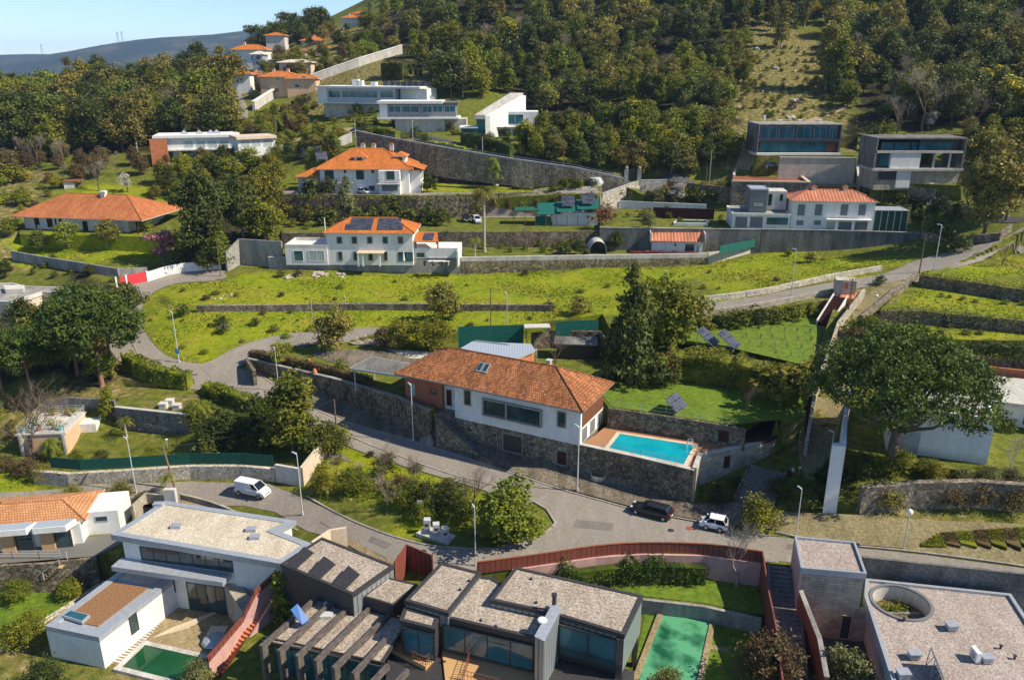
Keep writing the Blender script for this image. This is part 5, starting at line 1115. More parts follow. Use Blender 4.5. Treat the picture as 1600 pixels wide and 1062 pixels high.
# ===== upper modern houses
t = thing('long_glass_house', 'long low white house with glass front, highest of the modern houses', 'house', atd(560,172,255)); A = atd(497,166,258); B = atd(620,166,250); z0 = A.z; F = Fr(A,B,z0); L = F.L
bx(t,F,'base','paleconcrete',1,L,2,12,-3.5,1.2); bx(t,F,'volume','greymetal',0,L*.98,.5,11,1.3,5.6); bx(t,F,'roof_slab','white',-.3,L+8,0,11.5,5.6,6.2); bx(t,F,'floor_slab','white',-.2,L,0,11,.9,1.29); E = (F.P(0,.5),F.P(L,.5))
for a,c in ((513,532),(534,590),(594,615)): winpx(t,*E,a,141,c,153,glass='tealglass',frame='white',nx=max(1,int((c-a)/11)))
bx(t,F,'end_panel','white',0,3.3,.4,.49,1.3,5.6); bx(t,F,'rear_volume','white',L+.01,L+9,3,11,1.3,5.59)
for x,h in ((L*.36,2),(L*.42,1.6),(L*.6,1.2)): bx(t,F,'roof_box','white',x,x+1+h*.6,5,6.5,6.21,6.2+h)
for i in range(8): bx(t,F,'solar_panel','solar',L*.72+i*2.1,L*.72+i*2.1+1.9,7,7.1,6.25,7.6)
bx(t,F,'grass_bank','concrete',L*.97,L+9,-.2,2.9,-3.5,2.2)
t = thing('cantilever_house', 'white glass house cantilevered on a blank concrete base', 'house', atz(660,200,31)); A = atz(592,200,31.5); B = atz(717,200,31.5); F = Fr(A,B,31.5); L = F.L
bx(t,F,'base','paleconcrete',L*.2,L*.82,.8,9,-2.5,2.4); bx(t,F,'side_base','paleconcrete',L*.821,L+2,3,10,-3,2.3); bx(t,F,'volume','shutter',0,L*.96,2.0,10,2.9,6.6); bx(t,F,'floor_slab','white',-.3,L,0,10,2.41,2.89); bx(t,F,'roof_slab','white',-.3,L*.8,.4,10.4,6.6,7.3); bx(t,F,'roof_deck','darkconcrete',L*.801,L,1.5,10.4,6.6,6.95)
E = (F.P(0,2.0),F.P(L,2.0))
for a,c in ((607,626),(628,655),(660,675),(676,692),(694,712)): winpx(t,*E,a,165,c,176,glass='tealglass',frame='white',nx=2)
bx(t,F,'end_panel','white',.1,2.4,1.7,1.99,2.9,6.6); railing(t,[F.P(-.2,.2,2.9),F.P(L,.2,2.9)],1,'lampmetal',step=2)
t = thing('angular_house', 'sculptural white house with slanting roof blade beside the wooded slope', 'house', atz(775,222,28.5)); A = atz(720,220,28.5); B = atz(812,220,28.5); F = Fr(A,B,28.5); L = F.L; k = L/92.
W = F.W; X = lambda px: (px-720)*k
MB().mt('paleconcrete').hexa([W(X(742),-1,5.9),W(X(758),-1,5.9),W(X(818),9,9.6),W(X(797),9,9.6)],[W(X(742),-1,7.0),W(X(758),-1,7.0),W(X(818),9,12.5),W(X(797),9,12.5)]).build('roof_blade', t)
MB().mt('white').hexa([W(X(759),-1,0),W(X(766),-.6,0),W(X(822),8.5,4),W(X(812),9,4)],[W(X(759),-1,6.8),W(X(766),-.6,6.8),W(X(822),8.5,11.8),W(X(812),9,11.8)]).build('blade_wall', t)
bx(t,F,'lower_volume','tealglass',X(721),X(745),-.5,6,0,3.4); bx(t,F,'prow_glass','tealglass',X(745),X(758),-.6,5,0,5.8); bx(t,F,'right_volume','white',X(770),X(818),1.5,9,0,3.6); bx(t,F,'upper_volume','white',X(790),X(842),4,11,3.7,7.6)
for a,c,zz in ((772,798,.5),(801,815,.5)): win(t,F.P(0,1.5),F.P(L,1.5),X(a),X(c),28.5+zz,28.5+3.2,glass='tealglass',frame='white',nx=2)
win(t,F.P(0,4),F.P(L,4),X(792),X(818),32.6,35.4,glass='tealglass',frame='white',nx=2); bx(t,F,'slab','white',X(718),X(747),-.8,6.2,3.41,3.75); bx(t,F,'slab','white',X(768),X(822),1,9.2,3.61,3.69)
MB().mt('greymetal').hexa([W(X(772),2,7.5),W(X(780),2,7.5),W(X(780),4,8.2),W(X(772),4,8.2)],[W(X(772),2.5,8.8),W(X(780),2.5,8.8),W(X(780),4.2,9.2),W(X(772),4.2,9.2)]).build('skylight', t)
# left modern
t, F = house('white_glass_house', 'low white glass house with orange end wall above the left gardens', atz(252,249,23.9), atz(372,246,23.9), 23.9); L = F.L
bx(t,F,'lower_volume','offwhite',3,L,1.5,10,-1.5,2.2); bx(t,F,'volume','white',2,L,.5,10,2.6,5.6); bx(t,F,'roof_slab','white',-1.5,L+.5,-.3,10.5,5.6,6.3); bx(t,F,'floor_slab','white',1.5,L,-.2,10,2.21,2.59)
bx(t,F,'orange_wall','redblock',-2.2,2.2,-1.4,-1.0,-1.5,5.5); bx(t,F,'orange_side','redblock',-2.2,-1.9,-.99,6,-1.5,5.5); E = (F.P(0,.5),F.P(L,.5))
for a in (288,307,325,343,361): winpx(t,*E,a,220,a+14,231,glass='curtain',frame='white',nx=2)
winpx(t,F.P(0,1.5),F.P(L,1.5),330,236,345,248,glass='glass',frame='white',name='door')
for x in (L*.25,L*.45,L*.6,L*.68): MB().mt('greymetal').add([W2 for W2 in (F.W(x,4,6.31),F.W(x+2,4,6.31),F.W(x+2,6,6.31),F.W(x,6,6.31),F.W(x+1,5,7.4))],[(0,1,4),(1,2,4),(2,3,4),(3,0,4)]).build('roof_light', t)
t, F = house('glass_annex', 'second glazed wing right of the white glass house behind the orange trees', atz(374,240,26), atz(432,234,26.5), 26); L = F.L
bx(t,F,'volume','white',0,L,.5,8,-2,3.6); bx(t,F,'roof_slab','cream',-.4,L+.3,-.3,8.5,3.6,4.3)
for a in (376,393,411): winpx(t,F.P(0,.5),F.P(L,.5),a,215,a+14,229,glass='curtain',frame='white',nx=2)
# hillside houses, far left of the forest
def small(name, label, a, b, dep, hh, D, rh, roofm, wallm, wins=(), cham=1, gable=False, over=.8):
    A = atd(*a, dep); B = atd(*b, dep); q = (B-A)*.22; A = A-q; B = B+q; hh *= .78; rh *= .85; F = Fr(A,B,A.z); t = thing(name, label, 'house', A); bx(t,F,'wall',wallm,0,F.L,0,D,-4,hh); hiproof(t,F,0,F.L,0,D,hh,rh,roofm,over=over,gable=gable)
    for w_ in wins: winpx(t,F.P(0,0),F.P(F.L,0),*w_,glass='glass',frame='white')
    for i in range(cham): chimney(t,F,F.L*(.3+.4*i),D*.5,hh+rh*.5,rh*.9,1.0)
    return t, F
small('peach_house', 'peach two storey house with red tile roof and two chimneys on the slope', (417,145),(456,145),288,7.0,9,2.2,'newtile','peach',((431,121,437,126),(443,119,449,124),(428,138,436,145)),2)
t, F = small('peach_house', 'peach house wing stepping down right of the two chimneys', (456,142),(487,138),286,5.6,8,1.8,'newtile','peach',((471,119,478,126),(460,131,468,137)),0)
small('orange_roof_house', 'cream house with orange roof, highest at the end of the ridge', (540,44),(560,44),395,6,9,2,'newtile','offwhite',((545,36,548,40),),1)
small('orange_roof_house', 'second orange roofed house touching the ridge trees at the top', (558,42),(576,41),400,8,9,2,'newtile','cream',((566,33,570,38),),0)
small('orange_roof_house', 'wide house with long orange roof below the ridge pines', (480,74),(520,73),375,3.8,10,2.2,'newtile','cream',((497,67,506,71),),2)
small('hill_house', 'small house with bright orange roof behind the oak wood', (330,108),(360,104),350,5,9,2.2,'newtile','offwhite',(),0)
small('hill_house', 'white house with brownish gabled roof and balcony at the ridge', (372,103),(409,107),345,8,9,2.6,'newtile','white',((392,86,398,94),(400,90,406,98)),1)
small('hill_house', 'small white house with orange pyramid roof above the lane', (364,134),(386,131),300,5.5,6,1.8,'newtile','white',(),1)
small('beige_house', 'unfinished looking beige house with stepped walls on the slope', (428,105),(466,100),330,4,10,.4,'cream','cream',(),0)
t, F = small('beige_house', 'pale yellow house with low walls below the beige one', (444,108),(478,103),310,3.4,8,1.2,'cream','cream',((470,94,476,100),),0)
small('grey_house', 'pale grey house with glass balcony at far left of the slope houses', (398,107),(409,107),330,7,8,1.4,'offwhite','greymetal',((400,86,407,93),(400,96,407,101)),0)
small('hill_house','long low house with orange roof left of the ridge pines',(420,66),(440,64),385,4,9,1.8,'newtile','offwhite',(),0)
small('hill_house','cream house with faded roof tucked between the ridge pines',(455,92),(474,88),345,4.5,8,1.6,'midtile','cream',((460,86,464,90),),1)
small('hill_house','pinkish house at the left foot of the white topped wall',(392,132),(412,130),310,4.6,8,1.6,'midtile','peach',((398,124,402,128),),1)
small('hill_house','tiny grey roofed house behind the oak wood',(338,118),(352,117),360,4,7,1.4,'midtile','offwhite',(),0)
small('hill_house','small red roofed house above the beige one',(500,88),(518,85),350,4.4,8,1.5,'newtile','cream',((505,81,509,85),),1)
# small old shed on the upper garden
t, F = house('old_shed', 'tumbledown white shed beside the bare tree above the bungalow', atz(101,297,18.2), atz(128,296,18.2), 18.2, 'shed'); bx(t,F,'wall','offwhite',0,F.L*.6,0,3,-1,2.0); MB().mt('rust').box(-.4,F.L+.3,-.4,3.4,2.1,2.25,F.W).build('roof', t)
for x in (F.L*.8,F.L): MB().mt('bark').box(x-.08,x+.08,0,.2,-1,2.1,F.W).build('post', t)
# stone hut by the lane
t, F = house('stone_hut', 'small stone gatehouse with orange door by the sloping lane', atz(1304,459,12.1), atz(1336,461,12.1), 12.1, 'hut'); bx(t,F,'wall','paleblock',0,F.L,0,2.5,-2,2.4); winpx(t,F.P(0,0),F.P(F.L,0),1318.5,441,1326,452,glass='redblock',frame='palewood',name='door')
# ornate gate and posts
t = thing('ornate_gate', 'tall green ornamental iron gate between stone posts on the lane', 'gate', atz(982,285,21)); 
for px_ in (978,998): a = atz(px_,284,21); MB().mt('concrete').box(a.x-.5,a.x+.5,a.y-.5,a.y+.5,20.5,24).ball((a.x,a.y,24.4),.45,8,6).build('gate_post', t)
a, b = atz(978,284,21), atz(998,284,21); mb = MB().mt('greenshutter')
for i in range(1,12): p = a.lerp(b,i/12); mb.box(p.x-.05,p.x+.05,p.y-.03,p.y+.03,21,23.2+.8*math.sin(math.pi*i/12))
mb.tube([a+Vector((0,0,2.2)),a.lerp(b,.5)+Vector((0,0,3.2)),b+Vector((0,0,2.2))],.07,5); mb.build('gate_leaf', t)
# peach terrace house
t, F = house('terrace_house', 'peach walled garden house with a railed roof terrace of pots', atz(33,710,-1.9), atz(107,707,-1.9), -1.9); L, D = F.L, 7; bx(t,F,'wall','peach',0,L,0,D,-1.5,2.9); bx(t,F,'roof_floor','offwhite',-.15,L+.15,-.15,D+.1,2.9,3.1)
for x in (.3,L-.4): bx(t,F,'pilaster','offwhite',x,x+.35,-.2,-.01,-.4,2.89)
railing(t,[F.P(0,0,3.1),F.P(L,0,3.1),F.P(L,D,3.1),F.P(0,D,3.1),F.P(0,0,3.1)],1.0,'lampmetal',step=1.2)
bx(t,F,'annex','white',L+.01,L+2.2,D-2.5,D+1.5,-.3,2.2); win(t,F.P(L+2.2,D-2.5),F.P(L+2.2,D+1.5),2.2,3.2,-1.9,0,glass='dark',frame='white',name='door')
rr_ = random.Random(8)
for i,(x,y,m,s_) in enumerate(((.6,.7,'bluepot',.5),(1.6,2,'white',.4),(2.6,.8,'pot',.4),(L-.8,.8,'bluepot',.6),(L-1.2,D-1.4,'white',.45),(L-2,D-1,'pot',.4),(3.4,2.6,'rock',.4),(.7,3.6,'white',.4),(4.4,1.2,'pot',.35),(2.2,D-1,'rust',.4))):
    p = F.P(x,y,3.1); q = thing('flower_pot', ['pale blue pot on the front left corner of the roof terrace','white pot standing on the roof terrace','clay pot by the terrace front railing','large pale blue planter at the terrace right corner','white tub near the rear right terrace railing','clay pot beside the white tub at the terrace rear','grey stone trough in the middle of the roof terrace','white pot at the left railing of the roof terrace','small clay pot in the terrace centre front','rust brown pot at the terrace rear railing'][i], 'flower pot', p, 'pots on the roof terrace')
    MB().mt(m).tube([p,p+Vector((0,0,s_))],[s_*.5,s_*.7],8).build('pot', q)
    o = bpy.data.objects.new('plant', leafmesh('plant', i, [(0,0,s_*1.3,s_*.8,s_*.8,s_*.7)], 90, .16, rr_.choice(['f_lime','f_mid','f_bronze','f_olive']), clump=6)); COL.objects.link(o); o.parent = q
# ===== white villa behind the pine
t, F = house('white_villa', 'white rendered flat roofed villa half hidden by the umbrella pine', atz(1384,703,4.5), atz(1541,726,4.5), 4.5); L, D = F.L, 13
bx(t,F,'wall','white',0,L,0,D,-1,5.4); flatroof(t,[F.P(-.1,-.1),F.P(L+.1,-.1),F.P(L+.1,D),F.P(-.1,D)],10.2,'concrete','white',slab=.3,par=.2)
x0,_ = F.x(1387,690); x1,_ = F.x(1436,700); win(t,F.P(0,0),F.P(L,0),x0,x1,4.5,7.5,glass='greymetal',frame='white',nx=1,name='garage_door')
t, F = house('white_long_house', 'long white single storey house at right edge beyond the bare shrubs', atz(1560,672,4.5), atz(1700,690,4.5), 4.5); bx(t,F,'wall','white',0,F.L,2,10,-1,3.2); bx(t,F,'roof_slab','paleconcrete',-4,F.L,.5,10.5,3.2,3.7); win(t,F.P(0,2),F.P(F.L,2),3,7,5,7.4,glass='glass',frame='dark',nx=3)
bx(t,F,'terrace_wall','redblock',-3.5,F.L,12,12.3,0,4.4)
# ===== foreground left: house with orange roof
t, F = house('terracotta_house', 'white house with pale orange tile roof and zigzag bay fronts, bottom left', atz(-60,874,-3.6), atz(128,858,-3.6), -3.6); L, D = F.L, 8
bx(t,F,'wall','white',0,L-.2,1.2,D,-.5,2.8); bx(t,F,'end_block','white',L-.19,L+3.4,3.0,7.6,-.5,3.0); hiproof(t,F,0,L,1.8,D,2.9,1.1,'paletile',over=.4)
nb = 5
for i in range(nb):
    x = L-4.2-i*4.15
    mb = MB().mt('white').prism([F.P(x-.4,-.3),F.P(x+3.1,-.3),F.P(x+3.75,1.19),F.P(x-.4,1.19)],-.95,-.25); c = mb.build('bay_canopy', t)
    MB().mt('bluemetal').prism([F.P(x-.3,-.2),F.P(x+3.0,-.2),F.P(x+3.6,1.15),F.P(x-.3,1.15)],-.247,-.2).build('canopy_top', c)
    MB().mt('timber').prism([F.P(x-.1,.35),F.P(x+1.3,.35),F.P(x+1.3,1.18),F.P(x-.1,1.18)],-4,-.96).build('wood_panel', t)
    win(t,F.P(x+1.35,.7),F.P(x+3.1,.7),0,1.75,-3.5,-1.0,glass='glass',frame='dark',nx=1); bx(t,F,'bay_wall','offwhite',x+1.34,x+3.1,.72,1.19,-.4,2.64)
win(t,F.P(L,3.0),F.P(L+3.4,3.0),.8,2.2,-1.9,-1.2,glass='glass',frame='greymetal'); tag(patch('patio', Z(-3.6,(-40,884),(150,869),(205,842),(170,835),(-40,862)), 'darkconcrete', .08, smooth=False, z=-3.6), None, None, kind='structure')
t = thing('patio_railing', 'thin metal railing along the patio edge of the terracotta house', 'railing', atz(60,868,-3.5)); railing(t, Z(-3.5,(-20,872),(20,872),(62,872),(95,872)), 1.0, 'lampmetal', step=1.6)
wall('garden_wall', 'dark wall below the patio of the terracotta house', Z(-3.6,(-40,886),(70,881),(150,872)), .4, -8, -3.45, 'darkrubble')
t = thing('garden_stair', 'wooden garden stair with metal handrails going down to the lawn', 'stairs', atz(55,915,-7.2)); A = atz(50,918,-7.1); B = atz(100,880,-3.7)
for i in range(12): p = A.lerp(B,(i+.5)/12); MB().mt('timber').box(p.x-.25,p.x+.25,p.y-.7,p.y+.7,p.z-.05,p.z+.03).build('tread', t)
for s_ in (-.75,.75): MB().mt('lampmetal').tube([A+Vector((0,s_,1)),B+Vector((0,s_,1))],.04,5).tube([A+Vector((0,s_,.0)),A+Vector((0,s_,1))],.04,5).tube([B+Vector((0,s_,.0)),B+Vector((0,s_,1))],.04,5).tube([A.lerp(B,.5)+Vector((0,s_,.0)),A.lerp(B,.5)+Vector((0,s_,1))],.04,5).build('handrail', t)
# ===== modern white house
RZ = 1.0
ro = Z(RZ,(173,836),(258,783),(463,814),(432,829),(487,850),(440,882),(395,874)); t = thing('gravel_roof_house', 'white two level house with wide pale gravel roof and grey metal edges', 'house', atz(300,900,-3.6))
flatroof(t,ro,RZ,'palegravel','greymetal',slab=.55,par=.12,w_=.7)
MB().mt('white').prism(Z(RZ,(190,838),(262,795),(455,818),(428,830),(474,850),(440,868),(400,866)),-7.5,RZ-.56).build('wall', t)
Pa, Pb = Z(RZ,(190,838),(400,866)); q = (Pb-Pa).cross(Vector((0,0,1))).normalized()*.02
x0,_ = wplane(Pa,Pb,219,858); x1,_ = wplane(Pa,Pb,364,883); win(t,Pa+q,Pb+q,x0,x1,-1.55,.15,glass='glass',frame='dark',nx=7,fw=.12,name='strip_window')
bal = [Pa+q*20-(Pb-Pa)*.03,Pa+q*85-(Pb-Pa)*.03,Pa+q*85+(Pb-Pa)*.80,Pa+q*.5+(Pb-Pa)*.80,Pa+q*.5-(Pb-Pa)*.03]; MB().mt('greymetal').prism(bal,-2.2,-1.65).build('balcony_slab', t); x0,_ = wplane(Pa,Pb,290,905); x1,_ = wplane(Pa,Pb,350,915); win(t,Pa+q,Pb+q,x0,x1,-7.1,-3.6,glass='glass',frame='dark',nx=4,fw=.12,name='sliding_doors')

rw = Z(.0,(364,876),(440,888),(452,858),(385,850)); MB().mt('white').prism(rw,-7.5,.35).build('stair_block', t); MB().mt('greymetal').prism(rw,.353,.45).build('coping', t)
for a,b in ((276,824),(393,829),(399,841),(248,790)): p = atz(a,b,RZ); MB().mt('greymetal').box(p.x-.55,p.x+.55,p.y-.35,p.y+.35,RZ+.02,RZ+.4).build('roof_light', t)
# low wing
LW = -3.7; lo = Z(LW,(71,980),(206,880),(283,898),(155,998)); MB().mt('white').prism(lo,-8,LW-.36).build('wing_wall', t); r = flatroof(t,lo,LW,'greymetal','greymetal',slab=.35,par=.22,w_=.75,name='wing_roof')
MB().mt('sedum').prism(Z(LW,(174,910),(232,919),(153,979),(95,966)),LW+.03,LW+.12).build('sedum_bed', t); MB().mt('offwhite').prism(Z(LW,(177,904),(208,884),(264,894),(236,915)),LW+.03,LW+.09).build('white_membrane', t)
p = Z(LW+.5,(97,960),(111,952),(140,959),(128,970)); sk = MB().mt('greymetal').prism(p,LW+.13,LW+.45).build('skylight', t); MB().mt('tealglass').prism(inset(p,.12),LW+.455,LW+.5).build('skylight_pane', sk)
Pe, Pf = lo[3], lo[2]; q = (Pf-Pe).cross(Vector((0,0,1))).normalized()*.01; winpx(t,Pe+q,Pf+q,202,958,216,989,glass='glass',frame='dark',fw=.12,name='tall_window')
winpx(t,Pe+q,Pf+q,271,900,283,922,glass='dark',frame='dark',name='door')
st2 = Z(-3.2,(349,910),(366,905),(392,935),(380,960)); MB().mt('granite').prism(st2,-8,lambda x,y: -3.0-(.0)).build('stone_stair_block', t)
pl = Z(-6.95,(226,1007),(328,1030),(290,1066),(190,1041)); t = thing('dark_pool', 'dark green swimming pool in the unfinished garden, bottom left', 'pool', pl[3]); ring(MB().mt('paleconcrete'),inset(pl,-.55),.55,-7.3,-6.9).build('coping', t); MB().mt('darkgreenwater').prism(inset(pl,-.02),-7.3,-7.0).build('water', t)
tag(patch('yard', Z(-7.2,(166,1036),(285,905),(352,920),(385,985),(330,1032),(226,1005),(190,1040)), 'sand', .06, smooth=False, z=-7.2), None, None, kind='structure')
pv = MB().mt('paleconcrete'); a0, a1 = atz(175,1033,-7.1), atz(275,920,-7.1); sd_ = (atz(196,1037,-7.1)-a0)
for i in range(30): p = a0.lerp(a1,i/30); q = a0.lerp(a1,(i+.6)/30); pv.prism([p,p+sd_,q+sd_,q],-7.12,-7.06)
tag(pv.build('stepping_slabs'), 'row of pale concrete slabs running along the white wing', 'paving')
lm = thing('timber_stack', 'reddish timber stacked against the white wing wall', 'timber', atz(240,965,-7.1))
a0, a1 = atz(219,981,-7.1), atz(276,934,-7.1)
for i in range(9): p = a0.lerp(a1,.02+(i%3)*.34); q = a0.lerp(a1,.32+(i%3)*.33); h_ = .1+.17*(i//3); MB().mt('timber').tube([p+Vector((.12*(i//3),0,h_)),q+Vector((.12*(i//3),0,h_))],.14,4).build('board', lm)
lm = thing('timber_stack', 'loose long boards lying on the bare sandy yard', 'timber', atz(270,990,-7.1))
for i in range(8): p = atz(240+i*4,995-i*2,-7.05); MB().mt('palewood').tube([p,p+Vector((3.2+.2*i,1.6+.25*i,0))],.07,4).build('board', lm)
cv = thing('covered_pile', 'pile of materials under grey plastic by the pool wall', 'pile', atz(335,995,-7.1)); MB().mt('greymetal').ball(atz(335,1000,-6.9),1.3,9,6,.4).build('sheet', cv); MB().mt('palewood').box(*[v for v in (atz(342,988,-7).x-1,atz(342,988,-7).x+.8,atz(342,988,-7).y-.6,atz(342,988,-7).y+.6,-7.1,-6.6)]).build('crate', cv)
# ===== dark zinc house, foreground centre
BZ = 2.8
t = thing('zinc_house', 'dark zinc clad house with gravel roofs, teal glass and long descending fins', 'house', atz(800,1000,-4.6))
def zbox(px, z, z0, bed='gravelroof', wallm='zinc', par=.12, w_=.32, slab=.3):
    p = Z(z, *px); MB().mt(wallm).prism(inset(p,.08), z0, z-slab-.01).build('wall', t); flatroof(t, p, z, bed, 'dark', slab=slab, par=par, w_=w_); return p
def face(a, b, za, off=.1): # two pixels on a roof edge at height za -> facade pair pushed outwards
    Pa, Pb = Z(za, a, b); n = (Pb-Pa).cross(Vector((0,0,1))).normalized()*off; return Pa+n, Pb+n
# right wing
wr = zbox([(805,886),(1005,931),(976,993),(858,958),(765,938)], BZ, -1.2, wallm='litezinc')
Pa, Pb = face((870,966),(976,993.5),BZ,-.15); win(t,Pa,Pb,.15,(Pb-Pa).length-.5,-1.15,2.25,glass='tealglass',frame='dark',nx=2,fw=.14,proud=.2,name='window_wall')
rl = MB().mt('dark'); n_ = (Pb-Pa).cross(Vector((0,0,1))).normalized()*.3
for i in range(44): p = (Pa+n_).lerp(Pb+n_,i/44.); rl.box(p.x-.02,p.x+.02,p.y-.02,p.y+.02,-1.2,-.1)
rl.tube([Vector(((Pa+n_).x,(Pa+n_).y,-.1)), Vector(((Pb+n_).x,(Pb+n_).y,-.1))],.04,4); rl.build('balustrade', t)
for a,b in (((966,992),(976,995)),):
    c = atz(972,992,BZ); MB().mt('dark').box(c.x-.45,c.x+.15,c.y-.1,c.y+.35,-4.9,BZ-.35).build('column', t)
c = atz(1001,933,BZ); MB().mt('dark').box(c.x-.5,c.x-.1,c.y-.5,c.y+.1,-4.9,-1.2).build('column', t)
fin = Z(3.5,(866,938),(876,950),(850,1000),(836,993)); MB().mt('litezinc').prism(fin,-4.8,3.4).build('fin_wall', t); MB().mt('greymetal').prism(inset(fin,-.05),3.403,3.5).build('fin_coping', t)
p = atz(866,943,3.5); MB().mt('dark').tube([p,p+Vector((0,0,.9))],.2,6).tube([p+Vector((0,0,.9)),p+Vector((0,0,1.05))],.28,6).build('flue', t)
p = atz(847,968,3.6); MB().mt('paint').ball(p,.45,8,6,.35).build('satellite_dish', t)
# centre
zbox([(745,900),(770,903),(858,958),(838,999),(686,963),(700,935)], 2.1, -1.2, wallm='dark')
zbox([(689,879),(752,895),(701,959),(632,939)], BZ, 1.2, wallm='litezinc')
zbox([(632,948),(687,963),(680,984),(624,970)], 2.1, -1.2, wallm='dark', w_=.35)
Pa, Pb = face((626,971),(680,984),2.1,.06); win(t,Pa,Pb,.2,(Pb-Pa).length-.1,-1.15,1.7,glass='tealglass',frame='dark',nx=2,fw=.12,name='window_wall')
Pa, Pb = face((686,964),(838,999),2.1,.02); L_ = (Pb-Pa).length; win(t,Pa,Pb,.3,L_-.2,-1.3,1.5,glass='tealglass',frame='dark',nx=4,fw=.14,name='window_wall')
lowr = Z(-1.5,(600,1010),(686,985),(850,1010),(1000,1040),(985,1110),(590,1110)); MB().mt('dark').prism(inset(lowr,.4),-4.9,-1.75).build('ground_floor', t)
MB().mt('timber').prism(Z(-1.3,(609,1012),(626,996),(681,1022),(665,1041)),-1.745,-1.3).build('deck', t); MB().mt('timber').prism(Z(-1.6,(690,1012),(838,1036),(828,1100),(700,1100)),-1.744,-1.55).build('deck', t)
for pts_ in (Z(-1.3,(626,997),(609,1012),(665,1041),(681,1023)), Z(-1.55,(686,1010),(738,1021),(722,1066)), Z(-1.55,(720,1060),(780,1075))):
    railing(t, pts_, 1.0, 'rust', step=.3, bars=1, r=.025)
MB().mt('dark').prism(Z(-4.4,(845,1040),(1000,1060),(990,1130),(830,1130)),-4.6,-4.4).build('terrace', t); MB().mt('wood').prism(Z(-4.3,(935,1042),(968,1048),(960,1100),(920,1100)),-4.399,-4.3).build('deck', t)
# upper box with panels
ul = zbox([(503,840),(616,884),(551,930),(438,882)], 2.1, -4.8, wallm='dark', w_=.3)  # near-black walls: shade on the front is put into the colour
a_, b_ = inset(ul,.08)[1], inset(ul,.08)[2]; n_ = (a_-b_).cross(Vector((0,0,1))).normalized(); MB().mt('litezinc').prism([b_,a_,a_+n_*.06,b_+n_*.06],-4.7,1.75).build('lit_side_sheet', t)  # paler sheet added so sunlight on the right side is in the colour
for (a,b),(c,d),(e,f),(g_,h_) in (((476,860),(491,870),(462,888),(448,880)),((507,875),(525,888),(500,903),(480,895)),((545,890),(563,904),(540,919),(518,910))):
    q = Z(2.3,(a,b),(c,d),(e,f),(g_,h_)); n = len(q); hi = [2.75,2.75,2.2,2.2]; MB().mt('dark').hexa([(v.x,v.y,h) for v,h in zip(q[::-1],hi[::-1])],[(v.x,v.y,h+.07) for v,h in zip(q[::-1],hi[::-1])]).build('solar_panel', t)
zbox([(606,902),(653,913),(614,946),(567,932)], 1.1, -.5, wallm='dark', w_=.2, par=.1)
# pergola roof and fins
pr_ = [(492,933),(640,968),(596,1036),(412,1003)]
flatroof(t, Z(-.3,*pr_), -.3, 'gravelroof', 'dark', slab=.3, par=.05, w_=.2, name='low_roof'); MB().mt('dark').prism(inset(Z(-.3,*pr_),1.2),-4.9,-.61).build('wall', t)
Pa, Pb = face((414,1003),(596,1036),-.3,-.9); win(t,Pa,Pb,.2,(Pb-Pa).length-.2,-4.4,-.75,glass='tealglass',frame='dark',nx=12,ny=2,fw=.1,name='window_wall')
beams = [((494,931),(407,1008)),((517,939),(435,1016)),((544,947),(463,1024)),((582,943),(492,1031)),((610,955),(520,1042)),((602,996),(551,1051)),((606,1036),(575,1069)),((637,1044),(606,1077))]
for i,(a,b) in enumerate(beams):
    A, B = Z(.25,a,b); d = (B-A).normalized(); n = Vector((-d.y,d.x,0))*.17; A2, B2 = A, B
    MB().mt('finm').hexa([(v.x,v.y,-.28) for v in (A2-n,B2-n,B2+n,A2+n)][::1],[(v.x,v.y,.25) for v in (A2-n,B2-n,B2+n,A2+n)]).build('fin_beam', t)
    C_ = B2-d*.7; MB().mt('finm').hexa([(v.x,v.y,-4.8) for v in (C_-n,B2-n,B2+n,C_+n)],[(v.x,v.y,-.283) for v in (C_-n,B2-n,B2+n,C_+n)]).build('fin_leg', t)
A_, B_ = Z(-.2,(409,1000),(600,1042)); MB().mt('dark').tube([A_,B_],.1,4).tube([A_-Vector((0,-.5,0)),B_-Vector((0,-.5,0))],.1,4).build('fin_tie', t)
q = [atz(472,975,.3),atz(483,967,.3),atz(464.6,942.5,1.6),atz(454,952,1.6)]; MB().mt('bluesolar').hexa([v-Vector((0,0,.1)) for v in q],q).build('blue_solar_collector', t)
for a,b in ((516,941),(511,960)): p = atz(a,b,-.1); MB().mt('lampmetal').box(p.x-.6,p.x+.5,p.y-.4,p.y+.4,-.25,.0).build('roof_hatch', t)
for a,b in ((733,908),(719,922),(751,970),(775,979),(830,905),(838,942)): p = atz(a,b,BZ); MB().mt('dark').ball((p.x,p.y,BZ-.4+.5),.16,6,4).build('roof_outlet', t)
# green pool
gp_ = Z(-4.35,(1040,948),(1112,959),(1088,1068),(997,1062)); t = thing('green_pool', 'large algae green swimming pool on the lawn beside the zinc house', 'pool', gp_[0]); ring(MB().mt('sand'),inset(gp_,-.55),.55,-4.8,-4.3).build('coping', t); MB().mt('algaewater').prism(inset(gp_,-.02),-4.8,-4.42).build('water', t)
a,b = Z(-4.2,(1013,1000),(1017,985)); 
tag(patch('lawn', Z(-4.6,(985,1080),(1010,940),(1110,952),(1205,975),(1215,1080)), 'lawn', .06, smooth=False, z=-4.6), None, None, kind='structure')
tag(patch('lawn', inset(LWN3,.3), 'lawn', .06, smooth=False, z=-3.0), None, None, kind='structure')
for i,(a,b) in enumerate(((1111,1010),(1119,1011),(1127,1013),(1135,1015))): p = atz(a,b,-4.5); tag(MB().mt('sand').box(p.x-.22,p.x+.22,p.y-.3,p.y+.3,-4.56,-4.5).build('stepping_stone'), 'small square stepping stone in the lawn right of the green pool', 'stepping stone', 'stepping stones by the green pool')
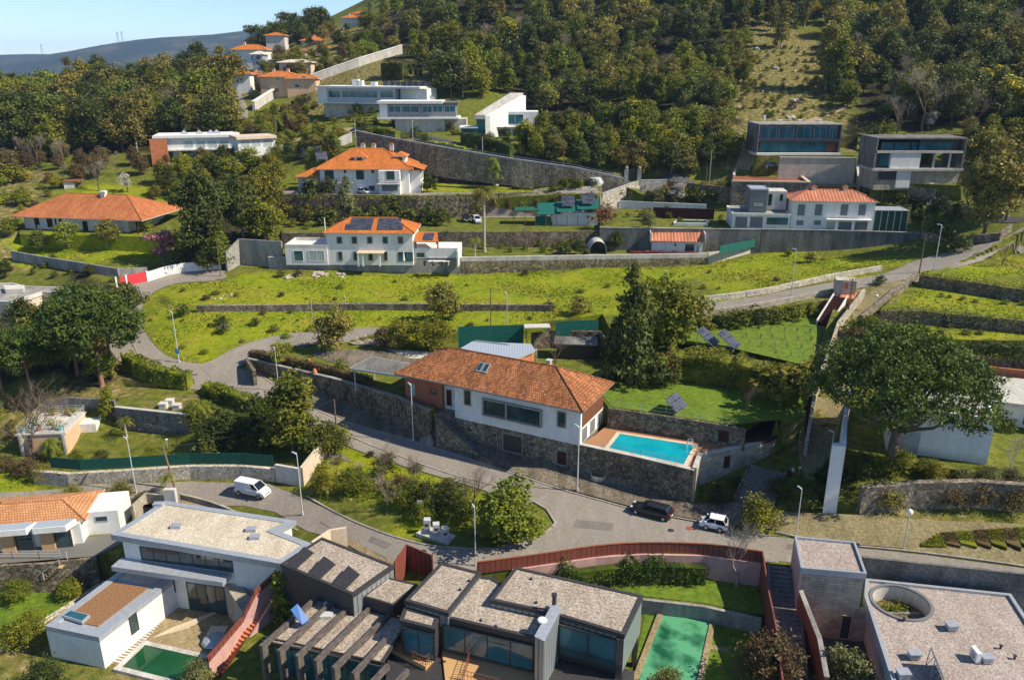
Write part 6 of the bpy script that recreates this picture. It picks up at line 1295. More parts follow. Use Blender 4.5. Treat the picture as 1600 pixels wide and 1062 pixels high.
# turquoise pool
sw = Z(4.2,(968,679),(1084,697),(1068,727),(951,701)); t = thing('swimming_pool', 'bright turquoise rectangular pool on the terracotta terrace', 'pool', sw[0]); ring(MB().mt('cream'),inset(sw,-.5),.5,4.1,4.36).build('coping', t); MB().mt('bluewater').prism(sw,4.1,4.3).build('water', t)
p = atz(1073,700,4.36); MB().mt('lampmetal').tube([p,p+Vector((0,0,1)),p+Vector((.5,-.2,1.1)),p+Vector((.6,-.3,0))],.04,5).tube([p+Vector((.2,.5,0)),p+Vector((.2,.5,1)),p+Vector((.7,.3,1.1)),p+Vector((.8,.2,0))],.04,5).build('ladder', t)
# ===== right house, pink gravel roof with round opening
QZ = -.4
t = thing('round_opening_house', 'house with wide pink gravel roof, round roof opening and granite tower', 'house', atz(1400,990,-4.6))
big = Z(QZ,(1352,906),(1579,930),(1615,985),(1660,1100),(1404,1100),(1350,933)); MB().mt('offwhite').prism(inset(big,.3),-5,QZ-1.61).build('wall', t)
# roof with a real hole: ring of quads between the circle and the outline
cc = atz(1408,941,QZ); rad = 2.65; circ = [Vector((cc.x+rad*math.cos(2*math.pi*i/40), cc.y+rad*math.sin(2*math.pi*i/40), QZ)) for i in range(40)]
bm = bmesh.new(); vo = [bm.verts.new((p.x,p.y,QZ)) for p in inset(big,.35)]; vi = [bm.verts.new(p) for p in circ]
eg = [bm.edges.new((vo[i],vo[(i+1)%len(vo)])) for i in range(len(vo))]+[bm.edges.new((vi[i],vi[(i+1)%40])) for i in range(40)]
bmesh.ops.triangle_fill(bm, edges=eg, use_beauty=True)
for f in [f for f in bm.faces if (f.calc_center_median()-cc).length < rad*.97 and all((v.co-cc).length < rad*1.01 for v in f.verts)]: bm.faces.remove(f)
bmesh.ops.solidify(bm, geom=bm.faces[:], thickness=.3)
me = bpy.data.meshes.new('roof'); bmesh.ops.recalc_face_normals(bm, faces=bm.faces[:]); bm.to_mesh(me); bm.free(); o_ = org(t); me.transform(Matrix.Translation(-o_)); me.materials.append(MT['pinkgravel']); auto_uv(me, o_); ro = bpy.data.objects.new('roof', me); COL.objects.link(ro); ro.parent = t
ring(MB().mt('greymetal'),big,.34,QZ-1.6,QZ+.25).build('parapet', ro)
rg = MB().mt('offwhite'); ring(rg,inset(circ,-.05),.12,QZ-1.6,QZ+.08); rg.build('opening_wall', t); rg = MB().mt('shutter'); ring(rg,inset(circ,-.2),.3,QZ-.02,QZ+.14); rg.build('opening_rim', t)
pb = thing('courtyard_bed', 'green plants seen through the round roof opening', 'plants', (cc.x,cc.y,QZ-1.6)); MB().mt('soil').tube([(cc.x,cc.y,QZ-1.59),(cc.x,cc.y,QZ-1.5)],2.5,24).build('soil', pb)
o = bpy.data.objects.new('plants', leafmesh('plants',4,[(-.6,.9,.1,1.6,.8,.25),(.4,.8,.1,1.0,.7,.25)],900,.16,'f_lime')); COL.objects.link(o); o.parent = pb; MB().mt('concrete').box(cc.x-2.0,cc.x+2.1,cc.y+.0,cc.y+.25,QZ-1.49,QZ-1.25).build('edging', pb)
# tower
TZ = 3.0; tw = Z(TZ,(1241,840),(1336,849),(1354,899),(1251,890)); MB().mt('granite').prism(inset(tw,.12),-4.8,TZ-.4).build('tower_wall', t); flatroof(t,tw,TZ,'pinkgravel','greymetal',slab=.4,par=.25,w_=.22,name='tower_roof')
q0, q1 = tw[0], tw[3]; nn = (q1-q0).cross(Vector((0,0,1))).normalized(); MB().mt('pink').prism([q0+nn*.02,q1+nn*.02,q1-nn*.2,q0-nn*.2],-4.8,TZ-.41).build('pink_side', t) 
Pa, Pb = inset(tw,.12)[3], inset(tw,.12)[2]; 
x0,_ = wplane(Pa,Pb,1316,955); x1,_ = wplane(Pa,Pb,1334,955); win(t,Pa,Pb,x0,x1,-4.5,-1.7,glass='dark',frame='granite',fw=.12,name='doorway')
MB().mt('granite').prism([Pb+Vector((-.3,-.15,0)),Pb+Vector((1.1,-.1,0)),Pb+Vector((1.2,.5,0)),Pb+Vector((-.1,.5,0))],-4.8,-1.0).build('wall_return', t)
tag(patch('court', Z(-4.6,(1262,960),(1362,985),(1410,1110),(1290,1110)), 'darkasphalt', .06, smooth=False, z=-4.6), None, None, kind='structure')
p = atz(1339,985,-4.5); o = MB().mt('darkconcrete'); 
o.prism([Vector((p.x+2.2*math.cos(a),p.y+.8+1.6*math.sin(a),0)) for a in np.linspace(math.pi,2*math.pi,14)],-4.6,-4.4); o.build('door_step', t)
for i,(a,b,s_) in enumerate(((1486,983,.9),(1427,1028,.85),(1541,1034,.8),(1410,1058,.9))):
    p = atz(a,b,QZ); v = MB().mt('greymetal').box(p.x-.5*s_,p.x+.5*s_,p.y-.4*s_,p.y+.4*s_,QZ+.1,QZ+.6).box(p.x-.6*s_,p.x+.6*s_,p.y-.5*s_,p.y+.5*s_,QZ+.6,QZ+.7).build('roof_vent', t)
p = atz(1522,1030,QZ); ac = thing('air_conditioner', 'white air conditioning unit standing on the pink gravel roof', 'air conditioner', (p.x,p.y,QZ)); MB().mt('paint').box(p.x-.2,p.x+.2,p.y-.55,p.y+.5,QZ+.08,QZ+1.1).build('casing', ac); MB().mt('greymetal').tube([(p.x-.2,p.y,QZ+.6),(p.x-.23,p.y,QZ+.6)],.35,14).build('fan_grille', ac); MB().mt('dark').box(p.x-.25,p.x+.25,p.y-.4,p.y-.3,QZ+.02,QZ+.08).box(p.x-.25,p.x+.25,p.y+.3,p.y+.4,QZ+.02,QZ+.08).build('feet', ac)
a = atz(1466,1040,QZ); b = atz(1490,1100,QZ); pan = thing('solar_collector', 'tilted solar collector on a triangular frame on the pink gravel roof', 'solar panel', a); MB().mt('shutter').hexa([a+Vector((0,0,.2)),b+Vector((0,0,.2)),b+Vector((.1,.0,.2)),a+Vector((.1,0,.2))],[a+Vector((-1.0,0,1.9)),b+Vector((-1.0,0,1.9)),b+Vector((-.9,0,1.95)),a+Vector((-.9,0,1.95))]).build('panel', pan)
fr = MB().mt('greymetal')
for k in (0,.33,.66): p = a.lerp(b,k); fr.tube([p+Vector((-1,0,1.85)),p+Vector((-1.1,0,.03)),p+Vector((0,0,.15))],.04,4).tube([p+Vector((-.5,0,1.0)),p+Vector((-1.1,0,.05))],.03,4)
fr.build('frame', pan)
for i,(a,b) in enumerate(((1412,970),(1563,1013),(1585,1029))): p = atz(a,b,QZ); tag(MB().mt('dark').tube([(p.x,p.y,QZ),(p.x,p.y,QZ+.35)],.1,6).tube([(p.x,p.y,QZ+.35),(p.x,p.y,QZ+.42)],.17,6).build('vent_pipe'), ['small dark vent below the round roof opening','dark vent pipe near the right roof edge','dark vent pipe lowest at the right roof edge'][i], 'vent pipe')
# planted strips and entry wall at right
cols = ['f_lime','f_bronze']*6; sx = [1440,1478,1500,1526,1548,1572,1594,1615,1640]
for i in range(8):
    q = [G(sx[i],853-(1 if i else -2)),G(sx[i+1],856+i*1.2),G(sx[i+1]-10+i,834-i*1.6),G(sx[i]-10+i if i else sx[i],836-i*1.6 if i else 852)]
    c = sum(q, Vector())/4; tn = thing('planted_bed', ['lime','bronze'][i%2]+' ground cover strip, '+['first','second','third','fourth','fifth','sixth','seventh','eighth'][i]+' from the lamp at right', 'planting bed', c, 'striped planting beds')
    n = 700; rg_ = np.random.default_rng(i); u = rg_.random(n); v = rg_.random(n); Q = np.array([[p.x,p.y,p.z] for p in q]); P_ = (Q[0]*(1-u)[:,None]+Q[1]*u[:,None])*(1-v)[:,None]+(Q[3]*(1-u)[:,None]+Q[2]*u[:,None])*v[:,None]
    mb = MB().mt(cols[i])
    for p in P_: a = rg_.uniform(0,6.28); s_ = .17; hh_ = p[2]+rg_.uniform(.17,.24); mb.add([(p[0]+math.cos(a)*s_,p[1]+math.sin(a)*s_,hh_),(p[0]-math.sin(a)*s_,p[1]+math.cos(a)*s_,hh_+.06),(p[0]-math.cos(a)*s_,p[1]-math.sin(a)*s_,hh_-.03),(p[0]+math.sin(a)*s_,p[1]-math.cos(a)*s_,hh_)],[(0,1,2,3)])
    mb.prism(q,c.z-.3,c.z+.15); mb.build('ground_cover', tn, uv=False)
# ---------------------------------------------------------------- vehicles, lamps, poles
def carmesh(L, Wd, Hh, prof, roofx, paint, glassz, van=False):
    """prof: (x, z) side outline of the lower body; roofx: (x0 windscreen foot, x1 roof front, x2 roof rear, x3 rear foot)"""
    b = MB().mt(paint); n = len(prof); w0 = Wd/2
    secs = []
    for x, z in prof: # shoulder line at each station
        t = abs(x)/(L/2); wv = w0*(1-.16*t**4); secs.append([(x,-wv*.93,.28),(x,-wv,.5),(x,-wv*.98,z*.82),(x,-wv*.86,z),(x,wv*.86,z),(x,wv*.98,z*.82),(x,wv,.5),(x,wv*.93,.28)])
    vs_ = [p for s in secs for p in s]; fs = [(i*8+j, i*8+(j+1)%8, (i+1)*8+(j+1)%8, (i+1)*8+j) for i in range(n-1) for j in range(8)]+[tuple(range(8))[::-1], tuple((n-1)*8+j for j in range(8))]
    b.add(vs_, [f[::-1] for f in fs])
    a0,a1,a2,a3 = roofx; zs = glassz; rw = w0*.72; bw = w0*.87
    g = [(a0,-bw,zs),(a3,-bw,zs),(a3,bw,zs),(a0,bw,zs)]; tp = [(a1,-rw,Hh-.05),(a2,-rw,Hh-.05),(a2,rw,Hh-.05),(a1,rw,Hh-.05)]
    gl = MB().mt('carglass').hexa(g, tp)
    b.hexa([(a1-.06,-rw-.03,Hh-.05),(a2+.06,-rw-.03,Hh-.05),(a2+.06,rw+.03,Hh-.05),(a1-.06,rw+.03,Hh-.05)],[(a1+.1,-rw+.1,Hh),(a2-.1,-rw+.1,Hh),(a2-.1,rw-.1,Hh),(a1+.1,rw-.1,Hh)])
    for s_ in (-1,1): # pillars
        for (xa, xb) in ((a0,a1),(a3,a2),((a1*.6+a2*.4),)*2): b.tube([(xa,s_*bw*1.01,zs),(xb,s_*(rw+.02),Hh-.03)],.045,4)
    if van:
        b.hexa([(-L/2+.1,-bw-.03,zs),(a0-.9,-bw-.03,zs),(a0-.9,bw+.03,zs),(-L/2+.1,bw+.03,zs)],[(a2-.05,-rw-.04,Hh-.03),(a1-.75,-rw-.04,Hh-.03),(a1-.75,rw+.04,Hh-.03),(a2-.05,rw+.04,Hh-.03)])
    return b, gl
def car(name, label, cat, loc, head, L=4.3, Wd=1.78, Hh=1.47, paint='carwhite', kind='hatch', group=None):
    h2 = L/2
    if kind == 'wagon': prof=[(-h2,.72),(-h2+.12,.95),(-h2+.6,.98),(0,.96),(h2-1.3,.92),(h2-.5,.82),(h2-.1,.66),(h2,.55)]; rx=(h2-1.25,h2-2.05,-h2+.65,-h2+.1)
    elif kind == 'van': prof=[(-h2,1.0),(-h2+.06,1.2),(0,1.2),(h2-1.0,1.15),(h2-.35,1.0),(h2-.05,.75),(h2,.6)]; rx=(h2-.75,h2-1.5,-h2+.2,-h2+.06)
    elif kind == 'mini': prof=[(-h2,.75),(-h2+.08,.98),(0,.98),(h2-.7,.93),(h2-.25,.8),(h2,.55)]; rx=(h2-.55,h2-1.15,-h2+.5,-h2+.1)
    else: prof=[(-h2,.75),(-h2+.1,.95),(0,.95),(h2-1.2,.9),(h2-.4,.8),(h2,.55)]; rx=(h2-1.1,h2-1.85,-h2+.75,-h2+.15)
    t = thing(name, label, cat, (0,0,0), group); b, gl = carmesh(L,Wd,Hh,prof,rx,paint,.9 if kind!='van' else 1.15,kind=='van'); ob = b.build('body', t, uv=False)
    bv = ob.modifiers.new('b','BEVEL'); bv.width=.04; bv.segments=2; bv.limit_method='ANGLE'; gl.build('windows', t, uv=False)
    for x in (-h2+.75, h2-.8):
        for s_ in (-1,1):
            y = s_*(Wd/2-.09); w_ = MB().mt('tyre').tube([(x,y-.1,.31),(x,y+.1,.31)],.31,16).build('wheel', t, uv=False); MB().mt('rim').tube([(x,y+s_*.101,.31),(x,y+s_*.112,.31)],.19,12).build('rim', w_, uv=False)
    for s_ in (-1,1):
        MB().mt('lens').box(h2-.32,h2-.04,s_*Wd*.3-.16,s_*Wd*.3+.16,.6,.74).build('headlight', t, uv=False); MB().mt('redlens').box(-h2-.015,-h2+.2,s_*Wd*.38-.1,s_*Wd*.38+.1,.72,.98).build('taillight', t, uv=False)
        MB().mt(paint).box(rx[0]-.25,rx[0]-.05,s_*(Wd/2+.0)-.08,s_*(Wd/2+.0)+.1,.95,1.08).build('mirror', t, uv=False)
    MB().mt('paint').box(h2-.02,h2+.03,-.26,.26,.38,.5).build('number_plate', t, uv=False); MB().mt('paint').box(-h2-.03,-h2+.02,-.26,.26,.5,.62).build('number_plate', t, uv=False); MB().mt('dark').box(h2-.1,h2+.02,-.5,.5,.52,.62).build('grille', t, uv=False)
    for s_ in (-1,1): MB().mt('dark').box(-h2+1.15,h2-1.2,s_*(Wd/2-.03)-.02,s_*(Wd/2-.03)+.02,.24,.34).build('sill', t, uv=False)
    t.location = loc; t.rotation_euler = (0,0,head); return t
def hd(a, b): d = b-a; return math.atan2(d.y, d.x)
def cpos(a, b): A, B = G(*a), G(*b); c = (A+B)/2; c.z = H(c.x,c.y)+.1; return c, hd(A,B)
c, h = cpos((1047,812),(989,797)); car('parked_car','black estate car parked along the kerb below the pool wall','car',c,h,4.8,1.82,1.46,'carblack','wagon')
c, h = cpos((1136,829),(1094,821)); car('parked_car','small white city car parked behind the black estate','car',c,h,3.05,1.68,1.5,'carwhite','mini')
c, h = cpos((372,768),(419,776)); car('delivery_van','small white panel van on the lower lane','van',c,h,4.5,1.8,1.85,'carwhite','van')
c, h = cpos((919,288),(951,288)); car('delivery_van','white van parked on the upper driveway near the green gate','van',c,h,5.0,1.9,2.0,'carwhite','van')
c, h = cpos((560,302),(580,306)); car('parked_car','silver white car in front of the orange roof villa','car',c,h,4.3,1.8,1.5,'carwhite','hatch')
c = atz(712,338,13.9); car('parked_car','silver car parked at the end of the orchard court','car',c,.1,4.3,1.78,1.45,'carsilver','hatch')
c = atz(728,345,13.9); car('parked_car','dark blue car between two light ones in the orchard court','car',c,-1.4,4.2,1.78,1.45,'carblack','hatch')
c = atz(745,347,13.9); car('parked_car','pale small car beside the dark one in the orchard court','car',c,-1.3,4.0,1.7,1.5,'carwhite','hatch')
c, h = cpos((1350,291),(1375,290)); c.z += .1; car('parked_car','dark car on the court of the framed glass house','car',c,h,4.5,1.8,1.45,'carteal','wagon')
c, h = cpos((1197,263),(1214,263)); car('parked_car','dark teal car under the glass box house','car',c,h,4.5,1.8,1.5,'carteal','wagon')
# motorcycle by the dark steps
m = G(1226,744); t = thing('motor_scooter','red and white scooter parked at the foot of the shaded path','scooter',(0,0,0))
for x in (-.6,.62): MB().mt('tyre').tube([(x,-.06,.27),(x,.06,.27)],.27,14).build('wheel', t, uv=False)
MB().mt('carred').hexa([(-.75,-.16,.35),(.2,-.14,.3),(.2,.14,.3),(-.75,.16,.35)],[(-.8,-.14,.75),(-.1,-.14,.72),(-.1,.14,.72),(-.8,.14,.75)]).hexa([(.35,-.2,.35),(.5,-.2,.3),(.5,.2,.3),(.35,.2,.35)],[(.3,-.16,.95),(.38,-.16,.98),(.38,.16,.98),(.3,.16,.95)]).box(.15,.4,-.16,.16,.25,.32).build('body', t, uv=False)
MB().mt('tyre').hexa([(-.75,-.13,.752),(-.1,-.13,.722),(-.1,.13,.722),(-.75,.13,.752)],[(-.75,-.12,.86),(-.15,-.12,.82),(-.15,.12,.82),(-.75,.12,.86)]).build('seat', t, uv=False); MB().mt('carwhite').box(-1.0,-.7,-.2,.2,.8,1.1).build('top_box', t, uv=False)
MB().mt('dark').tube([(.34,-.33,1.08),(.42,0,1.02),(.34,.33,1.08)],.025,5).tube([(.42,0,1.0),(.62,0,.3)],.03,5).build('handlebar', t, uv=False); t.location = m+Vector((0,0,.02)); t.rotation_euler=(0,0,2.9)
# street lamps
def lampproto():
    t = thing('street_lamp','',"street lamp",(0,0,0)); MB().mt('lampmetal').tube([(0,0,0),(0,0,.6),(0,0,.61),(0,0,8.5)],[.13,.13,.085,.055],8).tube([(0,0,8.45),(0,0,8.65),(.25,0,8.78)],[.05,.045,.04],6).build('pole', t, uv=False)
    o = MB().mt('lampmetal').hexa([(.1,-.12,8.72),(.85,-.1,8.80),(.85,.1,8.80),(.1,.12,8.72)],[(.12,-.09,8.84),(.8,-.07,8.88),(.8,.07,8.88),(.12,.09,8.84)]).build('lamp_head', t, uv=False); MB().mt('lens').box(.25,.75,-.08,.08,8.735,8.75).build('lens', o, uv=False); return t
LP_ = lampproto(); first = [True]
def lamp(px, py, ytop, label, yaw, z=None):
    p = G(px,py) if z is None else atz(px,py,z); _,_,dep = proj(p); hpx = py-ytop; h = hpx*dep/FPX/math.cos(PITCH+math.atan((py-531)/FPX)*.9); s = h/8.85
    if first[0]: t = LP_; first[0] = False
    else: t = copytree(LP_)
    t.location = p-Vector((0,0,.05)); t.rotation_euler = (0,0,yaw); t.scale = (max(s,.8),max(s,.8),s); t['label'] = label; t['group'] = 'grey street lamps'
lamp(646,689,602,'grey street lamp before the brick wing',2.2); lamp(902,768,669,'grey street lamp before the right corner of the tiled house',2.2)
lamp(473,805,711,'grey street lamp at the corner of the lower lane by the beige wall',2.6); lamp(213,770,686,'slanting grey street lamp in front of the white rubble wall',2.6)
lamp(743,884,795,'grey street lamp on the planted island edge behind the zinc house',2.0); lamp(436,612,544,'grey street lamp behind the big round evergreen',2.2)
lamp(280,567,488,'grey street lamp with a round blue sign at the meadow bend',2.6); lamp(1459,424,352,'tall grey street lamp at the right road by the upper terrace wall',2.8)
lamp(1236,462,390,'grey street lamp at the left of the stone gatehouse',2.6); lamp(1243,840,765,'grey street lamp rising behind the granite tower',2.0)
lamp(792,516,458,'slim grey lamp in the middle of the meadow',2.0); lamp(1415,452,412,'short white lamp at the junction of path and road',2.4)
lamp(350,408,363,'grey lamp at the stained wall corner by the lane end',2.6); lamp(1294,738,675,'grey lamp in the shade left of the tall white wall',2.2)
lamp(646,240,190,'grey lamp on the lane above the villa',1.5); lamp(1041,438,423,'small white lamp behind the big conifers',2); lamp(540,478,463,'tiny lamp head above the meadow wall',2)
p = G(280,567); s = MB().mt('bluesign').tube([p+Vector((.0,-.16,1.95)),p+Vector((.0,-.19,1.95))],.38,20); s.mt('paint').tube([p+Vector((0,-.192,1.95)),p+Vector((0,-.196,1.95))],.06,3); sg = s.build('road_sign'); tag(sg,'round blue traffic sign on the lamp at the meadow bend','road sign')
GP = thing('globe_lamp','','garden lamp',(0,0,0)); MB().mt('lampmetal').tube([(0,0,0),(0,0,3.6)],.06,6).build('pole', GP, uv=False); MB().mt('globe').ball((0,0,3.85),.3,10,8).build('globe', GP, uv=False); gf=[True]
def globe(px,py,ytop,label,z=None):
    p = G(px,py) if z is None else atz(px,py,z); _,_,dep = proj(p); s = max(.35,(py-ytop)*dep/FPX/.86/4.1); t = GP if gf[0] else copytree(GP); gf[0]=False
    t.location = p; t.scale=(s**.5,s**.5,s); t['label']=label; t['group']='white globe lamps'
globe(1411,858,797,'white globe lamp beside the striped planting beds'); globe(1366,486,463,'white globe lamp on the grassy climbing path'); globe(1248,746,732,'low white globe lamp by the scooter'); globe(262,700,686,'small white globe lamp below the climbing wall'); globe(1251,985,905,'white globe lamp at the left corner of the granite tower',-4.6)
globe(1336,520,512,'tiny white globe lamp under the path bushes')
def pole(px,py,ytop,label,m='bark',r=.13,lean=(0,0),arm=True,z=None):
    p = G(px,py) if z is None else atz(px,py,z); _,_,dep = proj(p); h = (py-ytop)*dep/FPX/math.cos(PITCH+math.atan((py-531)/FPX)*.9); top = p+Vector((lean[0]*h,lean[1]*h,h)); t = thing('utility_pole',label,'pole',p)
    MB().mt(m).tube([p-Vector((0,0,.3)),top],[r,r*.7],7).build('pole', t, uv=False)
    if arm: MB().mt('dark').tube([top+Vector((-.5,0,-.3)),top+Vector((.5,0,-.3))],.05,4).tube([top+Vector((-.45,0,-.3)),top+Vector((-.45,0,-.05))],.05,5).tube([top+Vector((.45,0,-.3)),top+Vector((.45,0,-.05))],.05,5).build('insulators', t, uv=False)
    return top
T1_ = pole(1436,428,367,'brown wooden pole on the upper terrace wall'); T2_ = pole(525,662,624,'dark pole with insulators beside the main street'); T3_ = pole(274,764,700,'leaning brown pole behind the small palm','pinebark',.14,(-.12,0))
T4_ = pole(1324,497,436,'dark wooden pole at the red steps'); T5_ = pole(1106,312,238,'pale utility pole left of the grey cube house','palebark'); T6_ = pole(880,282,220,'dark pole on the lane near the wooded bank'); T7_ = pole(490,520,470,'thin pole near the left end of the meadow wall','palebark',.1,arm=False)
T8_ = pole(767,520,452,'thin dark pole beside the slim meadow lamp','bark',.1,arm=False); T9_ = pole(1340,310,240,'pale pole between the two top right glass houses','palebark'); T10_ = pole(345,432,380,'thin pole beside the lamp at the lane end','bark',.1,arm=False); pole(558,252,188,'thin pole at the foot of the lane above the villa','palebark'); pole(754,250,215,'pole before the sculptural white house','palebark')
pole(1102,300,262,'short pole in the bushes right of the green gate','bark'); pole(1375,330,262,'pole in front of the framed glass house court','palebark')
def wire(a,b,label,sag=1.2,r=.02): tag(MB().mt('dark').tube([a.lerp(b,k/14)-Vector((0,0,sag*4*(k/14)*(1-k/14))) for k in range(15)],r,3).build('overhead_wire',None,uv=False),label,'wire')
wire(T2_,T3_,'overhead wire crossing from the street pole to the leaning pole'); wire(T4_,T1_,'overhead wire between the red steps pole and the terrace pole'); wire(T5_,T6_,'overhead wire along the upper lane left of the grey cube house'); wire(T8_,T4_,'long overhead wire across the meadow to the red steps pole',2.5); wire(T7_,T8_,'overhead wire between the two thin meadow poles'); wire(T10_,T7_,'overhead wire from the lane end to the meadow'); wire(T9_,T1_,'overhead wire dropping from the glass houses to the terrace pole')
for k,(q,lb) in enumerate(((((500,700,),(540,712),(548,722),(508,712)),'a'),(((760,742),(800,752),(806,760),(768,752)),'b'),(((900,812),(960,818),(955,830),(895,824)),'c'),(((580,838),(612,850),(604,858),(575,846)),'d'),(((1230,850),(1290,858),(1288,864),(1228,858)),'e'),(((330,588),(352,592),(346,600),(326,596)),'f'))):
    tag(patch('road_repair', gpx(*q), 'asphalt', .085, smooth=False), None, None, kind='structure')
wire(T5_,T9_,'overhead wire above the grey cube house')
# recycling island
bp_ = G(685,838); t = thing('bin_platform','concrete platform for underground bins at the island edge','platform',bp_); q = gpx((650,838),(668,826),(712,838),(700,852)); MB().mt('paleconcrete').prism(q,bp_.z-.3,bp_.z+.3).build('slab', t)
b0 = thing('recycling_bin','steel inlet column of an underground bin, left of three','bin',(0,0,0),'recycling bins'); MB().mt('lampmetal').box(-.32,.32,-.32,.32,0,.9).box(-.36,.36,-.36,.36,.92,1.3).build('column', b0); MB().mt('dark').box(-.2,.2,-.34,-.325,.55,.8).build('inlet', b0)
for i,(a,b) in enumerate(((668,831),(682,837),(696,843))):
    p = G(a,b); p.z = bp_.z+.3; l = 'steel inlet column of an underground bin, '+('left','middle','right')[i]+' of three'
    if i == 0: b0.location = p
    else: copytree(b0, p, .1*i, label=l)
p = G(657,812); t = thing('street_sign','small grey notice panel on a post beside the bins','sign',p); MB().mt('lampmetal').tube([p,p+Vector((0,0,2.4))],.04,5).build('post', t); MB().mt('lampmetal').box(p.x-.3,p.x+.3,p.y-.06,p.y-.03,p.z+1.9,p.z+2.6).build('panel', t)
p = G(815,848); t = thing('street_sign','thin marker post in the grass under the lime tree','sign',p); MB().mt('lampmetal').tube([p,p+Vector((0,0,2.6))],.05,5).build('post', t); MB().mt('greymetal').box(p.x-.2,p.x+.2,p.y-.06,p.y-.03,p.z+2.1,p.z+2.6).build('panel', t)
# free standing solar arrays
def array(px,py,label,w_,l_,rot,tilt,z,nx=3,m='solar',low=.5):
    p = atz(px,py,z); t = thing('solar_array',label,'solar panel',(0,0,0)); dy = l_*math.cos(tilt); dz = l_*math.sin(tilt)
    for i in range(nx):
        a,b = -w_/2+w_*i/nx+.02, -w_/2+w_*(i+1)/nx-.02; MB().mt(m).hexa([(a,-dy/2,low),(b,-dy/2,low),(b,dy/2,low+dz),(a,dy/2,low+dz)],[(a,-dy/2,low+.08),(b,-dy/2,low+.08),(b,dy/2,low+dz+.08),(a,dy/2,low+dz+.08)]).build('panel', t)
    f = MB().mt('lampmetal')
    for x in (-w_*.4,w_*.4): f.tube([(x,-dy*.45,0),(x,-dy*.45,low)],.04,4).tube([(x,dy*.45,0),(x,dy*.45,low+dz)],.04,4).tube([(x,-dy*.45,.05),(x,dy*.45,low+dz*.9)],.03,4)
    f.build('frame', t); t.location = p; t.rotation_euler = (0,0,rot)
array(1105,540,'left of the two tilted solar arrays on the upper lawn',2.6,3.4,.9,.6,8.6); array(1138,544,'right of the two tilted solar arrays on the upper lawn',2.6,3.4,.9,.6,8.6); array(1056,642,'tilted solar water panel on the lawn above the pool terrace',3.0,2.2,.9,.7,6.75,2)
array(503,252,'small tilted solar panel behind the villa at the court wall',3,2.4,.4,.8,25,1)
# pylons on the far ridge
for px_,dd,h in ((190,3900,62),(197,3950,72),(69,4300,60)):
    b = atd(px_,100,dd); z0 = float(far_h(np.array([b.x]),np.array([b.y]))[0]); t = thing('pylon',{190:'shorter lattice pylon on the far blue ridge',197:'taller lattice pylon on the far blue ridge',69:'lattice mast on the far left ridge'}[px_],'pylon',(b.x,b.y,z0)); mb = MB().mt('greymetal')
    for sx in (-4,4):
        for sy in (-4,4): mb.tube([(b.x+sx,b.y+sy,z0),(b.x+sx*.15,b.y+sy*.15,z0+h)],.4,4)
    for k in range(6): hh = h*k/6; w_=4*(1-.85*k/6); mb.tube([(b.x-w_,b.y-w_,z0+hh),(b.x+w_*.8,b.y-w_,z0+hh+h/6)],.25,4)
    mb.build('lattice', t, uv=False); MB().mt('greymetal').box(b.x-6,b.x+6,b.y-.5,b.y+.5,z0+h*.85,z0+h*.87).box(b.x-4,b.x+4,b.y-.5,b.y+.5,z0+h*.95,z0+h*.97).build('crossarms', t, uv=False)

for px_,py_,m_,lb in ((661,862,'dark','dark manhole cover on the road below the island'),(1048,829,'dark','dark manhole cover ahead of the white city car'),(1077,826,'f_gold','yellowish manhole cover right beside the white city car'),(536,665,'dark','manhole cover on the street near the insulator pole'),(306,585,'dark','manhole cover at the junction by the meadow bend')):
    p = G(px_,py_); tag(MB().mt('rust' if m_ != 'dark' else 'dark').tube([(p.x,p.y,p.z+.07),(p.x,p.y,p.z+.095)],.36,16).build('manhole_cover'),lb,'manhole cover')
def rocks(label, name, poly, n, s0, s1, seed, grp):
    r = random.Random(seed); xs=[q[0] for q in poly]; ys=[q[1] for q in poly]; k=0
    while k < n:
        x, y = r.uniform(min(xs),max(xs)), r.uniform(min(ys),max(ys))
        if not inpoly(np.array([x]),np.array([y]),poly)[0]: continue
        k += 1; p = G(x,y); s = r.uniform(s0,s1); bm = bmesh.new(); bmesh.ops.create_icosphere(bm, subdivisions=2, radius=s)
        for v in bm.verts: v.co *= 1+r.uniform(-.22,.22); v.co.z *= .6
        me = bpy.data.meshes.new(name); bm.to_mesh(me); bm.free(); me.materials.append(MT['rock']); o = bpy.data.objects.new(name, me); COL.objects.link(o); o.location = p+Vector((0,0,s*.1)); o.rotation_euler=(0,0,r.uniform(0,6)); tag(o,label,'rock',grp)
rocks('pale boulder lying on the dry clearing','boulder',[(1150,90),(1180,70),(1270,90),(1300,140),(1260,185),(1160,190),(1145,140)],14,.5,1.6,5,'boulders on the dry clearing')
rocks('pale rock in the heap below the white terrace parapet','boulder',[(452,428),(540,426),(535,434),(440,437)],22,.35,.75,6,'rock heap below the terrace')
rocks('loose stone in the left meadow','boulder',[(330,462),(368,458),(366,464),(335,468)],8,.2,.45,7,'loose stones in the left meadow')
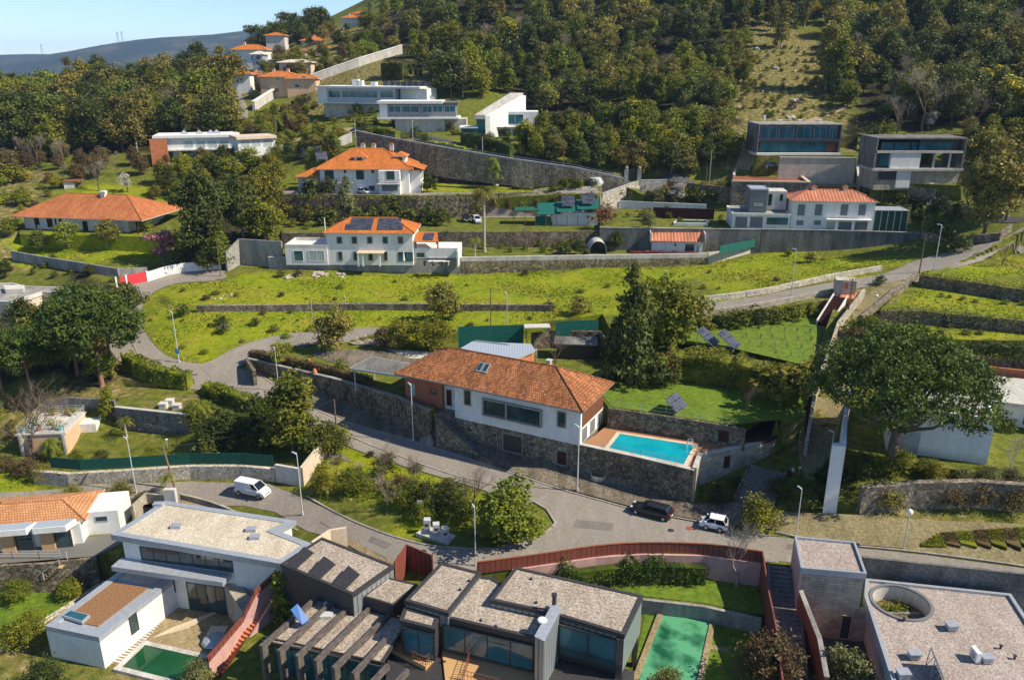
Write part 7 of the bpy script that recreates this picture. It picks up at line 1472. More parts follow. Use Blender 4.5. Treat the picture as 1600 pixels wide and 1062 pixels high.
# ---------------------------------------------------------------- vegetation prototypes
for i,(k,fm) in enumerate((('dark','f_dark'),('mid','f_mid'),('olive','f_olive'),('grey','f_grey'),('lime','f_lime'),('gold','f_gold'),('bronze','f_bronze'))):
    proto('r_'+k,'round',10,4.2,fm,4200,.36,seed=10+i,clump=10,spread=.8)
    proto('s_'+k,'shrub',3,1.9,fm,700,.24,seed=30+i,clump=8,spread=.35,trunk=False)
proto('r2_dark','round',10,4.6,'f_dark',4200,.36,seed=51,clump=10,spread=.8); proto('r2_mid','round',10,3.8,'f_mid',4000,.36,seed=52,clump=9,spread=.7)
proto('t_dark','tall',13,3.6,'f_dark',4400,.36,seed=61,clump=9,spread=.8); proto('t_grey','tall',14,3.4,'f_grey',3600,.36,bark='palebark',seed=62,clump=9,spread=.9,droop=.3)
proto('t_olive','tall',14,3.2,'f_olive',3600,.36,bark='palebark',seed=63,clump=9,spread=.8); proto('t_mid','tall',12,3.4,'f_mid',3800,.36,seed=64,clump=9,spread=.7)
proto('mimosa','round',8,3.6,'f_mid',2400,.40,seed=65,mix=('f_yellow',.42),clump=10,spread=.7); proto('mimosa2','round',8,3.6,'f_yellow',2400,.38,seed=66,mix=('f_gold',.3),clump=10,spread=.7)
proto('h_mid','round',8,3.6,'f_mid',7000,.26,seed=71,clump=14,spread=.55,nl=9); proto('h_lime','round',8,3.8,'f_lime',6500,.27,seed=72,clump=14,spread=.55,nl=9)
proto('h_olive','round',8,3.6,'f_olive',5500,.26,seed=73,clump=12,spread=.5,nl=9); proto('h_gold','round',8,4.0,'f_gold',5500,.26,seed=74,clump=12,spread=.5)
proto('conifer','conifer',18,4.5,'f_dark',9000,.42,bark='bark',r0=.4,seed=75,droop=.8,clump=10,spread=.6); proto('big_dark','round',20,6.4,'f_dark',12000,.42,seed=91,clump=14,spread=.9,r0=.4); proto('big_olive','round',20,6.8,'f_olive',12000,.42,seed=92,clump=14,spread=.9,r0=.4)
proto('cedar','conifer',9,2.8,'f_grey',3000,.3,seed=76,clump=9,spread=.4,fork=.2)
proto('umb','umbrella',17,12.2,'f_pine',46000,.27,bark='bark',r0=.72,seed=77,clump=34,spread=.85,fill=.3,fork=.32,nl=22)
proto('umb2','umbrella',16,6.8,'f_pine',15000,.32,bark='pinebark',r0=.38,seed=78,clump=26,spread=.8,fill=.3,fork=.5,nl=12)
proto('cypress','column',6,.8,'f_dark',1100,.24,seed=79,clump=6,spread=.3,trunk=False); proto('pinkt','open',5,2.0,'f_pink',2000,.17,seed=80,clump=8,spread=.5,nl=12); proto('whitet','open',4,1.8,'f_white',1100,.17,seed=81,clump=7,spread=.5,nl=12)
proto('red_s','shrub',3,1.6,'f_red',600,.2,seed=82,clump=7,spread=.4,trunk=False); proto('cam','column',4,2.0,'f_dark',3200,.2,seed=83,mix=('f_red',.12),clump=8,spread=.25,trunk=False)
proto('citrus','round',4,1.9,'f_dark',1500,.24,seed=84,mix=('f_gold',.12),clump=9,spread=.35,r0=.1)
proto('h_cone','tall',10,3.9,'f_mid',9000,.26,seed=85,clump=14,spread=.5,nl=9)
bare('b1',1,8,.15,'bark','twig',depth=6); bare('b2',2,8,.15,'palebark','palettwig',depth=6,spread=.72); bare('b3',3,6,.13,'bark','twig',depth=6,spread=.9,up=.15); bare('young',4,2.2,.08,'bark','twig',depth=2,nb=3); bare('b4',6,7,.13,'bark','palettwig',depth=6,spread=.85,up=.25)
def at(key, name, label, px, py, ytop, wk=1.0, cat='tree', group=None, z=None, rz=None, fn=None):
    if key[:2] == 's_' and py > 640:
        if 'S_'+key[2:] not in PROTO: proto('S_'+key[2:],'shrub',3,1.9,PROTO[key]['col'],4200,.105,seed=len(PROTO),clump=12,spread=.3,fill=.3,trunk=False)
        key = 'S_'+key[2:]
    p = G(px,py) if z is None else atz(px,py,z); _,_,dep = proj(p); h = max(.4,(py-ytop)*dep/FPX/math.cos(PITCH+math.atan((py-531)/FPX)*.8))
    return (baretree if 'bare' in PROTO[key] else tree)(key, name, label, **({'cat':cat,'loc':p,'h':h,'wk':wk,'group':group,'rz':rz}))
# single trees and big shrubs: kind, x, foot y, top y, label, width factor
at('umb','umbrella_pine','huge umbrella pine spreading over the white villa',1392,722,520,.86,z=4.4,rz=.7)
for i,(x,y,yt,k,lb) in enumerate(((160,604,455,1.0,'stone pine with leaning trunk, nearest the hedge, in the left pine group'),(176,588,450,.95,'stone pine with thick straight trunk in the left pine group'),(140,560,440,1.0,'rear stone pine of the left group, highest crown'),(50,618,506,.85,'stone pine at the left of the pine group'),(5,615,512,.85,'stone pine cut by the left picture edge'),(122,585,462,.85,'stone pine in the middle of the left group'))):
    at('umb2','stone_pine',lb,x,y,yt,k,rz=i*1.1)
at('conifer','conifer','tall dark drooping conifer behind the pool lawn',985,598,415,.95); at('h_lime','broadleaf_tree','broad yellow green tree hugging the dark conifer',1047,548,436,1.05); 
at('conifer','conifer','lower dark conifer left of the tall one',955,592,500,.8)
at('h_cone','evergreen_tree','big round evergreen beside the main street lamp',459,708,584,1.25); at('h_lime','lime_tree','bright lime green tree at the tip of the planted island',796,850,755,1.12); at('s_mid','shrub','dense shrub right of the big round evergreen',517,708,660,1.2,'shrub'); at('s_dark','shrub','dark shrub at the foot of the big round evergreen',498,705,655,1.3,'shrub')
at('h_olive','magnolia','glossy magnolia at the court edge above the garden wall',528,548,475,1.0); at('r_mid','small_tree','small bright tree on the lawn beside the clay pot',440,568,532,1.1); at('s_lime','shrub','small round shrub near the carport corner',533,583,558,1.0,'shrub')
at('h_gold','golden_tree','golden leaved tree left of the metal roof',678,548,498,1.3); at('h_gold','golden_tree','dull golden tree behind the garden court',625,545,500,1.2); at('r_olive','olive_tree','grey olive tree standing at the meadow wall',692,503,438,1.1); at('r_bronze','small_tree','brownish tree left of the dull golden one',598,545,510,1.2)
at('big_dark','dark_tree','massive dark tree left of the stained wall corner',325,414,270,.95); at('big_dark','dark_tree','second massive dark tree nearer the white terrace house',382,384,272,.9); at('r2_dark','dark_tree','lower dark tree beside the pink blossom tree',322,398,335,1.0); at('r_lime','broadleaf_tree','yellow green tree between dark trees and the stained wall',415,378,312,1.2); at('r_gold','broadleaf_tree','golden brown tree at the slope below the court wall',410,330,262,1.1); at('r_mid','broadleaf_tree','mid green tree under the dark trees near the lane end',345,418,360,1.1); at('r_dark','dark_tree','dark tree directly above the white curving wall',325,424,378,1.0)
at('pinkt','blossom_tree','pink blossom tree below the bungalow lawn',258,414,364,1.5); at('s_mid','shrub','shrub right of the pink blossom tree',282,414,384,1.0,'shrub')
for x,y,yt,k,lb in ((62,392,358,'r_dark','small dark tree on the bungalow lawn'),(107,385,345,'r_mid','round tree before the bungalow terrace'),(172,385,340,'r_olive','wide olive green tree hiding the bungalow corner'),(18,368,338,'r_mid','round tree at the bungalow left edge'),(228,362,335,'r_lime','bushy tree right of the bungalow'),(40,322,292,'r_lime','yellow green tree behind the bungalow shed roof'),(245,312,288,'r_gold','yellow shrub tree on the slope above the bungalow'),(262,305,275,'r_gold','second yellow shrub tree on the slope above the bungalow'),(141,432,412,'r_dark','small round tree beside the garden wall steps'),(10,435,405,'r_dark','dark tree at left edge above the beige house')):
    at(k,'garden_tree',lb,x,y,yt,1.15)
at('cedar','cedar','blue grey cedar in front of the orange roof villa',543,345,274,.9); at('citrus','fruit_tree','round dark fruit tree by the villa driveway',490,308,275,1.2); at('citrus','fruit_tree','dark fruit tree right of the first one by the villa driveway',515,307,278,1.1); at('citrus','fruit_tree','large dark fruit tree above the solar roof house',612,345,307,1.3)
for i,(x,s_) in enumerate(((470,22),(500,24),(520,22),(560,18),(582,22),(600,24),(640,24),(668,24),(655,20),(690,22))): at('citrus','fruit_tree','orchard fruit tree in the row above the solar roof house',x,352,352-s_-6,1.2,group='orchard fruit trees')
at('big_olive','broadleaf_tree','large yellow green tree at the right bend of the road',1538,366,222,1.05); at('big_olive','broadleaf_tree','tall olive tree at right picture edge above the road',1590,330,190,1.1); at('big_dark','broadleaf_tree','dense tree behind the large one at the right bend',1572,345,240,1.0); at('b1','bare_tree','dark bare tree before the big trees at the right bend',1508,345,258,1.1)
at('r_gold','broadleaf_tree','golden green tree beside the framed glass house',1530,262,200,1.2); at('s_dark','shrub','dark round shrub left of the tall right lamp post',1474,395,362,1.2,'shrub'); at('s_dark','shrub','dark shrub right of the tall right lamp post',1503,392,368,1.2,'shrub'); at('s_dark','shrub','clipped dark cone below the shuttered house corner',1458,372,340,1.0,'shrub')
at('cam','camellia','round camellia dotted with red flowers on the lawn edge',1036,600,552,1.0); at('s_gold','shrub','golden bush on the pavement behind the white city car',1187,828,780,1.15,'shrub'); at('b1','bare_shrub','bare reddish vase shaped shrub on the pool lawn',1165,645,600,.9,'shrub'); at('s_gold','shrub','rounded golden green end of the clipped hedge',1235,632,566,1.5,'shrub')
at('b2','bare_tree','pale bare tree on the lawn by the rose wall',1150,915,820,1.15); at('b1','bare_tree','bare tree, leftmost of three beside the main street',592,760,690,1.0); at('b1','bare_tree','bare tree, middle of three beside the main street',658,778,705,1.0); at('b1','bare_tree','bare tree, right of three beside the main street',736,812,715,1.1)
at('b3','bare_tree','big spreading leafless tree next to the roof terrace house',55,714,612,1.5); at('b4','bare_tree','tangled leafless shrub tree on the planted island',605,800,745,1.4); at('b3','bare_tree','bare tree in the lawn behind the brick building',868,575,522,1.1); at('b2','bare_tree','bare garden tree at right edge before the long white house',1576,735,680,1.3); at('b4','bare_tree','bare tree above the bungalow by the old shed',155,298,250,1.2); at('whitet','blossom_tree','white blossom tree in the upper garden',200,300,272,1.0); at('whitet','blossom_tree','white flowering tree beside the framed glass house path',1450,202,176,1.2); at('whitet','blossom_tree','white magnolia above the brown pool wall',1056,318,288,1.2)
for x,y,yt,lb in ((955,350,318,'bare rounded shrub tree left of the garden pool wall'),(870,395,362,'pruned bare fruit tree below the netted shed'),(825,392,355,'bare branching tree in the orchard strip'),(1010,318,292,'bare brown tree above the white garden wall'),(1500,605,570,'bare purplish tree by the villa hedge'),(1572,612,572,'leafless tree at the right hedge terrace'),(1535,600,560,'leafless bush left of the hedge terrace tree'),(697,378,352,'pruned bare tree behind the porch roof'),(1112,392,370,'bare pruned tree beside the net screen'),(1565,415,375,'leafless ivy clad stump by the road at right'),(1150,585,560,'small leafless tree near the clipped hedge'),(60,262,212,'brown leafless tree at the wood edge, left'),(100,262,218,'brown leafless tree right of the first at the wood edge'),(1400,215,150,'grey bare tree in the shaded forest gap'),(1440,205,110,'tall grey bare tree before the dark forest'),(1310,140,90,'leaning bare tree on the dry clearing')):
    at('b3' if x%2 else 'b4','bare_tree',lb,x,y,yt,1.3)
for x,y,yt,k,lb in ((1028,315,293,'r_grey','grey olive tree in the garden above the white wall'),(1085,320,290,'citrus','dark round tree in the garden above the white wall'),(1010,345,325,'s_gold','golden shrub beside the sculpture lawn'),(1013,357,330,'r_grey','olive tree before the brown painted wall'),(928,350,322,'s_gold','yellow shrub climbing the shed wall'),(945,350,318,'red_s','tall red brown shrub at the shed corner'),(962,392,360,'r_dark','dark leafy tree between tunnel and tiled shed'),(905,398,372,'r_dark','dense citrus left of the plastic tunnel'),(880,398,378,'s_dark','dark bush in the orchard strip'),(1265,410,392,'s_olive','overgrown bush on the meadow below the tall wall'),(1232,400,388,'s_mid','bush below the shuttered white house wall'),(865,300,285,'s_mid','shrub hiding the bend of the villa lawn'),(720,283,262,'r_grey','spreading grey olive on the villa lawn'),(670,300,275,'s_dark','dark shrub at the villa corner'),(640,300,288,'s_lime','small bright shrub beside the villa'),(1045,300,285,'red_s','red shrub in the garden under the gate wall'),(1120,312,300,'s_dark','dark shrub left of the grey cube house')):
    at(k,'garden_tree' if k[0]=='r' else 'garden_shrub',lb,x,y,yt,1.15,'tree' if k[0]=='r' else 'shrub')
# near gardens
for x,y,yt,k,lb,z in ((444,970,893,'t_mid','dense upright evergreen beside the zinc house',-4.8),(80,1075,1030,'s_dark','dark leafy shrub at the bottom left',-7.2),(310,1075,1035,'s_grey','grey olive bush by the dark pool corner',-7.2),(1205,1075,998,'s_bronze','bronze green shrub at the foot of the red fence',-4.6),(1320,1080,1015,'r_grey','grey olive bush in the dark court',-4.6),(1040,1085,1045,'s_olive','shrub tips at the near end of the green pool',-4.6),(880,1075,1040,'s_olive','small shrub under the right zinc wing',-4.6),(30,940,905,'s_lime','yellow green shrub in the lower left garden',-7.2),(52,1000,955,'s_gold','golden shrub on the lower left lawn',-7.2),(15,1010,975,'s_mid','round bush at the left edge of the lower lawn',-7.2),(112,935,905,'s_lime','light shrub below the wooden garden stair',-7.2)):
    at(k,'garden_shrub',lb,x,y,yt,1.1,'shrub',z=z)
for x,y,yt,k,lb in ((85,790,770,'s_olive','left of two round shrubs beside the lower lane'),(115,785,758,'s_gold','golden shrub beside the lower lane'),(192,782,752,'s_gold','large yellow green bush by the lower lane'),(222,785,768,'s_dark','low bush between palm and lane'),(345,625,597,'r_mid','rounded tree at the white gate post'),(362,690,640,'r_dark','small crowned tree below the street hedge'),(310,665,625,'s_lime','tropical shrub beside the climbing wall'),(335,690,650,'s_dark','dark bush right of the climbing wall'),(172,650,602,'t_mid','ivy covered column of leaves by the climbing wall'),(85,715,690,'s_mid','palm like shrub under the roof terrace house'),(120,722,702,'s_mid','low bush left of the lawn below the terrace house'),(160,718,700,'s_dark','small round bush in the middle of the lower garden'),(235,720,698,'s_mid','round bush right of the lower garden lawn'),(12,735,712,'s_bronze','brown overgrown thicket at left edge'),(45,742,715,'s_bronze','brown bramble mass above the rubble wall'),(70,748,722,'s_olive','green bramble mass beside the net screen'),
 (640,790,748,'s_mid','broad green shrub in the island thicket'),(672,795,750,'s_dark','dark shrub in the island thicket'),(700,800,752,'s_dark','darkest shrub near the right bare tree'),(625,770,742,'s_bronze','brown shrub in the island thicket'),(725,818,780,'s_mid','shrub between bins and lime tree'),(560,770,735,'s_lime','bright shrub left in the island planting'),(508,768,738,'s_gold','spiky pale plant near the beige wall corner'),(660,815,785,'s_mid','low shrub just above the bins'),(760,835,800,'s_olive','shrub left of the lime tree'),(700,760,745,'s_lime','low bright shrub on the island lawn'),
 (1120,785,755,'s_dark','dark ivy mound under the granite wall'),(1150,760,740,'s_dark','ivy mound nearer the red door'),(1185,740,728,'red_s','red flowering shrub along the granite wall'),(1215,775,745,'s_dark','shaded bush between the steps and path'),(1255,790,755,'s_dark','dark bush left of the white slab'),(1245,770,740,'s_mid','shaded bush under the low globe lamp'),(1405,735,700,'s_lime','bright green shrub below the white villa'),(1380,740,712,'s_mid','green shrub at the pine foot'),(1340,745,715,'s_dark','shaded shrub behind the white slab'),(1460,748,722,'s_gold','yellowish shrub in front of the villa wall'),(1440,740,716,'s_mid','leafy shrub before the villa wall corner'),(1545,758,728,'s_grey','grey lavender like bush at the bank top'),(1580,760,730,'s_grey','second grey bush at the bank top, further right'),(1505,755,730,'s_grey','silvery bush at the bank top'),(1480,790,755,'s_bronze','brown hanging growth on the dry stone bank'),(1530,790,752,'s_bronze','brown hanging growth further right on the bank'),(1585,795,758,'s_bronze','brown hanging growth at the right edge of the bank'),(1385,790,750,'s_olive','green growth over the left end of the bank wall'),
 (1335,525,495,'s_mid','shrub beside the climbing path'),(1360,530,492,'r_mid','bushy tree beside the climbing path'),(1345,535,510,'s_bronze','brown shrub beside the climbing path'),(1372,445,430,'s_dark','small dark shrub at the road junction'),(1100,515,490,'s_gold','yellowish shrub below the roadside wall'),(1150,512,480,'s_mid','round shrub below the roadside wall'),(1185,508,478,'s_dark','dark round shrub below the roadside wall'),(1212,505,478,'s_mid','third round shrub below the roadside wall'),(1240,500,474,'s_mid','shrub left of the red steps'),(1268,492,470,'s_lime','light shrub touching the red steps'),(1125,512,490,'s_dark','low shrub left of the round one under the roadside wall'),
 (288,492,474,'s_dark','dark bramble clump in the left meadow'),(348,508,492,'s_dark','dark low clump below the meadow wall'),(352,520,502,'s_grey','grey green clump in the lower meadow'),(400,508,494,'s_mid','small clump near the meadow thin pole'),(430,518,505,'s_olive','bush on the meadow slope above the street'),(905,490,462,'s_olive','brambles at the meadow wall end'),(860,485,470,'s_dark','dark bramble by the meadow wall end'),(820,430,420,'s_bronze','heap of brown brush at the wall foot'),(440,432,418,'s_olive','bush below the white terrace parapet'),(465,432,420,'s_bronze','brown bush below the white terrace parapet')):
    at(k,'shrub' if k[1]!='_' or k[0] in 's' or k=='red_s' else 'garden_tree',lb,x,y,yt,1.25,'shrub' if not k.startswith(('r_','t_')) else 'tree')
# palms
def palm(name, label, px, py, ytop, ln=2.2, nf=26, tr=.17, z=None, m='f_mid', yucca=False, seed=1):
    r = random.Random(seed); p = G(px,py) if z is None else atz(px,py,z); _,_,dep = proj(p); h = (py-ytop)*dep/FPX/.95; th = max(.2,h-ln*.45); t = thing(name,label,'palm',p)
    MB().mt('palebark').tube([p,p+Vector((0,0,th*.1)),p+Vector((0,0,th*.5)),p+Vector((0,0,th))],[tr*1.5,tr*1.1,tr,tr*.9],8).build('trunk', t, uv=False)
    mb = MB().mt(m); top = p+Vector((0,0,th))
    for i in range(nf):
        a = i*2.4+r.uniform(-.2,.2); el = r.uniform(-.5,1.3); d = Vector((math.cos(a),math.sin(a),0)); s = Vector((-d.y,d.x,0)); pts_ = []
        for k in range(7): u = k/6.; pts_.append(top+d*ln*u*math.cos(el*.6)+Vector((0,0,ln*(math.sin(el)*u*.9-.75*u*u))))
        for k in range(6):
            A, B = pts_[k], pts_[k+1]; w_ = ln*.24*(1-.75*abs(k/6-.35)); 
            for sg in (-1,1):
                for q in (0,.5): c = A.lerp(B,q); e = c+s*sg*w_+Vector((0,0,-w_*.55))+(B-A)*.6; f_ = c+(B-A)*.32; mb.add([c,f_,e],[(0,1,2)])
    mb.build('fronds', t, uv=False); return t
palm('fan_palm','tall thin trunked palm above the orchard wall',757,394,294,3.0,60,.27,m='f_olive'); palm('date_palm','low broad date palm on the villa lawn',775,290,243,3.8,60,.5,seed=3,z=19.6,m='f_lime')
palm('garden_palm','left small palm on the bank behind the villa',432,215,180,2.6,24,.2,seed=4); palm('garden_palm','right small palm on the bank behind the villa',452,210,172,2.6,24,.2,seed=5,m='f_lime'); palm('yucca','small yellow yucca palm beside the lower lane',263,774,736,1.3,30,.12,seed=6,m='f_lime'); palm('yucca','bushy palm in front of the terrace house',82,718,680,1.6,34,.15,seed=7); palm('yucca','yellow leaved banana plant before the climbing wall',198,682,648,1.4,22,.14,seed=8,m='f_lime'); palm('yucca','spiky palm at the climbing wall right end',316,668,622,1.8,30,.15,seed=9,m='f_lime'); palm('yucca','small fan palm on the island planting',634,790,758,1.4,26,.13,seed=10,m='f_lime'); palm('agave','pale striped agave near the beige wall corner',510,770,742,1.5,26,.12,seed=11,m='f_gold'); palm('date_palm','small palm tips beside the right glass house wall',697,282,262,1.6,20,.15,seed=12); palm('terrace_palm','small potted palm on the white house terrace',607,408,393,1.2,22,.1,seed=13,z=10.5); palm('garden_palm','young palm left of the garden flower bed',742,400,370,1.6,24,.15,seed=14)
# hedges
hedge('clipped_hedge','massive clipped hedge between the two lawns',Z(6.75,(1045,588),(1100,592),(1160,602),(1215,618),(1250,625)),4.2,3.8,'f_mid',9000,.24,z=6.75,seed=1)
hedge('clipped_hedge','clipped hedge beside the street at the pine group',gpx((200,575),(225,590),(260,600),(298,606)),1.8,2.6,'f_mid',3500,.24,seed=2); hedge('street_hedge','lower hedge continuing along the street to the shrub',gpx((322,612),(350,622),(385,634),(410,645)),1.6,1.6,'f_mid',2200,.24,seed=3)
hedge('wall_hedge','brown green hedge on top of the long garden wall',Z(5.0,(392,557),(450,569),(520,585),(580,602)),1.0,1.1,'f_bronze',2600,.2,z=5.0,seed=4)
hedge('ivy_hedge','ivy growing up the rose wall under the red fence',[p+Vector((0,-.9,0)) for p in (FENCE[4],FENCE[5],FENCE[6],FENCE[7])],1.0,2.2,'f_ivy',5200,.22,z=-3.0,rough_=.35,top_noise=.4,seed=5); hedge('ivy_hedge','ivy clumps at the left end of the rose wall',[p+Vector((0,-.9,0)) for p in (FENCE[3],FENCE[4])],.9,1.6,'f_ivy',1500,.22,z=-3.0,rough_=.35,top_noise=.5,seed=6)
hedge('terrace_hedge','dark hedge on the terrace behind the bare purplish trees',Z(10,(1470,550),(1560,554),(1640,560)),1.5,1.5,'f_dark',2200,.26,z=10,seed=7); hedge('villa_hedge','dark clipped hedge in front of the sculptural white house',[atz(722,236,27),atz(760,240,26.6),atz(800,246,26.2)],2.0,3.0,'f_dark',1300,.35,seed=8)
hedge('lawn_hedge','long bright rounded hedge along the lane below the cantilever house',[G(566,204),G(590,207),G(622,215)],1.8,1.6,'f_mid',1200,.3,seed=9); hedge('square_hedge','tall dark square clipped hedge by the forest edge',[G(598,122),G(618,122),G(633,124)],3.0,5.2,'f_dark',1500,.4,seed=10)
hedge('brown_hedge','reddish brown hedge between the two modern upper houses',[atz(716,182,32),atz(745,176,33),atz(770,170,34)],3,3.4,'f_bronze',1400,.35,seed=11); hedge('court_hedge','hedge beside the shuttered white house enclosure',[atz(1372,322,17),atz(1400,326,17),atz(1420,330,17)],1.4,3.0,'f_dark',900,.3,seed=12); hedge('villa_bed','row of low dark bushes along the lane wall behind the villa lawn',[atz(800,286,20.5),atz(850,288,20.4),atz(895,290,20.2)],1.5,1.0,'f_mid',900,.3,seed=13)
hedge('red_hedge','reddish shrubs planted along the wall before the tiled shed',Z(10.6,(985,400),(1040,400),(1088,401)),1.0,1.0,'f_red',900,.2,z=10.6,seed=14); hedge('villa_front_hedge','small dark box hedge by the right edge lawn',Z(4.6,(1548,668),(1585,674)),1.2,1.2,'f_dark',500,.22,z=4.6,seed=15)
for i in range(3): at('s_dark','clipped_ball','clipped round bush in the row under the long glass house',518+i*20,178+i*1,160+i*1,.9,'shrub',group='three clipped round bushes under the long glass house')
for i,(x,y) in enumerate(((642,120),(650,121),(657,122))): at('cypress','cypress','small clipped cypress in the row beside the square hedge',x,y,y-20,1.0,group='clipped cypress row by the square hedge')
tag(patch('lawn', inset(LAWN,.4), 'lawn', .05, smooth=False, z=6.75),None,None,kind='structure'); tag(patch('lawn', inset(ULAWN,.5), 'lawn', .05, smooth=False, z=8.6),None,None,kind='structure')
for i,(a,lb) in enumerate(((Z(14,(1440,429),(1500,436),(1600,451),(1680,461)),'grass and brambles hanging over the upper field terrace wall'),(Z(12,(1380,484),(1440,485),(1600,500),(1690,509)),'grass and brambles hanging over the middle terrace wall'),(Z(10,(1340,545),(1470,551),(1600,556)),'brambles along the lowest terrace edge'))):
    hedge('wall_growth',lb,a,1.3,.35,'f_mid',2600,.2,z=(14,12,10)[i]-.25,rough_=.5,top_noise=.6,core=False,seed=20+i,cat='growth')
hedge('wall_growth','ivy and weeds on the rubble wall above the meadow',Z(10.6,(725,410),(900,407),(1100,404)),.9,.3,'f_olive',1200,.22,z=9.6,rough_=.6,top_noise=.8,core=False,seed=31,cat='growth')
hedge('wall_growth','weeds along the crest of the driveway wall',Z(19.2,(445,306),(650,308),(860,301)),.9,.4,'f_mid',2200,.24,z=19.0,rough_=.6,top_noise=.8,core=False,seed=32,cat='growth')
wall('yard_wall','stone wall corner behind the pale gravel roof',[atz(206,792,-1.2),atz(228,772,-1.2),atz(262,776,-1.2)],.3,-4,-1.0,'granite'); wall('yard_wall','curved stone wall between gravel roof yard and the lane',smoothline([atz(282,772,-1.6),atz(330,784,-1.6),atz(372,802,-1.6),atz(388,822,-1.6)],2),.3,-4,-1.5,'granite')
o = MB().mt('offwhite'); p = atz(267,778,-1.2); o.box(p.x-.7,p.x+.7,p.y-.3,p.y+.3,-3.5,.1); tag(o.build('meter_pier'),'small white pier at the corner of the stone yard wall','pier')
tag(patch('yard', Z(-2.2,(215,790),(262,778),(330,788),(378,812),(470,830),(440,812),(262,783)), 'sand', .05, smooth=False, z=-2.2),None,None,kind='structure')
wall('yard_wall','cream wall end beside the pale gravel roof and the street',[atz(487,845,1.0),atz(515,826,1.0),atz(541,822,1.0)],.3,-4,.9,'cream')
tag(patch('lawn', Z(-7.2,(-40,905),(20,902),(90,905),(150,925),(110,948),(50,985),(-40,1040)), 'lawn', .06, smooth=False, z=-7.2),None,None,kind='structure')
wall('garden_wall','low pale stone edging wall across the lower left garden',Z(-7.0,(-20,1030),(60,975),(120,938),(163,908)),.35,-7.6,-6.8,'palerubble')
for a,b,c,lb in ((256,636,.9,'white ventilation box nearest the climbing wall edge, left of three'),(266,632,1.1,'tallest white ventilation box behind the other two'),(277,638,.9,'white ventilation box at the right of the three')):
    p = atz(a,b,2.3); o = MB().mt('offwhite').box(p.x-.5,p.x+.5,p.y-.45,p.y+.45,2.2,2.3+c*.7); o.box(p.x-.58,p.x+.58,p.y-.53,p.y+.53,2.3+c*.7,2.38+c*.7); tag(o.build('ventilation_box'),lb,'ventilation box')
# vineyard saplings
r_ = random.Random(4)
for j in range(5):
    for i in range(6):
        x, y = 1165+i*20+j*3, 515+j*13+i*1.0
        if x < 1285-j*3: at('young','sapling','pruned sapling staked in rows on the upper solar lawn',x,y,y-16,1.2,group='saplings on the upper lawn')
# ---------------------------------------------------------------- woods
def scatter(poly, n, seed, mind, kinds, hr, name, label, group, wk=(.95,1.3), skip=None):
    r = random.Random(seed); xs=[p[0] for p in poly]; ys=[p[1] for p in poly]; got=[]; tries=0
    while len(got) < n and tries < n*60:
        tries += 1; x = r.uniform(min(xs),max(xs)); y = r.uniform(min(ys),max(ys))
        if not inpoly(np.array([x]),np.array([y]),poly)[0]: continue
        if any(abs(x-a)<mind and abs(y-b)<mind*.62 for a,b in got): continue
        if skip and skip(x,y): continue
        got.append((x,y)); p = G(x,y); k = r.choices([q[0] for q in kinds],[q[1] for q in kinds])[0]
        kk = k.split('_')[1] if '_' in k else k; col = {'dark':'dark green','mid':'mid green','olive':'olive green','grey':'grey green','lime':'bright green','gold':'golden green','bronze':'brownish','mimosa':'yellow flowering','mimosa2':'bright yellow flowering'}.get(kk,'green'); form = 'slender ' if k.startswith('t_') else ''
        if k in ('b3','b4','b1'): baretree(k,'bare_tree','leafless tree '+label,p,r.uniform(*hr)*.85,group='leafless trees '+group); continue
        nm_ = 'slender_tree' if k.startswith('t_') else 'mimosa_tree' if k.startswith('mim') else name; tree(k, nm_, form+col+' '+label, 'tree' if hr[1] > 4 else 'bush', p, r.uniform(*hr), r.uniform(*wk), form+col+' '+group)  # slender trees are named by crown form alone, not by species
scatter([(545,48),(600,22),(620,-40),(1130,-60),(1180,-60),(1170,30),(1110,75),(1040,80),(960,100),(900,130),(830,150),(800,145),(760,155),(700,150),(660,118),(640,95),(600,60)],240,1,15,[('r_dark',2),('r2_dark',2),('t_dark',3.5),('t_grey',2.5),('t_olive',3),('t_mid',3),('r_mid',2.4),('r_olive',2),('r_lime',.5),('mimosa',.08),('b4',.6)],(7,14.5),'forest_tree','tree in the main hillside forest','trees of the main hillside forest')

scatter([(830,160),(905,130),(1000,100),(1130,110),(1140,180),(1135,200),(1040,170),(900,165),(860,190)],60,2,16,[('r_olive',3),('r_mid',3),('r_lime',1),('t_mid',2),('r_dark',2),('b3',.8)],(7,11),'slope_tree','tree on the wooded slope over the lane','trees on the slope over the lane')
scatter([(830,215),(880,200),(1000,190),(1130,215),(1140,262),(1060,282),(960,276),(870,262),(815,240)],50,3,19,[('r_mid',4),('mimosa',1.6),('r_dark',2),('r_olive',2),('r_lime',1)],(5.5,8.5),'slope_tree','tree directly above the lane','trees directly above the lane')
scatter([(1290,-50),(1700,-60),(1700,190),(1620,230),(1560,200),(1510,210),(1470,195),(1420,190),(1350,160),(1330,110),(1290,60),(1300,0)],165,4,17,[('r_dark',4),('r2_dark',4),('t_dark',4),('r_olive',1),('t_grey',1),('b4',1),('r_mid',2),('r_olive',1),('mimosa',.15)],(9,14),'forest_tree','tree in the shaded forest at right','trees of the shaded right forest')
scatter([(1150,-50),(1290,-50),(1292,30),(1240,62),(1190,52),(1150,60)],50,5,14,[('t_olive',2),('t_grey',2),('t_dark',3),('r_mid',1)],(11,15),'forest_tree','tree above the dry clearing','trees above the dry clearing')
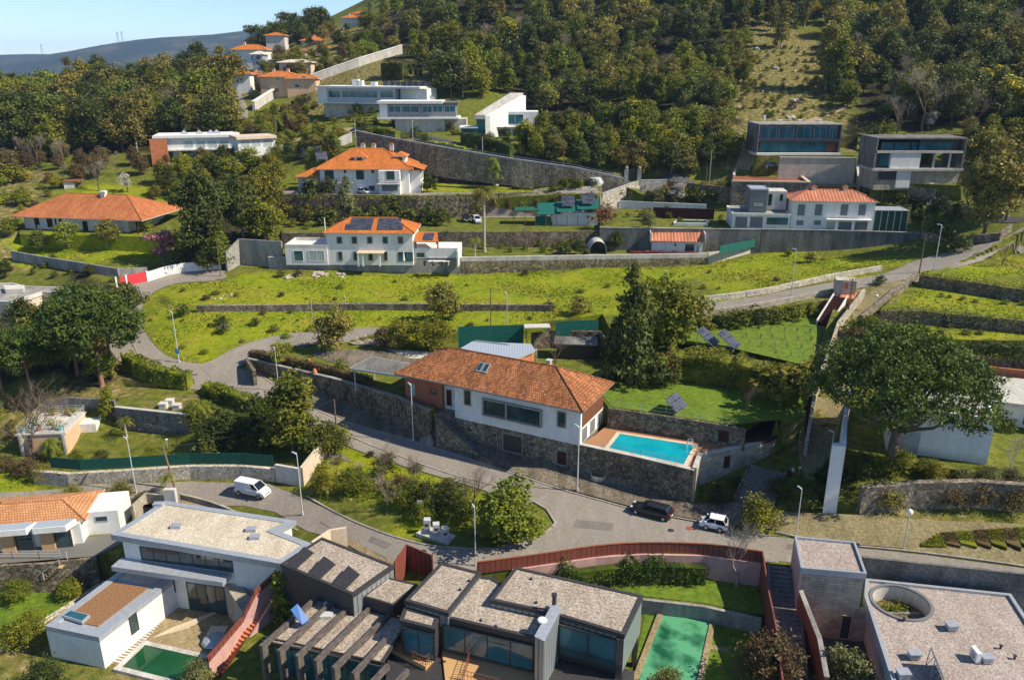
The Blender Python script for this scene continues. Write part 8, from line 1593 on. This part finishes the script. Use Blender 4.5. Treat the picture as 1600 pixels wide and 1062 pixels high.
at('mimosa2','mimosa_tree','brilliant yellow mimosa at the forest top right',1345,50,8,1.5); at('mimosa2','mimosa_tree','yellow mimosa strip at the top edge left of the brilliant one',1268,30,-8,.8); at('mimosa','mimosa_tree','yellow mimosa at the right forest edge above the framed house',1550,160,105,1.9); at('mimosa','mimosa_tree','small mimosa over the right forest shade',1565,70,38,1.4); at('t_olive','broadleaf_tree','tall thin trunk tree on the dry clearing edge',1290,140,45,1.3); at('t_mid','broadleaf_tree','tree with high crown left on the dry clearing edge',1310,145,60,1.3); at('t_olive','broadleaf_tree','lone tree above the clearing, left',1220,75,10,1.3)
scatter([(0,150),(55,165),(120,130),(200,135),(300,110),(350,110),(372,150),(368,205),(330,215),(240,232),(190,245),(100,250),(0,235),(-40,200)],95,6,21,[('r_dark',3),('r_olive',5),('r2_dark',2),('r_mid',2),('t_olive',1),('b3',.5),('r_gold',.5)],(11,15.5),'oak','oak in the left wood','oaks of the left wood',wk=(1.0,1.35))
scatter([(0,235),(110,250),(180,255),(230,262),(230,285),(150,285),(40,290),(0,285)],24,7,20,[('b3',3),('b4',2),('r_bronze',3),('s_gold',1),('s_mid',1)],(4,7),'edge_tree','tree along the lower edge of the left wood','trees along the left wood edge')
scatter([(380,205),(420,195),(480,200),(520,215),(545,225),(520,250),(470,262),(430,262),(400,255),(375,225)],26,8,17,[('r_gold',3),('r_mid',2),('r_lime',2),('r_bronze',2),('r_dark',1),('r_olive',1)],(4,6.5),'bank_tree','tree on the bank left of the villa','trees on the bank left of the villa')
scatter([(250,290),(330,262),(430,262),(440,280),(430,330),(380,330),(270,310)],22,9,22,[('r_dark',2),('r_mid',2),('r_gold',2),('b4',1),('r_olive',1)],(5,8),'bank_tree','tree in the thicket above the massive dark trees','trees in the thicket over the dark trees')
scatter([(255,250),(420,245),(425,262),(330,268),(250,262)],14,10,18,[('r_gold',2),('r_mid',2),('r_bronze',2)],(3,5),'garden_tree','tree in the garden of the white glass house','garden trees of the white glass house')
scatter([(400,75),(440,55),(505,52),(510,60),(440,82),(402,92)],16,11,11,[('r2_dark',3),('r_dark',2),('t_dark',1)],(10,15),'ridge_pine','tree on the ridge beside the hill houses','trees on the ridge beside the hill houses')
scatter([(440,130),(480,110),(540,75),(600,55),(630,80),(560,103),(500,125)],26,12,13,[('r_olive',2),('r_bronze',1),('r_dark',2),('r_mid',2),('b4',1)],(4,8),'hillside_tree','tree above the white topped wall','trees above the white topped wall')
scatter([(0,530),(120,500),(215,500),(215,560),(190,600),(0,600)],9,13,30,[('r_dark',2),('r_mid',2)],(5,8),'undergrowth_tree','tree under the left stone pines','trees under the left stone pines')
# low growth
scatter([(1145,110),(1180,60),(1280,80),(1325,130),(1330,185),(1240,185),(1150,185),(1110,235),(1100,200)],130,14,8,[('s_olive',3),('s_gold',1),('s_mid',2),('s_bronze',1),('s_dark',.6)],(.8,2.4),'gorse_bush','bush scattered over the dry clearing','bushes on the dry clearing')
scatter([(560,215),(600,200),(720,232),(800,205),(840,200),(870,255),(810,246),(740,238),(650,225)],16,15,12,[('s_dark',2),('s_mid',2)],(1.5,3),'slope_bush','bush by the upper lane','bushes by the upper lane')
scatter([(235,470),(300,440),(460,440),(900,440),(1080,430),(1240,405),(1400,402),(1250,435),(1080,470),(930,500),(740,520),(560,520),(420,535),(300,560),(225,510)],60,16,14,[('s_olive',2),('s_mid',2),('s_lime',2),('s_bronze',1)],(.35,1.0),'meadow_tuft','tuft growing in the long green meadow','tufts in the long meadow',wk=(1.2,2))
scatter([(1440,440),(1600,460),(1600,480),(1445,465)],10,17,10,[('s_mid',2),('s_lime',2),('s_olive',1)],(.5,1.1),'meadow_tuft','tuft on the right field terraces','tufts on the right field terraces',wk=(1.2,2))
scatter([(1400,490),(1600,505),(1600,550),(1345,535)],14,18,12,[('s_mid',2),('s_lime',2),('s_olive',1)],(.5,1.1),'meadow_tuft','tuft on the right field terraces','tufts on the right field terraces',wk=(1.2,2))
scatter([(500,730),(560,700),(700,750),(700,790),(600,790),(520,760)],16,19,14,[('s_mid',2),('s_lime',1),('s_dark',2)],(.7,1.8),'island_bush','bush in the planted street island','bushes in the planted street island',wk=(1.1,1.5))
scatter([(70,400),(150,430),(230,445),(140,440),(20,425)],8,20,14,[('s_mid',2),('s_dark',2)],(.8,1.8),'bank_bush','bush below the weathered garden wall','bushes below the weathered garden wall')
scatter([(0,690),(120,680),(110,640),(20,620),(0,620)],6,21,20,[('s_bronze',2),('s_olive',2)],(1.,2),'bank_bush','bush near the pale left edge house','bushes near the left edge house')
scatter([(880,315),(960,310),(960,285),(1100,300),(1120,312),(1000,318)],14,22,13,[('s_mid',2),('s_bronze',1),('s_gold',1),('s_dark',1)],(1.2,2.6),'garden_bush','bush in the garden below the gate wall','bushes in the garden below the gate wall')
scatter([(740,395),(930,398),(930,385),(760,380)],12,23,14,[('s_mid',2),('s_lime',1),('s_gold',1),('r_lime',1)],(1.2,2.6),'garden_bush','bush in the long orchard strip','bushes in the long orchard strip')
scatter([(1395,262),(1340,235),(1345,170),(1420,150),(1480,200),(1400,205)],14,24,14,[('s_dark',2),('s_mid',2),('s_bronze',1),('r_olive',1)],(2,4.5),'slope_bush','bush on the slope between the right glass houses','bushes between the right glass houses')
scatter([(1510,262),(1600,262),(1600,205),(1510,205)],12,25,18,[('r_mid',2),('r_olive',3),('r_dark',1)],(5,8),'slope_tree','tree right of the framed glass house','trees right of the framed glass house')
scatter([(1060,150),(1150,140),(1150,210),(1070,205)],14,26,13,[('r_mid',3),('r_lime',1),('r_grey',2)],(4,7),'slope_tree','tree left of the dry clearing','trees left of the dry clearing')
scatter([(1240,740),(1340,735),(1330,770),(1270,790)],6,27,18,[('s_dark',3)],(1.,2.2),'bank_bush','shaded bush below the tall white wall','shaded bushes below the tall white wall')
scatter([(310,640),(420,650),(440,700),(400,725),(320,720)],14,28,20,[('s_dark',3),('r_dark',2)],(2,4),'garden_bush','bush in the dark garden below the street','bushes in the dark garden below the street')

scatter([(450,345),(700,340),(700,352),(460,360)],16,31,12,[('s_mid',2),('s_dark',2),('s_gold',1)],(1,2.4),'orchard_bush','bush among the orchard rows','bushes among the orchard rows')
scatter([(440,322),(860,318),(930,310),(930,330),(700,336),(440,336)],30,32,11,[('s_mid',2),('s_dark',2),('r_mid',1),('r_bronze',1),('s_gold',1),('b3',.6)],(1.6,3.6),'wall_bush','bush at the foot of the driveway wall','bushes at the foot of the driveway wall')
scatter([(560,238),(640,252),(700,264),(800,281),(930,291),(920,298),(800,293),(690,284),(600,262)],40,33,10,[('s_mid',2),('s_dark',2),('r_mid',1),('s_gold',1)],(1.6,3.6),'wall_bush','bush below the long lane wall','bushes below the long lane wall')
scatter([(940,325),(1140,333),(1140,352),(940,350)],18,34,11,[('s_mid',2),('s_lime',1),('s_gold',1),('s_bronze',1)],(.7,1.8),'garden_bush','low bush in the garden of the brown wall','low bushes in the garden of the brown wall')
scatter([(1060,300),(1140,303),(1140,322),(1000,318)],16,35,11,[('r_dark',2),('r_mid',2),('r_gold',1),('s_bronze',1)],(2.2,4),'garden_bush','leafy tree under the right lane wall','leafy trees under the right lane wall')
scatter([(490,180),(560,175),(700,190),(720,215),(600,200),(520,195)],22,36,11,[('s_mid',2),('s_dark',2),('s_lime',1),('r_mid',1)],(1.4,3),'slope_bush','bush on the lawns below the modern houses','bushes below the modern houses')
scatter([(400,180),(470,160),(500,170),(470,195),(400,205)],22,37,10,[('s_mid',2),('s_bronze',2),('r_olive',1),('r_mid',1),('b3',.5)],(1.6,4),'slope_bush','bush on the slope under the peach houses','bushes on the slope under the peach houses')
scatter([(0,265),(60,262),(100,300),(30,340),(0,340)],14,38,14,[('s_bronze',2),('s_mid',2),('r_gold',1)],(1.6,4),'slope_bush','bush at the far left above the bungalow','bushes at the far left above the bungalow')
scatter([(1380,305),(1500,335),(1500,350),(1440,350),(1380,320)],14,39,14,[('s_dark',2),('s_mid',2),('r_dark',2)],(1.6,4),'shade_bush','bush in the shade below the framed glass house','bushes in the shade below the framed house')
wall('net_screen','green net screen behind the golden trees and metal roof',[atz(716,529,7.0),atz(770,527,7.0),atz(818,524,7.2)],.06,5,9.0,'net',cat='net fence'); wall('net_screen','teal net screen left of the dark conifer',[atz(868,517,8.0),atz(935,514,8.0)],.06,5,9.6,'net',cat='net fence')
wall('garden_wall','dark wall at the rear corner of the lower lawn',[atz(830,528,7),atz(868,519,7.6),atz(938,520,7.6),atz(962,560,6.9)],.3,4,7.9,'darkrubble')
t, F = house('dark_shed','low dark roofed shed under the net screen by the conifer',atz(868,560,5),atz(930,562,5),5,'shed'); bx(t,F,'wall','dark',0,F.L,0,3,-.5,2.4); bx(t,F,'roof','darkconcrete',-.3,F.L+.3,-.4,3.4,2.41,2.6)
t, F = house('garden_shelter','small pale sheet roof shelter on the terrace behind the net screen',atz(820,532,6.9),atz(860,531,6.9),6.9,'shelter'); bx(t,F,'roof','paleconcrete',0,F.L,0,2,2.0,2.15)
for x in (.2,F.L-.3): bx(t,F,'post','dark',x,x+.12,.1,.22,-.5,1.99)
tag(patch('court',Z(5,(482,553),(545,546),(600,548),(652,560),(640,575),(600,582),(540,574)),'cobble',.06,smooth=False,z=5),None,None,kind='structure'); tag(patch('court',Z(5,(600,545),(690,552),(680,562),(640,560)),'paleconcrete',.065,smooth=False,z=5),None,None,kind='structure')
for x,y,lb in ((459,572,'large clay jar beside the small bright tree'),(483,570,'clay jar on the lawn right of the large one'),(492,586,'small clay pot in front of the paved court')):
    p = atz(x,y,5); tag(MB().mt('pot').tube([p,p+Vector((0,0,.3)),p+Vector((0,0,.7)),p+Vector((0,0,.9)),p+Vector((0,0,1))],[.2,.36,.36,.2,.24],12).build('clay_jar',smooth=True),lb,'jar')
tr = thing('stone_trough','round stone planter at the foot of the pool wall','planter',G(935,742)); p = G(935,744); MB().mt('palerubble').tube([p,p+Vector((0,0,.6))],[.95,1.0],16).build('basin',tr); MB().mt('soil').tube([p+Vector((0,0,.6)),p+Vector((0,0,.62))],.85,16).build('soil',tr)
scatter([(1138,60),(1172,60),(1165,130),(1140,205),(1105,215),(1120,150)],22,40,10,[('r_mid',2),('t_olive',1),('r_olive',2),('r_lime',.7)],(4,8),'slope_tree','tree on the left margin of the dry clearing','trees on the left margin of the clearing')
scatter([(1292,55),(1325,100),(1330,190),(1300,165),(1285,110)],14,41,10,[('r_mid',2),('t_dark',2),('r_olive',1),('b3',1)],(5,9),'slope_tree','tree on the right margin of the dry clearing','trees on the right margin of the clearing')
scatter([(395,120),(430,80),(500,65),(545,40),(560,60),(500,100),(440,150),(400,160)],26,42,9,[('r_olive',2),('r_dark',2),('r_mid',1),('r_bronze',1)],(4,8),'hillside_tree','tree between the hill houses','trees between the hill houses')
scatter([(510,740),(560,715),(620,750),(600,785),(540,770)],5,43,22,[('b4',1),('b3',1)],(2.5,4),'island_tree','in the planted street island','in the street island')
# rough grass of the meadow: uncountable, one object
def grass(n, seed):
    rg_ = np.random.default_rng(seed); x = rg_.uniform(-100,105,n*3); y = rg_.uniform(80,190,n*3); i = np.clip(np.searchsorted(GX,x),0,len(GX)-1); j = np.clip(np.searchsorted(GY,y),0,len(GY)-1)
    ok = mead_cover.reshape(XX.shape)[j,i] > .6; x = x[ok][:n]; y = y[ok][:n]
    den = np.sin(x*.31+2*np.sin(y*.17))+np.sin(y*.43+1.7*np.sin(x*.23))+rg_.normal(size=len(x))*.8; k = den > -.2; x = x[k]; y = y[k]; z = Hg(x,y); m = len(x)
    a = rg_.uniform(0,6.28,m); s = rg_.uniform(.10,.28,m); h = rg_.uniform(.06,.22,m)*(1+.3*np.sin(x*.3)); dx = np.cos(a)*s; dy = np.sin(a)*s
    V = np.stack([np.stack([x-dx,y-dy,z],1),np.stack([x+dx,y+dy,z],1),np.stack([x+dy*.6,y-dx*.6,z+h],1)],1).reshape(-1,3)
    me = bpy.data.meshes.new('grass'); me.vertices.add(3*m); me.vertices.foreach_set('co', V.ravel()); me.loops.add(3*m); me.loops.foreach_set('vertex_index', np.arange(3*m)); me.polygons.add(m)
    me.polygons.foreach_set('loop_start', np.arange(m)*3); me.polygons.foreach_set('loop_total', np.full(m,3))
    for q in ('g_a','g_b','g_c'): me.materials.append(MT[q])
    mi = np.clip(((np.sin(x*.12+y*.08)+rg_.normal(size=m)*.8)*.8+1).astype(int),0,2); me.polygons.foreach_set('material_index', mi); me.update(calc_edges=True)
    o = bpy.data.objects.new('meadow_grass', me); COL.objects.link(o); o['kind'] = 'stuff'
for q, c1, c2 in (('g_a',(.26,.25,.03),(.36,.33,.05)),('g_b',(.16,.23,.010),(.24,.30,.014)),('g_c',(.13,.19,.008),(.19,.25,.010))): mat(q, c1, c2, .5, coord='Object', trans=.25, rough=.7, spec=.15)
grass(80000, 9)
# ---------------------------------------------------------------- haze
mh = bpy.data.materials.new('haze'); mh.use_nodes = True; nh = mh.node_tree; nh.nodes.remove(nh.nodes['Principled BSDF']); pv_ = nh.nodes.new('ShaderNodeVolumePrincipled')
pv_.inputs['Color'].default_value = (.42,.64,1,1); pv_.inputs['Density'].default_value = .000085; pv_.inputs['Anisotropy'].default_value = 0; nh.links.new(pv_.outputs[0], nh.nodes['Material Output'].inputs['Volume']); MT['haze'] = mh
hz = MB().mt('haze').box(-6400,6400,-1700,8300,-130,245).build('haze', None, uv=False); hz['kind'] = 'stuff'
